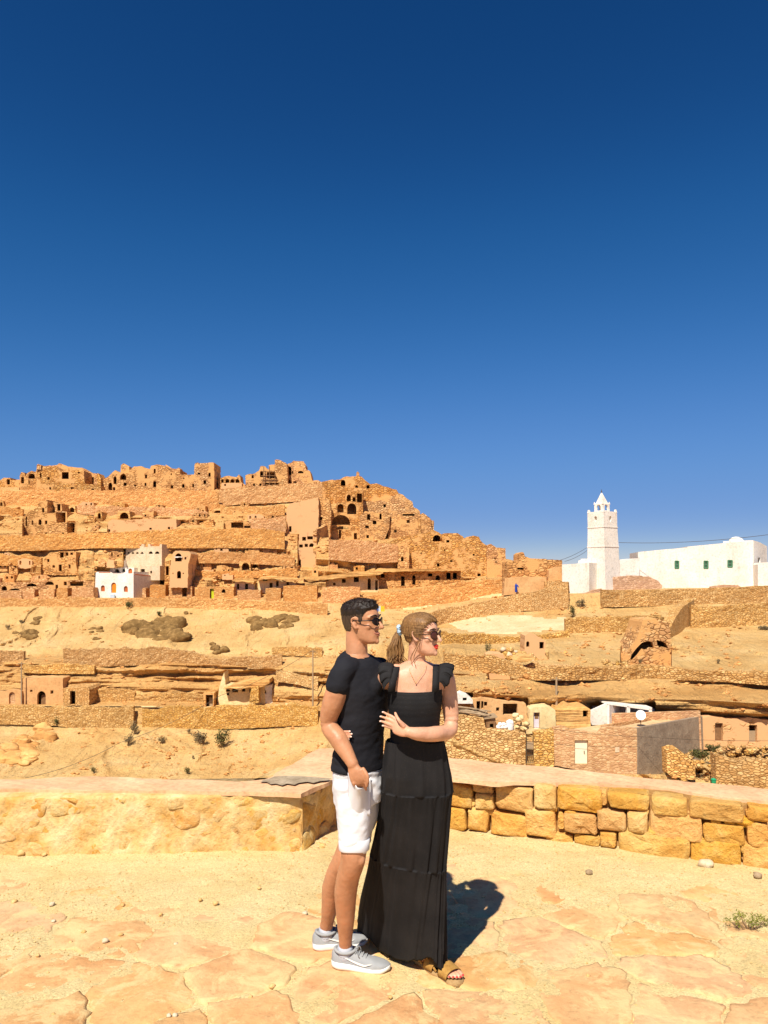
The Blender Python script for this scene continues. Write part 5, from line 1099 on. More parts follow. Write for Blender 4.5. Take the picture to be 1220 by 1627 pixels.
b_ = MB(); b_.tube([c_, c_ + np.array((0, 0, .35))], [.15, .19], 12); b_.tube([c_ + np.array((0, 0, .35)), c_ + np.array((0, 0, .40))], [.215, .2], 12); b_.build('tub', M['green_plastic'], gbn)
MB().tube([c_ + np.array((0, 0, .40)), c_ + np.array((0, 0, .47))], [.12, .06], 10).build('lid', M['green_plastic'], gbn)
# bins far up the path, and a walker
bn = empty('waste_bins', P(604, 971, 140)); tag(bn, 'row of blue and yellow bins on the far path', 'bins')
for i, mt in enumerate(('blue_bin', 'pale_blue', 'yellow_bin', 'yellow_bin')):
    c_ = P(600 + i * 3.1, 972, 128); MB().box(c_ + np.array((0, 0, .5)), (.3, .4, .9)).build('bin', M[mt], bn)
pw = empty('person', P(820, 941, 130)); tag(pw, 'distant walker in a blue robe on the path by the tumbledown house', 'person')
c_ = P(820, 940, 130); pr = [(0, .2), (.15, .24), (.7, .22), (1.05, .24), (1.3, .2), (1.4, .08), (1.46, .08)]
vs_ = [(c_[0] + r0 * math.cos(j * math.pi / 6), c_[1] + .7 * r0 * math.sin(j * math.pi / 6), c_[2] + z - .1) for z, r0 in pr for j in range(12)]
child(mesh('robe', vs_, gridfaces(12, len(pr), True), M['blue_cloth'], None, True), pw); b_ = MB(); b_.ell(c_ + np.array((0, 0, 1.48)), (.1, .11, .13)); b_.build('head', M['skin_far'], pw, True)
b_ = MB(); b_.tube([c_ + np.array((.2, 0, 1.18)), c_ + np.array((.34, -.1, .9)), c_ + np.array((.42, -.3, .75))], [.08, .07, .05], 8); b_.build('sleeve', M['blue_cloth'], pw, True)
# utility poles
def pole(x, yt, yb, d_, label, arm=None):
    r0 = empty('utility_pole', P(x, yb, d_)); tag(r0, label, 'pole'); a_, b2 = P(x, yb + 3, d_), P(x, yt, d_)
    MB().tube([a_, b2], [.13, .09], 8).build('mast', M['grey_wood'], r0)
    MB().tube([b2 + np.array((-.5, 0, -.25)), b2 + np.array((.5, 0, -.25))], .05, 6).build('crossarm', M['metal_dark'], r0); return b2
u1 = pole(497, 1033, 1122, 112, 'tall grey utility pole at the end of the lower path')
u2 = pole(884, 1076, 1136, 72.5, 'thin wooden utility pole on the cliff ledge over the cave houses')
u3 = pole(34, 1052, 1121, 118, 'slim utility pole beside the ochre arched-door house')
wire('black wire sagging from the tall pole across the sandy slope', [u1, P(350, 1105, 115), P(190, 1180, 108), P(40, 1236, 98)], .6, .03)
wire('black wire from the tall pole up towards the terrace path', [u1, P(560, 1010, 130), P(640, 985, 140)], .4, .012)
wire('black wire strung along the brick house front', [P(780, 1143, 66.5), P(884, 1159, 66.5), P(1012, 1170, 66.3), P(1225, 1177, 66)], .12, .016)

# ---- shrubs and boulders
def leafmat(name, c1, c2):
    t = NT(name); r0 = t.n('NewGeometry').outputs['Random Per Island']
    return t.done(t.ramp(r0, [(0, c1), (1, c2)]), None, .75)
M['shrub_olive'] = leafmat('shrub_olive', (.045, .045, .012), (.12, .11, .03)); M['shrub_grey'] = leafmat('shrub_grey', (.10, .075, .035), (.20, .15, .075)); M['twig'] = plain('twig', (.26, .17, .09))
def shrub(x, y, w, h, label, mat='shrub_olive', seed=1, d_=None, group=None):
    """a low desert bush: woody stems and many small leaves through a ragged crown"""
    d_ = d_ or D1(x, y) - .2; base = P(x, y, d_); W2 = w / F * d_ / 2; H = h / F * d_; r0 = np.random.default_rng(seed)
    root = empty('shrub', base); tag(root, label, 'shrub', group)
    b_ = MB()
    tips = []
    for i in range(9):
        a_ = r0.uniform(0, 6.28); e = np.array((math.cos(a_) * W2 * r0.uniform(.3, .8), math.sin(a_) * W2 * r0.uniform(.3, .7), H * r0.uniform(.45, .85))); b_.tube([base, base + e * .5 + np.array((0, 0, H * .08)), base + e], [W2 * .05, W2 * .035, W2 * .015], 4); tips.append(e)
    b_.build('stems', M['twig'], root)
    vs_ = []; fs_ = []
    for i in range(420):
        e = tips[r0.integers(0, 9)]; c_ = base + e * r0.uniform(.55, 1.05) + r0.normal(0, .2, 3) * np.array((W2, W2, H * .7)); c_[2] = max(c_[2], base[2] + .02 * H)
        s_ = W2 * r0.uniform(.07, .17); q = r0.normal(0, 1, (2, 3)); q /= np.linalg.norm(q, axis=1)[:, None]; k = len(vs_)
        vs_ += [c_ - q[0] * s_, c_ + q[1] * s_ * .5, c_ + q[0] * s_, c_ - q[1] * s_ * .5]; fs_.append((k, k + 1, k + 2, k + 3))
    child(mesh('foliage', vs_, fs_, M[mat]), root); return root
SH = [(205, 966, 16, 13, 'dark green bush growing on the wall below the white house', 'shrub_olive'), (252, 978, 12, 7, 'small flat green bush just under the low wall', 'shrub_olive'),
 (352, 1186, 30, 27, 'round dark olive bush, largest on the lower sandy slope', 'shrub_olive'), (318, 1181, 26, 18, 'dark bush beside the largest round one', 'shrub_grey'), (204, 1183, 18, 18, 'dark bush below the gap in the retaining wall', 'shrub_grey'), (214, 1166, 18, 20, 'greyish bush growing out of the wall gap', 'shrub_grey'),
 (257, 1181, 14, 11, 'scrubby grey tuft beside a rock crack', 'shrub_grey'), (92, 1152, 16, 14, 'green tuft at the foot of the retaining wall', 'shrub_olive'), (149, 1228, 11, 10, 'tiny dark tuft low on the sandy slope', 'shrub_olive'), (297, 1229, 13, 10, 'tiny round tuft just above the parapet', 'shrub_olive'), (307, 1205, 6, 5, 'speck of brush on the sandy slope', 'shrub_grey'), (300, 1165, 8, 8, 'small tuft by the path wall', 'shrub_grey'),
 (912, 980, 16, 22, 'tall dark bush against the peeling footing of the annex', 'shrub_olive'), (922, 964, 16, 13, 'dark bush leaning on the whitewashed footing', 'shrub_grey'), (966, 961, 17, 14, 'wiry bush below the mosque retaining wall', 'shrub_grey'), (776, 1040, 13, 22, 'upright green bush by the stone heap', 'shrub_olive'),
 (1113, 1206, 36, 15, 'spreading dark bush on the bank by the broken wall', 'shrub_olive'), (1133, 1195, 26, 12, 'second spreading bush higher on the bank', 'shrub_olive'), (1213, 1000, 18, 6, 'thin grey scrub on the right-hand slope', 'shrub_grey'), (1141, 1054, 8, 7, 'single small tuft on the bare slope', 'shrub_grey'),
 (1018, 1054, 9, 7, 'grey tuft in the rubble of the torn vault', 'shrub_grey'), (12, 1000, 9, 8, 'small dark tuft on the sandy slope by the boulders', 'shrub_grey'), (33, 990, 7, 6, 'tiny tuft above the scattered boulders', 'shrub_grey'), (366, 1143, 8, 5, 'green tuft on the lower wall', 'shrub_olive')]
for i, (x, y, w, h, lb, mt) in enumerate(SH): shrub(x, y, w, h, lb, mt, i + 40, {16: 63.2, 17: 64.5}.get(i))
def boulder(x, y, w, h, label, seed, n=7, mat='dark_rock'):
    n = int(n * 1.7)
    d_ = D1(x, y); root = empty('boulder_cluster', P(x, y + h / 2, d_)); tag(root, label, 'boulders'); r0 = np.random.default_rng(seed); k = d_ / F
    for i in range(n):
        xx = x + (r0.random() - .5) * w * .8; yy = y + (r0.random() - .5) * h * .7; s_ = (.14 + .22 * r0.random()) * min(w, h * 1.3) * k
        o = pebble((0, 0, 0), s_, seed + i * 3.3, M[mat], 'boulder', None, 16, 10, .62)
        o.location = P(xx, yy, DB(xx, yy) - .1); o.parent = root; o.matrix_parent_inverse = Matrix.Translation(-root.location); o.scale = (r0.uniform(.9, 1.5), .8, r0.uniform(.9, 1.3)); o.rotation_euler = (r0.uniform(-.3, .3), r0.uniform(-.5, .2), r0.uniform(-.6, .6))
for a_ in ((245, 1004, 98, 44, 'wide mass of dark brown rock breaking through the sandy slope', 3, 16), (150, 1008, 22, 24, 'round dark boulder left of the wide rock mass', 31, 4), (438, 990, 84, 28, 'long dark rock hump to the right on the sandy slope', 5, 10), (347, 1029, 24, 24, 'pair of dark boulders tumbled down the slope', 8, 4), (40, 1008, 36, 20, 'scatter of brown rocks high on the sandy slope', 9, 6), (55, 988, 24, 14, 'few brown rocks near the low wall', 23, 4), (76, 1005, 10, 8, 'single small brown rock', 15, 2), (513, 1016, 14, 14, 'two small dark rocks by the tall pole', 17, 3), (510, 975, 30, 8, 'dark rocks along the drain below the stone rooms', 27, 3), (300, 975, 12, 8, 'little dark rock under the low wall', 29, 2)): boulder(*a_)
for a_ in ((25, 1200, 60, 36, 'weathered grey-brown rock knobs at the bottom of the slope', 41, 9), (40, 1180, 40, 24, 'cracked brown outcrop above the rock knobs', 43, 6), (70, 1165, 36, 26, 'fissured outcrop below the retaining wall', 47, 5)): boulder(*a_, mat='hill_rock')

# ---- the little plant on the terrace
sg = G(1188, 1478); pl0 = empty('desert_sprig', sg); tag(pl0, 'low green desert plant sprouting between the flagstones', 'plant')
r0 = np.random.default_rng(5); M['sprig_leaf'] = leafmat('sprig_leaf', (.10, .13, .012), (.26, .25, .03)); b_ = MB(); tips = []
for x, y, dy in ((1157, 1462, .0), (1168, 1458, .02), (1176, 1452, -.02), (1181, 1456, .03), (1190, 1464, -.03), (1196, 1458, .02), (1206, 1457, -.02), (1212, 1463, .02), (1218, 1461, 0), (1226, 1466, .03), (1200, 1466, -.04), (1172, 1466, -.04)):
    e = P(x, y, sg[1] + dy); b_.tube([sg, sg * .45 + e * .55 + np.array((0, 0, -.012)), e], [.004, .003, .0015], 5); tips.append(e)
b_.build('stems', M['twig'], pl0); vs_ = []; fs_ = []
for i in range(900):
    c_ = tips[r0.integers(0, len(tips))] + r0.normal(0, .011, 3); s_ = r0.uniform(.003, .007); q = r0.normal(0, 1, (2, 3)); q /= np.linalg.norm(q, axis=1)[:, None]; k = len(vs_)
    vs_ += [c_ - q[0] * s_, c_ + q[1] * s_ * .5, c_ + q[0] * s_, c_ - q[1] * s_ * .5]; fs_.append((k, k + 1, k + 2, k + 3))
child(mesh('foliage', vs_, fs_, M['sprig_leaf']), pl0)
# ================================================================= the hillside itself, dug out where houses stand
PXS = np.arange(-170, 1395, 2.5)
NR = [6, 10, 40, 36, 16, 10, 22, 22, 8, 10, 24, 20, 10, 7, 46, 10, 30, 12, 5]
rows = []
ly_all = _at(_LY, PXS)
fr = []
for k in range(len(LAY) - 1):
    for j in range(NR[k]): fr.append((k, j / NR[k]))
fr.append((len(LAY) - 2, 1.0))
VV = []; RK = []
for k, t in fr:
    py = ly_all[k] * (1 - t) + ly_all[k + 1] * t
    py = py - 1e-4
    d, rk = Drough(PXS, py)
    for x0, x1, y0, y1, dp in PADS:
        m = (PXS > x0) & (PXS < x1) & (py > y0) & (py < y1)
        if m.any():
            e = np.minimum.reduce([(PXS - x0) / 1.5, (x1 - PXS) / 1.5, (py - y0) / 1.0, (y1 - py) / 1.0, np.ones_like(PXS)]).clip(0, 1)
            d = np.where(m, np.maximum(d, d + (dp - d) * e), d)
    VV.append(P(PXS, py, d)); RK.append(rk)
for dy, dz in ((14, -1.5), (40, -16), (120, -60)):
    q = VV[len(fr) - 1].copy(); q[:, 1] += dy; q[:, 0] *= (q[:, 1] / (q[:, 1] - dy)); q[:, 2] += dz; VV.append(q); RK.append(np.zeros_like(PXS))
hv = np.concatenate(VV); nr = len(VV)
hillside = struct(mesh('hillside', hv, gridfaces(len(PXS), nr), None, smooth=False))
ca = hillside.data.attributes.new('rock', 'FLOAT', 'POINT')
rk = np.stack(RK); k_ = np.ones(5) / 5
tn = hillside.data.attributes.new('tone', 'FLOAT', 'POINT')
tone = np.concatenate([np.full((1, len(PXS)), sstep(10.5, 12.5, k + tt) + .35 * (4.2 < k + tt < 8.2)) for k, tt in fr] + [np.ones((3, len(PXS)))]) * (1 - .75 * sstep(820, 900, PXS))[None]
tn.data.foreach_set('value', tone.ravel())
rk = np.apply_along_axis(lambda a: np.convolve(np.pad(a, 2, 'edge'), k_, 'valid'), 0, rk)
ca.data.foreach_set('value', rk.ravel())
t = NT('hillside'); v = t.pos()
at_ = t.n('Attribute', attribute_name='rock').outputs['Fac']; tn_ = t.n('Attribute', attribute_name='tone').outputs['Fac']
a = t.noise(v, .16, 7, .62); b = t.noise(v, 1.3, 6, .74); g = t.noise(v, 5.0, 3, .7)
sand = t.ramp(a, [(.3, (.59, .335, .11)), (.48, (.68, .425, .16)), (.66, (.74, .495, .215))])
stk = t.noise(t.pos((.5, .08, -.16)), 1.6, 6, .7, 1.5)
sand = t.mix(sand, t.ramp(stk, [(.30, .70), (.45, 1.0), (.7, 1.1)]), .85, 'MULTIPLY')
rub = t.ramp(a, [(.3, (.57, .27, .085)), (.48, (.68, .35, .12)), (.66, (.75, .43, .165))])
vo = t.vor(t.pos((1.5, 1.5, 2.6)), 1.0); sp = t.n('SeparateColor'); t.l(vo.outputs['Color'], sp.inputs[0])
rub = t.mix(rub, t.ramp(sp.outputs[0], [(0, .66), (.35, .98), (.8, 1.06), (1, 1.25)]), .8, 'MULTIPLY')
sand = t.mix(sand, rub, tn_)
sv = t.pos((.05, .05, 1.0)); s1 = t.noise(sv, 1.0, 5, .6)
rock = t.ramp(s1, [(.3, (.50, .25, .07)), (.44, (.64, .345, .11)), (.58, (.72, .43, .155)), (.75, (.80, .54, .23))])
msk = t.ramp(t.math('ADD', at_, t.math('MULTIPLY', t.math('SUBTRACT', b, .5), 1.1)), [(.36, 0), (.66, 1)])
col = t.mix(sand, rock, t.math('MULTIPLY', msk, .85))
col = t.mix(col, t.ramp(b, [(.28, .62), (.43, 1.0), (.7, 1.1)]), .8, 'MULTIPLY')
col = t.mix(col, t.ramp(g, [(.30, .5), (.41, 1.0), (.75, 1.08)]), .7, 'MULTIPLY')
h = t.math('ADD', t.math('MULTIPLY', b, .7), t.math('MULTIPLY', g, .3))
h = t.math('ADD', h, t.math('MULTIPLY', t.math('MULTIPLY', sp.outputs[1], tn_), .35))
h = t.math('ADD', h, t.math('MULTIPLY', stk, .5)); nm = t.bump(h, 1.0, .8); nm = t.bump(t.math('MULTIPLY', s1, at_), .9, 1.0, nm)
hillside.data.materials.append(t.done(col, nm))

# loose rubble over the slopes
r_ = np.random.default_rng(77); N = 15000
rx = r_.uniform(-150, 1380, N); band = r_.random(N)
ry = np.where(band < .55, r_.uniform(785, 950, N), np.where(band < .8, r_.uniform(960, 1110, N), r_.uniform(1110, 1245, N)))
hill_top = np.interp(rx, _c, _LY[17]); ok = (ry > hill_top + 3) & ~((rx > 830) & (ry < 960)) & (fbm(rx * .02, ry * .05, 0 * rx, 3) > -.15)
rx, ry = rx[ok], ry[ok]; dd_, rr_ = Drough(rx, ry)
ok = np.ones(len(rx), bool)
for x0, x1, y0, y1, dp in PADS: ok &= ~((rx > x0) & (rx < x1) & (ry > y0) & (ry < y1))
rx, ry, dd_ = rx[ok], ry[ok], dd_[ok]; n = len(rx); pc = P(rx, ry, dd_); sz = (.08 + .34 * r_.random(n) ** 3) * np.where(ry < 960, 1.25, .85)
bs = np.array([(1, 0, 0), (0, 1, 0), (-1, 0, 0), (0, -1, 0), (0, 0, 1), (0, 0, -1), (.7, -.7, .5), (-.6, -.6, .6)]); bf = np.array([(0, 1, 4), (1, 2, 4), (2, 7, 4), (7, 3, 4), (3, 6, 4), (6, 0, 4), (1, 0, 5), (2, 1, 5), (3, 2, 5), (0, 3, 5), (0, 6, 3), (2, 3, 7)])
jit = 1 + .35 * r_.normal(0, 1, (n, 8, 1)); vv = pc[:, None] + bs[None] * jit * sz[:, None, None] * np.array((1.2, .9, .8)); ff = (bf[None] + (np.arange(n) * 8)[:, None, None]).reshape(-1, 3)
rub_ = mesh('rubble', vv.reshape(-1, 3), ff, M['wall_far']); rub_['kind'] = 'stuff'; tag(rub_, 'loose stones strewn all over the hillside', 'rubble')
# ================================================================= the couple
def cat_rom(pts_, n=8):
    p = np.array(pts_, float); p = np.vstack([2 * p[0] - p[1], p, 2 * p[-1] - p[-2]]); out = []
    for i in range(1, len(p) - 2):
        for k in range(n):
            t_ = k / n; out.append(.5 * (2 * p[i] + (p[i + 1] - p[i - 1]) * t_ + (2 * p[i - 1] - 5 * p[i] + 4 * p[i + 1] - p[i + 2]) * t_ ** 2 + (3 * p[i] - p[i - 1] - 3 * p[i + 1] + p[i + 2]) * t_ ** 3))
    out.append(p[-2]); return np.array(out)
def limb(b_, pts_, rad, n=16, sub=6):
    """tapered limb through joints, rounded at both ends"""
    q = cat_rom([list(p) + [r0] for p, r0 in zip(pts_, rad)], sub); b_.tube([tuple(x[:3]) for x in q], [max(.001, x[3]) for x in q], n)
    b_.ell(q[0][:3], (q[0][3],) * 3, None, n, 8); b_.ell(q[-1][:3], (q[-1][3],) * 3, None, n, 8); return b_
def loft(b_, secs, n=32, sub=5, e=1.0, cap=True):
    """secs: (centre, axis A, axis B)"""
    q = cat_rom([np.concatenate([c_, a_, b2]) for c_, a_, b2 in secs], sub); vs_ = []
    for r0 in q:
        for k in range(n):
            t_ = 2 * math.pi * k / n; c1, s1 = math.cos(t_), math.sin(t_); c1 = math.copysign(abs(c1) ** e, c1); s1 = math.copysign(abs(s1) ** e, s1)
            vs_.append(r0[:3] + r0[3:6] * c1 + r0[6:9] * s1)
    f = gridfaces(n, len(q), True).tolist()
    if cap: f += [tuple(range(n))[::-1], tuple(range((len(q) - 1) * n, len(q) * n))]
    b_.add(vs_, f); return np.array(vs_).reshape(len(q), n, 3)
def fuse(name, b_, voxel, smooth, mat, parent, disp=None, factor=.5):
    """melt overlapping shapes into one continuous skin"""
    o = mesh('melt', b_.v, b_.f)
    m = o.modifiers.new('r', 'REMESH'); m.mode = 'VOXEL'; m.voxel_size = voxel; m.use_smooth_shade = True
    if smooth: m2 = o.modifiers.new('s', 'SMOOTH'); m2.iterations = smooth; m2.factor = factor
    me = bpy.data.meshes.new_from_object(o.evaluated_get(bpy.context.evaluated_depsgraph_get()))
    bpy.data.objects.remove(o, do_unlink=True); me.name = name
    if disp:
        n = len(me.vertices); co = np.empty(n * 3); me.vertices.foreach_get('co', co); co = co.reshape(-1, 3); no = np.empty(n * 3); me.vertices.foreach_get('normal', no); no = no.reshape(-1, 3)
        co = co + no * disp(co, no)[:, None]; me.vertices.foreach_set('co', co.ravel())
    me.materials.clear(); me.materials.append(mat); me.polygons.foreach_set('use_smooth', [True] * len(me.polygons)); me.update()
    r0 = bpy.data.objects.new(name, me); C.objects.link(r0); return child(r0, parent)

def skinmat(name, c, spec=.35):
    t = NT(name); v = t.pos(); a = t.noise(v, 14, 5, .6); b = t.noise(v, 160, 3, .6)
    col = t.ramp(a, [(.28, (c[0] * .80, c[1] * .74, c[2] * .70)), (.5, c), (.72, (c[0] * 1.1, c[1] * 1.0, c[2] * .95))])
    t.b.inputs['Specular IOR Level'].default_value = spec
    t.b.inputs['Subsurface Weight'].default_value = .06; t.b.inputs['Subsurface Radius'].default_value = (.012, .005, .003)
    return t.done(col, t.bump(b, .3, .002), .46)
def cloth(name, c, c2=None, weave=900, bump=.3, rough=.85, sheen=.0):
    t = NT(name); v = t.pos(); a = t.noise(v, 5, 4, .6); w = t.noise(v, weave, 2, .5)
    col = t.ramp(a, [(.35, c), (.65, c2 or tuple(min(1, x * 1.15) for x in c))])
    t.b.inputs['Specular IOR Level'].default_value = .18; t.b.inputs['Sheen Weight'].default_value = sheen
    return t.done(col, t.bump(w, bump, .001), rough)
def hairmat(name, c1, c2):
    t = NT(name); v = t.pos((260, 260, 26)); a = t.noise(v, 1.0, 3, .6); big = t.noise(t.pos(), 22, 3, .6)
    col = t.mix(t.ramp(a, [(.35, c1), (.65, c2)]), t.ramp(big, [(.3, .7), (.7, 1.25)]), .8, 'MULTIPLY'); t.b.inputs['Specular IOR Level'].default_value = .3
    return t.done(col, t.bump(a, .6, .003), .5)
M['skin_man'] = skinmat('skin_man', (.50, .235, .12)); M['skin_woman'] = skinmat('skin_woman', (.62, .33, .205))
M['tshirt'] = cloth('tshirt', (.010, .010, .013), (.016, .016, .02)); M['shorts'] = cloth('shorts', (.66, .65, .66), (.74, .73, .74), 600, .4)
t = NT('dress'); v = t.pos(); a = t.noise(v, 6, 4, .6); w = t.vor(v, 110).outputs['Distance']
col = t.mix(t.ramp(a, [(.35, (.0095, .009, .0095)), (.65, (.017, .0155, .0155))]), (.09, .075, .07), t.ramp(w, [(.07, 1), (.10, 0)]))
M['dress'] = t.done(col, t.bump(t.noise(v, 700, 2), .4, .001), .8, Specular_IOR_Level=.2)
M['hair_man'] = hairmat('hair_man', (.010, .006, .004), (.028, .016, .010)); M['hair_fade'] = hairmat('hair_fade', (.03, .017, .010), (.075, .045, .027)); M['hair_woman'] = hairmat('hair_woman', (.11, .048, .014), (.30, .155, .052))
M['lips'] = plain('lips', (.62, .03, .02), .35); M['lips_man'] = plain('lips_man', (.42, .16, .10), .5); M['teeth'] = plain('teeth', (.8, .77, .7), .3)
M['frame_black'] = plain('frame_black', (.012, .01, .01), .3); M['lens_black'] = plain('lens_black', (.02, .012, .012), .08); M['lens_brown'] = plain('lens_brown', (.09, .03, .025), .1); M['frame_brown'] = plain('frame_brown', (.07, .03, .015), .3)
M['shoe_grey'] = cloth('shoe_grey', (.27, .275, .275), (.34, .345, .34), 500, .5); M['shoe_white'] = plain('shoe_white', (.80, .77, .70), .55); M['sock'] = cloth('sock', (.42, .44, .48))
M['sandal'] = earth('sandal', (.30, .15, .035), (.36, .19, .045), (.42, .235, .06), 40, 5, .3, .002); M['sandal_sole'] = earth('sandal_sole', (.30, .18, .07), (.36, .22, .09), (.42, .27, .12), 60, 5, .3, .002)
M['nail'] = plain('nail', (.62, .05, .05), .25); M['nail_pale'] = plain('nail_pale', (.78, .56, .46), .3); M['scrunchie'] = cloth('scrunchie', (.30, .48, .66), (.62, .72, .80), 300); M['gold'] = plain('gold', (.5, .32, .12), .3)

SL = np.array([  # head slices: height, front, back, half width
 (-.121, .066, .030, .012), (-.117, .084, .012, .029), (-.106, .0945, -.012, .041), (-.088, .094, -.04, .052), (-.062, .0935, -.066, .060), (-.035, .092, -.085, .0655), (-.005, .0885, -.096, .069),
 (.018, .094, -.101, .072), (.045, .096, -.103, .0735), (.07, .088, -.100, .071), (.092, .067, -.086, .060), (.108, .036, -.062, .042), (.116, .008, -.035, .020), (.118, -.006, -.02, .004)])
class Head:
    def __init__(s, px, py, d, yaw, k, kx=1.0, kw=1.0, tilt=0.0, roll=0.0):
        s.o = P(px, py, d); s.k = k; s.kx = kx; s.kw = kw
        s.m = Matrix.Rotation(-R(90) + yaw, 3, 'Z') @ Matrix.Rotation(tilt, 3, 'Y') @ Matrix.Rotation(roll, 3, 'X')
        s.mn = np.array(s.m)
    def __call__(s, x, y, z): return s.o + s.mn @ np.array((x * s.kx * s.k, y * s.kw * s.k, z * s.k))
    def surf(s, z, th, off=0.0):
        xf = np.interp(z, SL[:, 0], SL[:, 1]); xb = np.interp(z, SL[:, 0], SL[:, 2]); w = np.interp(z, SL[:, 0], SL[:, 3])
        c_, s_ = math.cos(th), math.sin(th); e = .9
        x = (xf + xb) / 2 + ((xf - xb) / 2 + off) * math.copysign(abs(c_) ** e, c_); y = (w + off) * math.copysign(abs(s_) ** e, s_) * (1 - .10 * max(0, c_) ** 2)
        return x, y
    def build(s, b_, nose=1.0, fem=False):
        n = 40; zs = np.concatenate([np.linspace(-.121, .118, 44)]); vs_ = []
        for z in zs:
            for j in range(n):
                x, y = s.surf(z, 2 * math.pi * j / n); vs_.append(s(x, y, z))
        b_.add(vs_, gridfaces(n, len(zs), True).tolist() + [tuple(range(n))[::-1], tuple(range((len(zs) - 1) * n, len(zs) * n))])
        k = s.k
        limb(b_, [s(.088, 0, .022), s(.100, 0, .002), s(.114, 0, -.018), s(.1205, 0, -.029)], [.0085 * k, .009 * k, .0105 * k, .0115 * k], 12)
        limb(b_, [s(.098, -.011, -.033), s(.108, 0, -.034), s(.098, .011, -.033)], [.0075 * k, .008 * k, .0075 * k], 10)
        b_.ell(s(.085, 0, -.106), (.016 * k,) * 3); b_.ell(s(.0885, 0, -.068), (.016 * k,) * 3)
        for sg_ in (-1, 1):
            b_.ell(s(.060, sg_ * .040, -.024), (.019 * k,) * 3)
            limb(b_, [s(.088, sg_ * .012, .028), s(.086, sg_ * .035, .032), s(.07, sg_ * .055, .026)], [.009 * k, .009 * k, .007 * k], 8)
            # ear: rim, lobe and bowl
            rim = [s(.012, sg_ * .070, -.028), s(.006, sg_ * .078, -.030), s(-.006, sg_ * .084, -.012), s(-.014, sg_ * .088, .010), s(-.008, sg_ * .086, .026), s(.006, sg_ * .079, .026), s(.012, sg_ * .071, .012)]
            limb(b_, rim, [.0055 * k, .007 * k, .0055 * k, .005 * k, .005 * k, .005 * k, .005 * k], 8, 5)
            b_.ell(s(-.001, sg_ * .076, 0), (.012 * k, .006 * k, .022 * k), s.m)
    def cap(s, name, mask, thick, mat, parent, nz=70, nt=96, jag=0.0, zlo=-.09):
        """hair shell over the skull where mask(x, y, z) holds, thick(x, y, z) proud of it"""
        zs = np.linspace(zlo, .1178, nz); vs_ = []; mk = []
        for z in zs:
            for j in range(nt):
                th = 2 * math.pi * j / nt; x, y = s.surf(z, th); m_ = mask(x, y, z); mk.append(m_ > 0); t_ = thick(x, y, z) * min(1, max(0, m_) / .012 + .15)
                q = np.array((x + .01, y, max(0, z - .02) * 1.3)); q /= np.linalg.norm(q) + 1e-9
                t_ *= 1 + jag * float(vnoise(x * 90, y * 90, z * 90)); vs_.append(s(x + q[0] * t_, y + q[1] * t_, z + q[2] * t_))
        f = gridfaces(nt, nz, True); mk = np.array(mk); keep = mk[f].all(1); ff = f[keep].tolist()
        ff.append(tuple(range((nz - 1) * nt, nz * nt)))
        o = mesh(name, vs_, ff, mat, None, True); return child(o, parent)

def finger(b_, pts_, r0=.0085, r1=.0065): limb(b_, pts_, list(np.linspace(r0, r1, len(pts_))), 10, 4)
def shoe_frame(heel, toe):
    h_, t_ = np.array(heel), np.array(toe); u = (t_ - h_) / np.linalg.norm(t_ - h_); w = np.array((u[1], -u[0], 0.0))
    return lambda s, x, z: h_ + u * (s * .292 - .018) + w * (x + .008 * math.sin(s * 3)) + np.array((0, 0, 1.0)) * z
GZ = .006
SHOE_N = (G(533, 1535, GZ), G(622, 1543, GZ)); SHOE_F = (G(502, 1508, GZ), G(588, 1497, GZ)); sn_ = shoe_frame(*SHOE_N); sf_ = shoe_frame(*SHOE_F)
def shade_glasses(H, parent, fmat, lmat, rw=.027, rh=.023, z0=.004, yc=.0325):
    root = empty('sunglasses', H(.1, 0, z0)); root.parent = parent; root.location = Vector(H(.1, 0, z0)) - parent.location
    def put(o): o.parent = root; o.matrix_parent_inverse = Matrix.Translation(-(Vector(H(.1, 0, z0)))); return o
    for sg_ in (-1, 1):
        def pt(a_, r0, dx=0):
            yy = yc + rw * r0 * math.cos(a_) ; zz = z0 + rh * r0 * math.sin(a_) + .003 * math.cos(a_)
            return H(.106 - 5.2 * max(0, yy - .01) ** 2 + dx, sg_ * yy, zz)
        vs_ = [pt(2 * math.pi * j / 24, r0) for r0 in (0.02, .5, 1.0) for j in range(24)] + [pt(2 * math.pi * j / 24, r0, -.0025) for r0 in (1.0, .5, .02) for j in range(24)]
        put(mesh('lens', vs_, gridfaces(24, 6, True), M[lmat], None, True))
        b_ = MB(); b_.tube([pt(2 * math.pi * j / 24, 1.03) for j in range(25)], .0022, 6); put(b_.build('rim', M[fmat], None, True))
        b_ = MB(); b_.tube([pt(.25, 1.04), H(.08, sg_ * .0725, z0 + .008), H(.035, sg_ * .080, z0 + .006), H(-.004, sg_ * .083, z0 + .010), H(-.016, sg_ * .083, z0 - .006)], .0024, 6); put(b_.build('temple', M[fmat], None, True))
    b_ = MB(); b_.tube([H(.106, -.008, z0 + .006), H(.109, 0, z0 + .009), H(.106, .008, z0 + .006)], .0022, 6); put(b_.build('bridge', M[fmat], None, True))

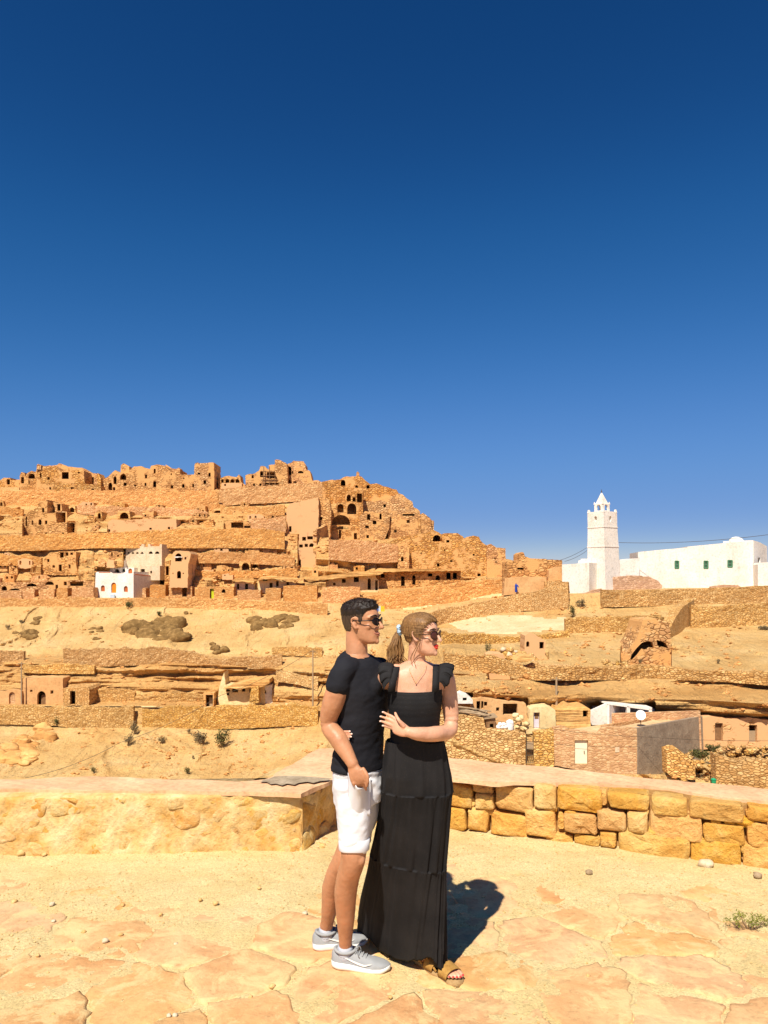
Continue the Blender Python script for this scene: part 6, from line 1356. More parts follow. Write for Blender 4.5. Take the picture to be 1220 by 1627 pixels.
# ------------------------------------------------------------------ man
man = empty('person', G(560, 1535)); tag(man, 'man in black T-shirt and white shorts, hand in pocket, wearing sunglasses', 'person')
yt = R(50); mf = np.array((math.sin(yt), -math.cos(yt), 0)); ml = np.array((math.cos(yt), math.sin(yt), 0)); up = np.array((0, 0, 1.0)); DM = 3.70
def msec(px, py, w, dp, d=DM, yaw=None):
    f_, l_ = mf, ml
    if yaw is not None: f_ = np.array((math.sin(yaw), -math.cos(yaw), 0)); l_ = np.array((math.cos(yaw), math.sin(yaw), 0))
    return P(px, py, d), l_ * w, f_ * dp
HM = Head(573.5, 988.5, DM - .01, R(64), .885, 1.09, 1.0, R(-2))
b_ = MB(); HM.build(b_)
limb(b_, [HM(-.022, 0, -.045), HM(-.028, 0, -.09), P(567, 1036, DM), P(567, 1050, DM)], [.054, .053, .055, .056], 20)
# torso under the shirt, slightly smaller
TS = [(1040, 567, .075, .066), (1049, 568.5, .125, .080), (1058, 571, .160, .092), (1075, 575, .172, .106), (1098, 577.5, .166, .113), (1128, 575.5, .150, .106), (1160, 572.5, .139, .100), (1190, 570, .137, .102), (1219, 568.5, .144, .110)]
loft(b_, [msec(px, py, w * .86, dp * .86) for py, px, w, dp in TS], 28)
RS = P(541, 1068, 3.565); RE = P(521.5, 1149, 3.60); RWr = P(560, 1213, 3.505)
limb(b_, [P(552, 1061, 3.61), P(544, 1069, 3.575), P(531, 1112, 3.575), RE, P(538, 1175, 3.555), RWr], [.044, .050, .052, .041, .043, .028], 20)
LS = P(606, 1066, 3.835); limb(b_, [LS, P(622, 1112, 3.95), P(640, 1150, 3.98), P(672, 1152, 3.86), P(690, 1150, 3.815)], [.054, .048, .040, .036, .028], 16)
# right hand: back of the hand outwards, fingers slipping into the pocket, thumb over its edge
pk = P(569, 1233, 3.485)
loft(b_, [(P(560, 1213, 3.505), np.array((.020, -.008, .006)), np.array((.008, .015, 0))), (P(564, 1224, 3.495), np.array((.032, -.012, .008)), np.array((.007, .015, 0))), (P(570, 1238, 3.49), np.array((.038, -.010, .010)), np.array((.006, .014, 0))), (P(572.5, 1246, 3.495), np.array((.034, -.006, .010)), np.array((.005, .012, 0)))], 14, 4)
for i, (dx, ln) in enumerate(((-9.5, .85), (-4, 1.0), (2, .98), (7.5, .8))):
    finger(b_, [P(571 + dx * .9, 1241 - dx * .35, 3.487), P(573 + dx, 1249, 3.515), P(573 + dx, 1249 + 10 * ln, 3.575), P(572 + dx * .9, 1249 + 18 * ln, 3.62)])
finger(b_, [P(577, 1222, 3.485), P(583, 1232, 3.475), P(584, 1241, 3.475), P(582, 1249, 3.485)], .010, .008)
# legs
def along(a_, b2, t_): return np.array(a_) * (1 - t_) + np.array(b2) * t_
an, af = sn_(.235, 0, .10), sf_(.235, 0, .10); kn, kf = P(561, 1366, 3.625), P(549, 1362, 3.80)
def leg(hip, thigh, knee, ank, foot, back):
    bk = np.array((-back, .012, 0)); limb(b_, [hip, thigh, knee, along(knee, ank, .22) + bk * .8, along(knee, ank, .42) + bk, along(knee, ank, .68) + bk * .5, along(knee, ank, .88) + bk * .15, ank, foot], [.080, .066, .0575, .0545, .0535, .0435, .0345, .033, .026], 22, 5)
    b_.ell(knee + np.array((.030, -.028, .012)), (.030, .028, .034))
leg(P(561, 1285, 3.64), P(562, 1335, 3.625), kn, an, sn_(.235, 0, .04), .022); leg(P(575, 1280, 3.79), P(563, 1325, 3.79), kf, af, sf_(.235, 0, .04), .022)
def mdisp(co, no): return .0012 * fbm(co[:, 0] * 45, co[:, 1] * 45, co[:, 2] * 45, 3) + .002 * fbm(co[:, 0] * 14, co[:, 1] * 14, co[:, 2] * 9, 2)
fuse('body', b_, .0042, 3, M['skin_man'], man, mdisp)
# face details
b_ = MB(); limb(b_, [HM(.086, -.025, -.058), HM(.0965, -.012, -.0625), HM(.1005, 0, -.0625), HM(.0965, .012, -.0625), HM(.086, .025, -.058)], [.002, .0042, .0048, .0042, .002], 8); limb(b_, [HM(.087, -.022, -.062), HM(.0975, 0, -.074), HM(.087, .022, -.062)], [.002, .0052, .002], 8); b_.build('lips', M['lips_man'], man, True)
b_ = MB(); limb(b_, [HM(.0875, -.020, -.061), HM(.0985, 0, -.0675), HM(.0875, .020, -.061)], [.0015, .003, .0015], 8); b_.build('teeth', M['teeth'], man, True)
for sg_ in (-1, 1):
    b_ = MB(); limb(b_, [HM(.0975, sg_ * .012, .032), HM(.096, sg_ * .034, .038), HM(.080, sg_ * .054, .031)], [.0035, .004, .002], 8); b_.build('eyebrow', M['hair_man'], man, True)
shade_glasses(HM, man, 'frame_black', 'lens_black', .027, .0195)
def hmask_m(x, y, z):
    # hairline: forehead, temple corner, sideburn, round the ear, nape
    f_ = np.interp(x, [-.12, -.035, -.022, -.012, .012, .022, .03, .045, .06, .08, .1], [-.068, -.064, -.03, .030, .030, -.018, -.014, .035, .060, .068, .072])
    return z - f_
def hth_m(x, y, z): return .0030 + .0095 * sstep(.035, .085, z) + .010 * sstep(.06, .1, z) * sstep(-.02, .07, x)
hm = HM.cap('hair', lambda x, y, z: min(hmask_m(x, y, z), z - (.026 + .012 * sstep(-.05, .06, x) + .012 * float(vnoise(x * 160, y * 160, 0)))), hth_m, M['hair_man'], man, jag=.45)
hf = HM.cap('hair_sides', hmask_m, lambda x, y, z: .0030, M['hair_fade'], man, jag=.2); hf.parent = hm; hf.matrix_parent_inverse = Matrix.Identity(4)
r0 = np.random.default_rng(3); vs_ = []; fs_ = []
for i in range(3600):
    z = r0.uniform(-.06, .1178) if i % 3 else r0.uniform(.06, .1178); th = r0.uniform(0, 6.283); x, y = HM.surf(z, th)
    if z > .1: k = math.sqrt(r0.random()); x = -.02 + (x + .02) * k; y *= k
    if hmask_m(x, y, z) < .002 or (z < .03 and i % 4): continue
    q = np.array((x + .01, y, max(0, z - .02) * 1.4)); q /= np.linalg.norm(q); t_ = hth_m(x, y, z); ln = (.004 + .013 * sstep(.05, .1, z) + .012 * sstep(.07, .1, z) * sstep(.0, .07, x)) * r0.uniform(.6, 1.3)
    dr = q * .8 + np.array((.55 * sstep(.03, .09, z), 0, -.5 * (1 - sstep(.0, .07, z)) + .25)) + r0.normal(0, .22, 3); dr /= np.linalg.norm(dr); sd_ = np.cross(dr, r0.normal(0, 1, 3)); sd_ /= np.linalg.norm(sd_)
    a_ = np.array((x, y, z)) + q * t_ * .7; e_ = a_ + dr * ln; w = .0011; k = len(vs_); vs_ += [HM(*(a_ - sd_ * w)), HM(*(a_ + sd_ * w)), HM(*e_)]; fs_.append((k, k + 1, k + 2))
sh_ = mesh('hair_strands', vs_, fs_, M['hair_man']); sh_.parent = hm
# T-shirt
def tsec(px, py, w, dp, tz):
    c_, a_, b2 = msec(px, py, w, dp); return c_, a_, b2 + np.array((0, 0, tz))
b_ = MB(); loft(b_, [tsec(566.5, 1038.5, .064, .060, -.014), tsec(567, 1041.5, .084, .071, -.013), tsec(568, 1047, .120, .082, -.010)] + [msec(px, py, w, dp) for py, px, w, dp in TS[2:]], 40)
limb(b_, [P(556, 1060, 3.61), P(547, 1066, 3.58), P(540, 1079, 3.57), P(537.5, 1089, 3.567)], [.050, .055, .058, .060], 24)
limb(b_, [P(596, 1062, 3.80), LS, P(614, 1090, 3.90)], [.058, .063, .060], 20)
b_.ell(P(590, 1090, 3.635), (.055, .05, .05))   # chest
def tdisp(co, no):
    x, y, z = co.T; w = fbm(x * 7 + z * 10, y * 7, z * 16 - x * 9, 4); arm = sstep(3.62, 3.58, y)
    low = sstep(1.25, 1.0, z)
    return .006 * w + .011 * low * fbm(x * 5 + 3, y * 5, z * 24 + 5 * fbm(x * 4, y * 4, z * 4, 2) - 9 * x, 3) + .0012 * fbm(x * 40, y * 40, z * 40, 2)
fuse('t_shirt', b_, .0055, 3, M['tshirt'], man, tdisp)
b_ = MB(); b_.tube([P(567, 1040, DM) + np.array((.060 * math.cos(a_), .058 * math.sin(a_), -.001 - .014 * math.cos(a_ - (yt - math.pi / 2)))) for a_ in np.linspace(0, 2 * math.pi, 33)], .006, 8, False); b_.build('collar', M['tshirt'], man, True)
# shorts
b_ = MB(); loft(b_, [msec(568.5, 1206, .124, .092), msec(568.5, 1216, .134, .101), msec(568.5, 1226, .141, .108), msec(569, 1250, .142, .112), msec(569, 1272, .134, .108)], 36)
limb(b_, [P(560, 1250, 3.64), P(561, 1285, 3.63), P(562, 1315, 3.625), P(562.5, 1342, 3.625)], [.088, .083, .076, .071], 28)
limb(b_, [P(581, 1250, 3.775), P(577, 1285, 3.78), P(570, 1312, 3.785), P(566, 1330, 3.79)], [.086, .082, .076, .071], 28)
def sdisp(co, no):
    x, y, z = co.T; d_ = np.sqrt((x - pk[0]) ** 2 + (z - (pk[2] - .07)) ** 2)
    return .007 * fbm(x * 9 + z * 8, y * 9, z * 16 - x * 6, 4) + .007 * np.exp(-(d_ / .11) ** 2) * np.sin(np.arctan2(z - pk[2] + .03, x - pk[0]) * 9 + 3 * fbm(x * 9, y * 9, z * 9, 2)) + .0012 * fbm(x * 45, y * 45, z * 45, 2)
so_ = fuse('shorts', b_, .006, 3, M['shorts'], man, sdisp)
for (c_, rr) in ((P(562.5, 1341, 3.625), .0712), (P(566, 1330, 3.79), .0712)):
    b_ = MB(); vs_ = []
    for dz, r1 in ((.034, rr - .004), (.033, rr + .0022), (-.016, rr + .0022), (-.020, rr), (-.020, rr - .004), (.01, rr - .006)):
        vs_ += [c_ + np.array((r1 * math.cos(a_), r1 * math.sin(a_), dz + .003 * math.sin(3 * a_))) for a_ in np.linspace(0, 2 * math.pi, 40, endpoint=False)]
    o = mesh('hem', vs_, gridfaces(40, 6, True), M['shorts'], None, True); o.parent = so_
# the pocket pouch over the fingers
vs_ = []; nu, nv = 25, 14
for j in range(nv):
    t_ = j / (nv - 1)
    for i in range(nu):
        u = i / (nu - 1); x = 553 + 36 * u; y0 = float(np.interp(u, [0, .2, .42, .58, .8, 1], [1226, 1240, 1251.5, 1252.5, 1245, 1234])); sd_ = 3.556 + .045 * u ** 2; d0 = sd_ - .082 * math.sin(math.pi * min(1, u * 1.12)) ** .8; d1 = 3.558 + .03 * u ** 2
        e = t_ ** .8; vs_.append(P(x - 2 * t_ * (u - .4), y0 + (1296 - y0) * t_, d0 + (d1 - d0) * e + .004 * math.sin(u * 15 + t_ * 5) * (1 - t_) * t_ * 2))
o = mesh('pocket', vs_, gridfaces(nu, nv), M['shorts'], None, True); m = o.modifiers.new('s', 'SOLIDIFY'); m.thickness = .0025; o.parent = so_
# shoes
def sneaker(heel, toe, label):
    h_, t_ = np.array(heel), np.array(toe); L = .292; u = (t_ - h_) / np.linalg.norm(t_ - h_); w = np.array((u[1], -u[0], 0.0)); root = empty('sneaker', h_ + u * .12); root.parent = man; root.location = Vector(h_ + u * .12) - man.location
    def put(o): o.parent = root; o.matrix_parent_inverse = Matrix.Translation(-Vector(h_ + u * .12)); return o
    def pt(s, x, z): return h_ + u * (s * L - .018) + w * (x + .008 * math.sin(s * 3)) + up * z
    hw = lambda s: np.interp(s, [0, .04, .15, .35, .55, .72, .86, .95, 1], [.012, .028, .035, .034, .041, .047, .042, .028, .010])
    ss = np.linspace(0, 1, 30); vs_ = []
    for s in ss:
        z0 = .002 + .012 * sstep(.85, 1.0, s) + .006 * sstep(.12, 0, s); z1 = .034 - .008 * sstep(.2, .7, s) + .006 * sstep(.9, 1, s); k = hw(s) + .003
        vs_ += [pt(s, k * a_, z0 + (z1 - z0) * b2) for a_, b2 in ((-.88, 0), (-1, .3), (-1.0, .8), (-.9, 1), (.9, 1), (1.0, .8), (1, .3), (.88, 0))]
    f = gridfaces(8, 30, True).tolist() + [tuple(range(8))[::-1], tuple(range(232, 240))]; put(mesh('sole', vs_, f, M['shoe_white'], None, True))
    vs_ = []; n = 14
    for s in ss:
        top = np.interp(s, [0, .05, .15, .28, .38, .5, .65, .8, .92, 1], [.070, .092, .088, .080, .088, .078, .064, .052, .044, .034]); k = hw(s)
        for j in range(n):
            a_ = math.pi * j / (n - 1); e = .62; vs_.append(pt(s, k * math.copysign(abs(math.cos(a_)) ** e, math.cos(a_)) * (1 - .25 * max(0, math.sin(a_)) * (top > .06)), .024 + (top - .024) * abs(math.sin(a_)) ** .8))
    put(mesh('upper', vs_, gridfaces(n, 30).tolist() + [tuple(range(n))[::-1], tuple(range(29 * n, 30 * n))], M['shoe_grey'], None, True))
    b_ = MB(); limb(b_, [pt(.235, 0, .06), pt(.235, 0, .088)], [.037, .0385], 16); put(b_.build('sock', M['sock'], None, True))
    b_ = MB(); b_.tube([pt(.235, 0, .086) + (u * math.cos(a_) * .052 + w * math.sin(a_) * .037) + up * (.004 * math.cos(2 * a_)) for a_ in np.linspace(0, 2 * math.pi, 25)], .0075, 8, False); put(b_.build('padded_collar', M['shoe_grey'], None, True))
    b_ = MB()
    for i, s in enumerate((.42, .48, .54, .60)):
        z = np.interp(s, [.38, .5, .65], [.092, .082, .068]); b_.tube([pt(s, -.022, z - .008), pt(s + .012, 0, z + .004), pt(s, .022, z - .008)], .0028, 6)
    for sg_ in (-1, 1): b_.tube([pt(.42, 0, .096), pt(.44, sg_ * .02, .104), pt(.47, sg_ * .035, .085), pt(.50, sg_ * .03, .066)], .0022, 6); b_.tube([pt(.42, 0, .096), pt(.47, sg_ * .012, .10), pt(.43, sg_ * .028, .098), pt(.42, 0, .096)], .0022, 6)
    put(b_.build('laces', M['shoe_grey'], None, True))
    # curved white tick on each side
    for sg_ in (-1, 1):
        vs_ = []
        for i in range(16):
            t2 = i / 15; s = .72 - .50 * t2; zc = .036 + .030 * t2 ** 1.7; wd = .012 * math.sin(math.pi * min(1, (1 - t2) * 1.02 + .02)) ** .7 * (1 - t2 * .6) + .001
            if t2 < .25: zc += .016 * (1 - t2 / .25)
            for z in (zc - wd / 2, zc + wd / 2):
                k = hw(s) * (1 - .25 * max(0, (z - .05) / .05)); vs_.append(pt(s, sg_ * (k + .0025), z))
        put(mesh('side_mark', vs_, [(2 * i, 2 * i + 1, 2 * i + 3, 2 * i + 2) for i in range(15)], M['shoe_white'], None, True))
    return root
sneaker(*SHOE_N, 'near'); sneaker(*SHOE_F, 'far')

# ------------------------------------------------------------------ woman
wom = empty('person', G(680, 1530)); tag(wom, 'woman in long black tiered dress and sunglasses, hand resting on the man', 'person')
yw = R(12); wf_ = np.array((math.sin(yw), -math.cos(yw), 0)); wl_ = np.array((math.cos(yw), math.sin(yw), 0)); DW = 3.62
HW = Head(669.5, 1008.5, DW - .02, R(58), .80, 1.06, .98, R(0))
b_ = MB(); HW.build(b_, fem=True)
limb(b_, [HW(-.024, 0, -.04), HW(-.03, 0, -.10), P(662, 1050, DW), P(662, 1062, DW)], [.044, .041, .043, .054], 20)
TW = [(1051, 662, .055, .052), (1057, 662, .100, .060), (1064, 661.5, .135, .070), (1074, 661, .147, .080), (1090, 660, .136, .090), (1108, 659.5, .128, .100), (1128, 659, .124, .098), (1152, 659, .114, .086), (1180, 660, .110, .080), (1200, 660, .100, .072)]
loft(b_, [(P(px, py, DW), wl_ * w * .97, wf_ * dp * .97) for py, px, w, dp in TW], 28)
limb(b_, [P(692, 1068, DW + .02), P(706, 1075, DW + .03), P(713.5, 1110, DW + .03), P(715.5, 1158, DW + .0), P(690, 1166, 3.515), P(665, 1166, 3.475), P(649, 1163, 3.465)], [.040, .044, .041, .036, .035, .030, .0225], 18)
limb(b_, [P(630, 1068, DW - .02), P(616, 1075, DW), P(600, 1100, 3.78), P(590, 1150, 3.90), P(565, 1172, 3.86), P(548, 1174, 3.815)], [.040, .043, .040, .036, .034, .025], 16)
# left hand spread on the man's side
loft(b_, [(P(650, 1163, 3.465), np.array((.002, .004, .020)), np.array((.004, .015, 0))), (P(641, 1160, 3.47), np.array((.006, .004, .030)), np.array((.004, .014, 0))), (P(631, 1154, 3.485), np.array((.010, .004, .036)), np.array((.004, .013, 0))), (P(627, 1150, 3.495), np.array((.012, .004, .034)), np.array((.003, .010, 0)))], 14, 4)
FT = [[(632, 1145, 3.49), (622, 1138, 3.50), (614, 1134, 3.515), (609, 1131.5, 3.53)], [(629, 1149, 3.49), (618.5, 1143.5, 3.50), (611, 1140.5, 3.515), (605.5, 1138.5, 3.53)], [(629, 1154, 3.49), (618, 1150.5, 3.50), (610.5, 1147.5, 3.515), (605, 1146, 3.53)], [(632, 1159, 3.485), (622, 1156.5, 3.50), (614, 1154, 3.515), (609, 1153, 3.525)]]
for q in FT: finger(b_, [P(*p) for p in q], .0082, .0060)
finger(b_, [P(641, 1154, 3.46), P(634, 1145, 3.455), P(630, 1138, 3.47), P(628, 1133, 3.485)], .0092, .0068)
# right hand coming round the man's back
loft(b_, [(P(552, 1174, 3.825), np.array((0, .004, .022)), np.array((.012, .004, 0))), (P(540, 1173, 3.79), np.array((0, .004, .034)), np.array((.010, .006, 0))), (P(533, 1172, 3.745), np.array((0, .003, .034)), np.array((.010, .005, 0)))], 14, 4)
for dy, ex in ((-8, 0), (-2.5, 3), (3.5, 2), (9, -2)): finger(b_, [P(533, 1171 + dy, 3.74), P(533, 1170 + dy, 3.65), P(543, 1169 + dy * .85, 3.588), P(554 + ex, 1168 + dy * .75, 3.562)], .0082, .006)
# feet
fh, ft_ = G(678, 1524, .03), G(719, 1551, .03); fu = (ft_ - fh) / np.linalg.norm(ft_ - fh); fw = np.array((fu[1], -fu[0], 0))
def fpt(s, x, z): return fh + fu * (s * .235) + fw * x + up * z
limb(b_, [fpt(.10, 0, .18), fpt(.10, 0, .08), fpt(.12, 0, .03)], [.034, .032, .033], 16)
loft(b_, [(fpt(.0, 0, .028), fw * .022, up * .020), (fpt(.18, 0, .038), fw * .030, up * .034), (fpt(.42, 0, .034), fw * .033, up * .030), (fpt(.66, 0, .020), fw * .040, up * .019), (fpt(.82, .002, .012), fw * .040, up * .012)], 18, 4)
TOES = [(-.030, .97, .0105), (-.011, 1.0, .008), (.004, .965, .0075), (.018, .92, .007), (.031, .865, .0065)]
for x, s, r1 in TOES: finger(b_, [fpt(.76, x * .95, .012), fpt(s - .08, x, .016), fpt(s, x, .008)], r1, r1 * .9)
limb(b_, [P(645, 1195, 3.66), P(650, 1330, 3.76), P(660, 1440, 3.86), P(668, 1500, 3.81), G(670, 1517, .05)], [.06, .05, .045, .04, .035], 14); limb(b_, [P(675, 1195, 3.63), P(668, 1330, 3.74), P(672, 1440, 3.80), fpt(.10, 0, .12)], [.06, .05, .045, .034], 14)
fuse('body', b_, .0040, 3, M['skin_woman'], wom, mdisp)
for x, s, r1 in TOES: b_ = MB(); b_.ell(fpt(s + .012, x, .012), (r1 * .75, r1 * .75, .004)); b_.build('toenail', M['nail'], wom, True)
for q in FT: b_ = MB(); b_.ell(P(*q[-1]) + np.array((-.002, -.0055, .001)), (.0055, .003, .004)); b_.build('fingernail', M['nail_pale'], wom, True)
for dy, ex in ((-8, 0), (-2.5, 3), (3.5, 2), (9, -2)): b_ = MB(); b_.ell(P(555.5 + ex, 1168 + dy * .75, 3.557), (.005, .003, .004)); b_.build('fingernail', M['nail_pale'], wom, True)
b_ = MB(); limb(b_, [HW(.085, -.022, -.064), HW(.0945, -.010, -.0605), HW(.0985, 0, -.0615), HW(.0945, .010, -.0605), HW(.085, .022, -.064)], [.002, .0052, .0060, .0052, .002], 8); limb(b_, [HW(.086, -.020, -.066), HW(.0965, 0, -.0735), HW(.086, .020, -.066)], [.002, .0072, .002], 8); b_.build('lips', M['lips'], wom, True)
for sg_ in (-1, 1):
    b_ = MB(); limb(b_, [HW(.0985, sg_ * .012, .034), HW(.096, sg_ * .034, .041), HW(.080, sg_ * .054, .035)], [.0022, .0028, .0015], 8); b_.build('eyebrow', M['frame_brown'], wom, True)
shade_glasses(HW, wom, 'frame_brown', 'lens_brown', .029, .0255, .002, .034)
def hmask_w(x, y, z):
    f_ = np.interp(x, [-.12, -.04, -.022, -.012, .012, .025, .04, .06, .08, .1], [-.05, -.05, -.03, .026, .028, .020, .032, .062, .078, .085]); return z - f_
hw_ = HW.cap('hair', hmask_w, lambda x, y, z: .006 + .007 * sstep(.0, .08, z) + .004 * sstep(0, -.08, x), M['hair_woman'], wom, jag=.12)
tie = P(635, 1001, DW + .035); b_ = MB(); r0 = np.random.default_rng(9)
rt = (np.array(HW(-.10, 0, .03)) - tie); rt /= np.linalg.norm(rt); e1 = np.cross(rt, up); e1 /= np.linalg.norm(e1); e2 = np.cross(rt, e1)
b_.tube([tie + (e1 * math.cos(a_) + e2 * math.sin(a_)) * .017 * (1 + .12 * math.sin(7 * a_)) for a_ in np.linspace(0, 2 * math.pi, 41)], [.009 + .0025 * math.sin(11 * i) for i in range(41)], 8, False); sc_ = b_.build('hair_tie', M['scrunchie'], None, True); sc_.parent = hw_
b_ = MB()
for i in range(130):
    a_ = r0.uniform(0, 6.28); q_ = math.sqrt(r0.random()); ox, oy = math.cos(a_) * q_, math.sin(a_) * q_; st_ = HW(-.075 + r0.uniform(-.02, .04), r0.uniform(-.04, .04), .045 + r0.uniform(-.04, .04)); L_ = r0.uniform(.8, 1.08); cu = r0.uniform(-.012, .012)
    p1 = tie + e1 * ox * .010 + e2 * oy * .010; p2 = P(630 + ox * 9, 1020, DW + .035 + oy * .02); p3 = P(628 + ox * 13, 1020 + 20 * L_, DW + .03 + oy * .026); p4 = P(629 + ox * 15 + cu * 300, 1018 + 38 * L_, DW + .02 + oy * .026 + cu)
    q = cat_rom([st_, p1, p2, p3, p4], 6); q[8:, 0] += .006 * np.sin(np.arange(len(q) - 8) * .75 + ox * 2 + cu * 90) * np.linspace(.2, 1, len(q) - 8); b_.tube([tuple(p) for p in q], list(np.interp(np.linspace(0, 1, len(q)), [0, .25, .6, 1], [.003, .0042, .0046, .0012])), 5)
pt_ = b_.build('ponytail', M['hair_woman'], None, True); pt_.parent = hw_
b_ = MB(); HC = np.array((-.005, 0, .02)); HRd = np.array((.119, .0885, .1145)); inv = np.linalg.inv(HW.mn); tl = inv @ (tie - HW.o); tl = tl / np.array((HW.kx * HW.k, HW.kw * HW.k, HW.k))
for i in range(330):
    a_ = r0.uniform(-1.25, 1.25); sx = .075 - .055 * abs(a_) / 1.25 * r0.uniform(.6, 1.2); st0 = np.array((sx, math.sin(a_) * .07, .078 - .075 * (abs(a_) / 1.25) ** 2 + r0.uniform(-.012, .03))); q = []
    for k in range(9):
        t_ = k / 8; m_ = st0 * (1 - t_) + tl * t_; v_ = (m_ - HC) / HRd; v_ = v_ / max(np.linalg.norm(v_), .05); sp0 = HC + v_ * HRd * (1 + .012 * r0.random()); w_ = sstep(.8, 1.0, t_); q.append(HW(*(sp0 * (1 - w_) + m_ * w_)))
    b_.tube([tuple(p) for p in cat_rom(q, 2)], r0.uniform(.0009, .0018), 4)
o = b_.build('swept_strands', M['hair_woman'], None, True); o.parent = hw_
b_ = MB()
for i in range(7):
    o_ = r0.uniform(-1, 1); q = cat_rom([HW(.045, -.066 + .004 * o_, .060), HW(.036 + .006 * o_, -.079, .02), HW(.026 + .006 * o_, -.081, -.04), P(655 + 3 * o_, 1044, DW - .06), P(657 + 4 * o_, 1056 + 4 * o_, DW - .07)], 5); b_.tube([tuple(p) for p in q], list(np.linspace(.0016, .0006, len(q))), 4)
o = b_.build('loose_strands', M['hair_woman'], None, True); o.parent = hw_
# necklace
nk = cat_rom([P(647, 1052, DW - .03), P(651, 1066, DW - .075), P(656, 1077, DW - .087), P(660.5, 1083, DW - .093), P(666, 1077, DW - .087), P(675, 1064, DW - .07), P(679, 1054, DW - .03)], 6)
b_ = MB(); b_.tube([tuple(p) for p in nk], .0009, 5); b_.ell(P(660.5, 1084.5, DW - .094), (.003, .002, .0045)); b_.build('necklace', M['gold'], wom, True)
# dress: bodice, skirt in three tiers, straps with frills
dr_ = empty('dress', P(660, 1180, DW)); dr_.parent = wom; dr_.location = Vector(P(660, 1180, DW)) - wom.location
def dput(o): o.parent = dr_; o.matrix_parent_inverse = Matrix.Translation(-Vector(P(660, 1180, DW))); return o
BS = [(1095.5, 659.5, .131, .100), (1100, 659.5, .1315, .103), (1112, 659.5, .131, .108), (1125, 659, .128, .106), (1140, 659, .122, .098), (1160, 659, .119, .091), (1182, 660, .122, .090)]
tmp = MB(); g_ = loft(tmp, [(P(px, py, DW), wl_ * w, wf_ * dp) for py, px, w, dp in BS], 96, 8); 
for i in range(g_.shape[0]):
    z = g_[i, :, 2]; c_ = g_[i].mean(0); v_ = g_[i] - c_; v_[:, 2] = 0; rr = 1 + .003 * np.sin(i * 1.25) + .010 * fbm(g_[i][:, 0] * 18, g_[i][:, 1] * 18, z * 30, 3); g_[i] = c_ + v_ * rr[:, None]; g_[i, :, 2] = z
inner = g_[0].copy(); c_ = inner.mean(0); inner = c_ + (inner - c_) * .93
dput(mesh('bodice', np.vstack([inner[None], g_]).reshape(-1, 3), gridfaces(96, g_.shape[0] + 1, True), M['dress'], None, True))
rows = []; NT_ = 220; th = np.linspace(0, 2 * np.pi, NT_, endpoint=False)
ys = np.concatenate([np.linspace(1176, 1256, 34), np.linspace(1257, 1374, 44), np.linspace(1375, 1519, 54)])
for y in ys:
    le = np.interp(y, [1176, 1200, 1230, 1258, 1300, 1350, 1376, 1420, 1470, 1519], [613, 610, 607, 605.5, 602, 594, 589, 580, 571, 566]); re = np.interp(y, [1176, 1200, 1230, 1258, 1300, 1350, 1376, 1420, 1470, 1519], [706, 711, 716, 718.5, 715, 709.5, 707, 706, 704, 703])
    dc_ = np.interp(y, [1176, 1258, 1376, 1519], [DW, 3.66, 3.73, 3.81]); dp = np.interp(y, [1176, 1258, 1376, 1519], [.089, .125, .135, .130])
    tier, t_ = (0, (y - 1176) / 80) if y < 1256.5 else ((1, (y - 1257) / 117) if y < 1374.5 else (2, (y - 1375) / 144))
    c_ = P((le + re) / 2, y, dc_); hw2 = (re - le) / 2 / F * dc_
    n1, n2 = ((13, 21), (17, 29), (15, 33))[tier]; am = (.050, .058, .068)[tier] * (.4 + .6 * t_)
    ph = fbm(th * 1.5 * 0 + np.cos(th) * 2, np.sin(th) * 2, 0 * th + tier * 7 + t_ * .35, 3)
    fold = np.sin(n1 * th + 6 * ph) * .6 + np.sin(n2 * th + 9 * ph + t_ * .6) * .4 + .6 * fbm(np.cos(th) * 5, np.sin(th) * 5, 0 * th + t_ * .8 + tier * 5, 3)
    gather = (.020 * math.exp(-t_ * 8) * (1 + .8 * np.sin(47 * th + 5 * ph))) if tier else (.012 * math.exp(-t_ * 9) * np.sin(43 * th))
    wr = .020 * math.exp(-((y - 1500) / 20) ** 2) * fbm(np.cos(th) * 3, np.sin(th) * 3, 0 * th + y * .09, 3)
    r1 = .965 + am * fold + gather + wr
    e = .82; cx_ = np.sign(np.cos(th)) * np.abs(np.cos(th)) ** e; sx_ = np.sign(np.sin(th)) * np.abs(np.sin(th)) ** e
    q = c_[None] + (np.array((1, 0, 0))[None] * (cx_ * hw2 * r1)[:, None]) + np.array((0, -1, 0))[None] * (sx_ * dp * r1)[:, None]
    kk = np.interp(y, [1230, 1320, 1519], [0, .25, .95]); q[:, 1] -= (q[:, 0] - c_[0] - hw2 * .75) * kk
    if tier == 2:      # hem: level to the ground, lifted over the leading foot
        k = t_ ** 1.2; zg = np.maximum(.045 + .02 * np.sin(5 * th + 2) + .012 * fold + .05 * np.exp(-((q[:, 0] - .23) / .05) ** 2) * (sx_ > 0), .03); ztop = P(660, 1375, 3.73)[2]; q[:, 2] = ztop + (zg - ztop) * t_
    rows.append(q)
last = rows[-1]; cl = last.mean(0); rows.append(cl + (last - cl) * .97 + np.array((0, 0, .012)))
nv1 = [34, 44, 55]; s0 = 0
allr = np.array(rows)
for i, k in enumerate(nv1):
    seg = allr[s0:s0 + k + (1 if s0 + k < len(allr) else 0)]; dput(mesh('skirt_tier', seg.reshape(-1, 3), gridfaces(NT_, len(seg), True), M['dress'], None, True)); s0 += k
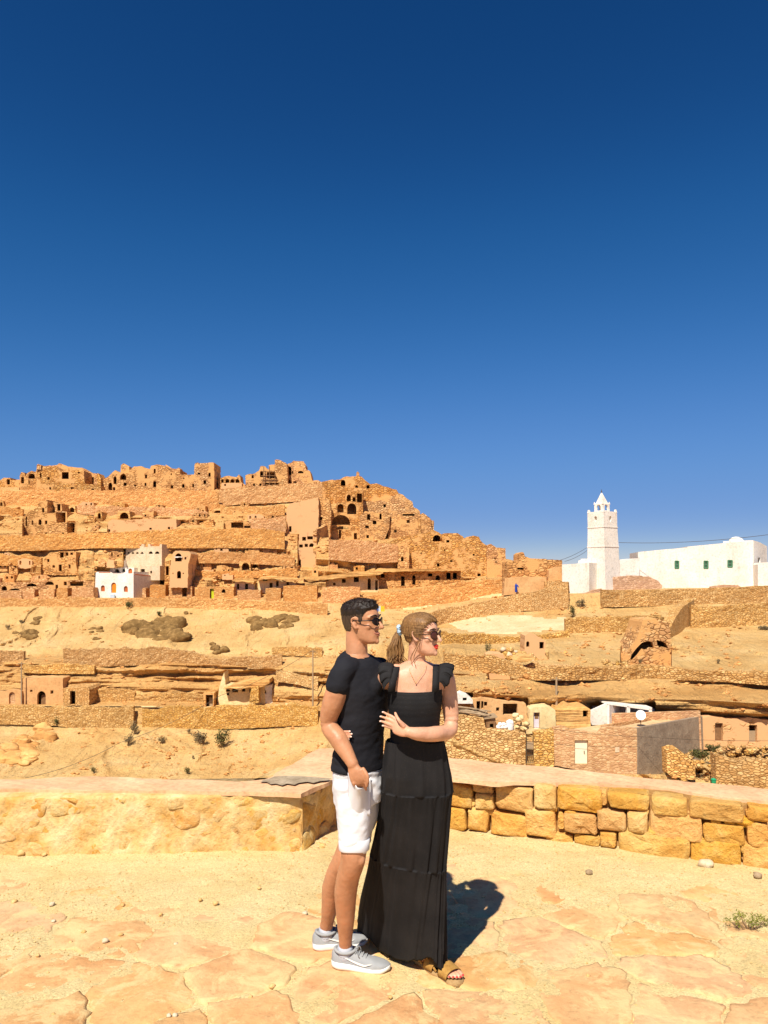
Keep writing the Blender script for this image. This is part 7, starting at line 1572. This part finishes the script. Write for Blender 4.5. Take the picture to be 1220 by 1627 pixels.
def ribbon(pts_, w, name, th_=.004):
    """strap: path with across-vectors"""
    vs_ = []
    for (p, a_) in pts_:
        p = np.array(p); a_ = np.array(a_); a_ = a_ / np.linalg.norm(a_) * w / 2; vs_ += [p - a_, p + a_]
    o = mesh(name, vs_, [(2 * i, 2 * i + 1, 2 * i + 3, 2 * i + 2) for i in range(len(pts_) - 1)], M['dress'], None, True); m = o.modifiers.new('s', 'SOLIDIFY'); m.thickness = th_; return dput(o)
for sg_, xs in ((1, ((692, 1099, -.107), (692.5, 1085, -.098), (693, 1072, -.084), (693, 1062, -.058), (693, 1057, -.02), (692, 1060, .03), (690, 1080, .075))), (-1, ((622, 1099, -.107), (624, 1085, -.098), (627, 1072, -.088), (629, 1062, -.066), (630, 1057, -.03), (630, 1060, .02), (632, 1080, .075)))):
    ribbon([(P(x, y, DW + dd), wl_) for x, y, dd in xs], .034, 'strap')
    # frill: pleated cap over the shoulder
    base = [P(x + sg_ * 4.5, y - 1, DW + dd) for x, y, dd in xs[1:]]; base = cat_rom(base, 10); vs_ = []; n = len(base)
    for i, p in enumerate(base):
        t_ = i / (n - 1); ln = .078 * math.sin(math.pi * min(1, max(0, t_ * .9 + .06))) ** .6 + .004; wv = math.sin(i * .8 + sg_) + .5 * math.sin(i * 1.9)
        for k in range(8):
            u = k / 7; vs_.append(p + np.array((sg_ * 1, 0, 0)) * ln * u * (1 - .12 * u) + up * (.014 * math.sin(u * 2.2) * math.sin(math.pi * t_) ** .5 - (.012 + .05 * abs(t_ - .45)) * u * u) + np.array((0, 1, 0)) * (wv * .006 * u) + up * wv * .005 * u)
    o = mesh('frill', vs_, gridfaces(8, n), M['dress'], None, True); m = o.modifiers.new('s', 'SOLIDIFY'); m.thickness = .0018; dput(o)
# sandals
def sandal(base_pt, root_at):
    root = empty('sandal', root_at); root.parent = wom; root.location = Vector(root_at) - wom.location
    def put(o): o.parent = root; o.matrix_parent_inverse = Matrix.Translation(-Vector(root_at)); return o
    hw = lambda s: np.interp(s, [0, .05, .2, .45, .7, .85, .95, 1], [.012, .026, .034, .034, .044, .045, .032, .014]); ss = np.linspace(-.06, 1.07, 26); out = []
    for z in (-.030, -.010, -.004): out.append((z, 1.0 if z < -.02 else 1.04))
    vs_ = []
    for s in ss:
        k = hw((s + .06) / 1.13); vs_ += [base_pt(s, k * a_, z) for a_, z in ((-.95, -.026), (-1.03, -.016), (-1.0, -.004), (1.0, -.004), (1.03, -.016), (.95, -.026))]
    put(mesh('sole', vs_, gridfaces(6, 26, True).tolist() + [tuple(range(6))[::-1], tuple(range(150, 156))], M['sandal_sole'], None, True))
    vs_ = []
    for s in np.linspace(.60, .86, 9):
        for j in range(15):
            a_ = math.pi * j / 14; vs_.append(base_pt(s + .02 * math.sin(a_), .047 * math.cos(a_), -.004 + (.052 - .05 * (s - .60)) * math.sin(a_) ** .7))
    o = put(mesh('toe_band', vs_, gridfaces(15, 9), M['sandal'], None, True)); m = o.modifiers.new('s', 'SOLIDIFY'); m.thickness = .003
    b_ = MB(); b_.tube([base_pt(.52, -.042, .004), base_pt(.3, -.042, .03), base_pt(.08, -.036, .055), base_pt(-.05, -.012, .060), base_pt(-.05, .012, .060), base_pt(.08, .036, .055), base_pt(.3, .042, .03), base_pt(.52, .042, .004)], .0055, 8); put(b_.build('heel_strap', M['sandal'], None, True))
sandal(fpt, fpt(.4, 0, -.026))
bh_ = G(656, 1512, .03); bt_ = G(690, 1534, .03); bu = (bt_ - bh_) / np.linalg.norm(bt_ - bh_); bw = np.array((bu[1], -bu[0], 0)); sandal(lambda s, x, z: bh_ + bu * s * .235 + bw * x + up * z, bh_)
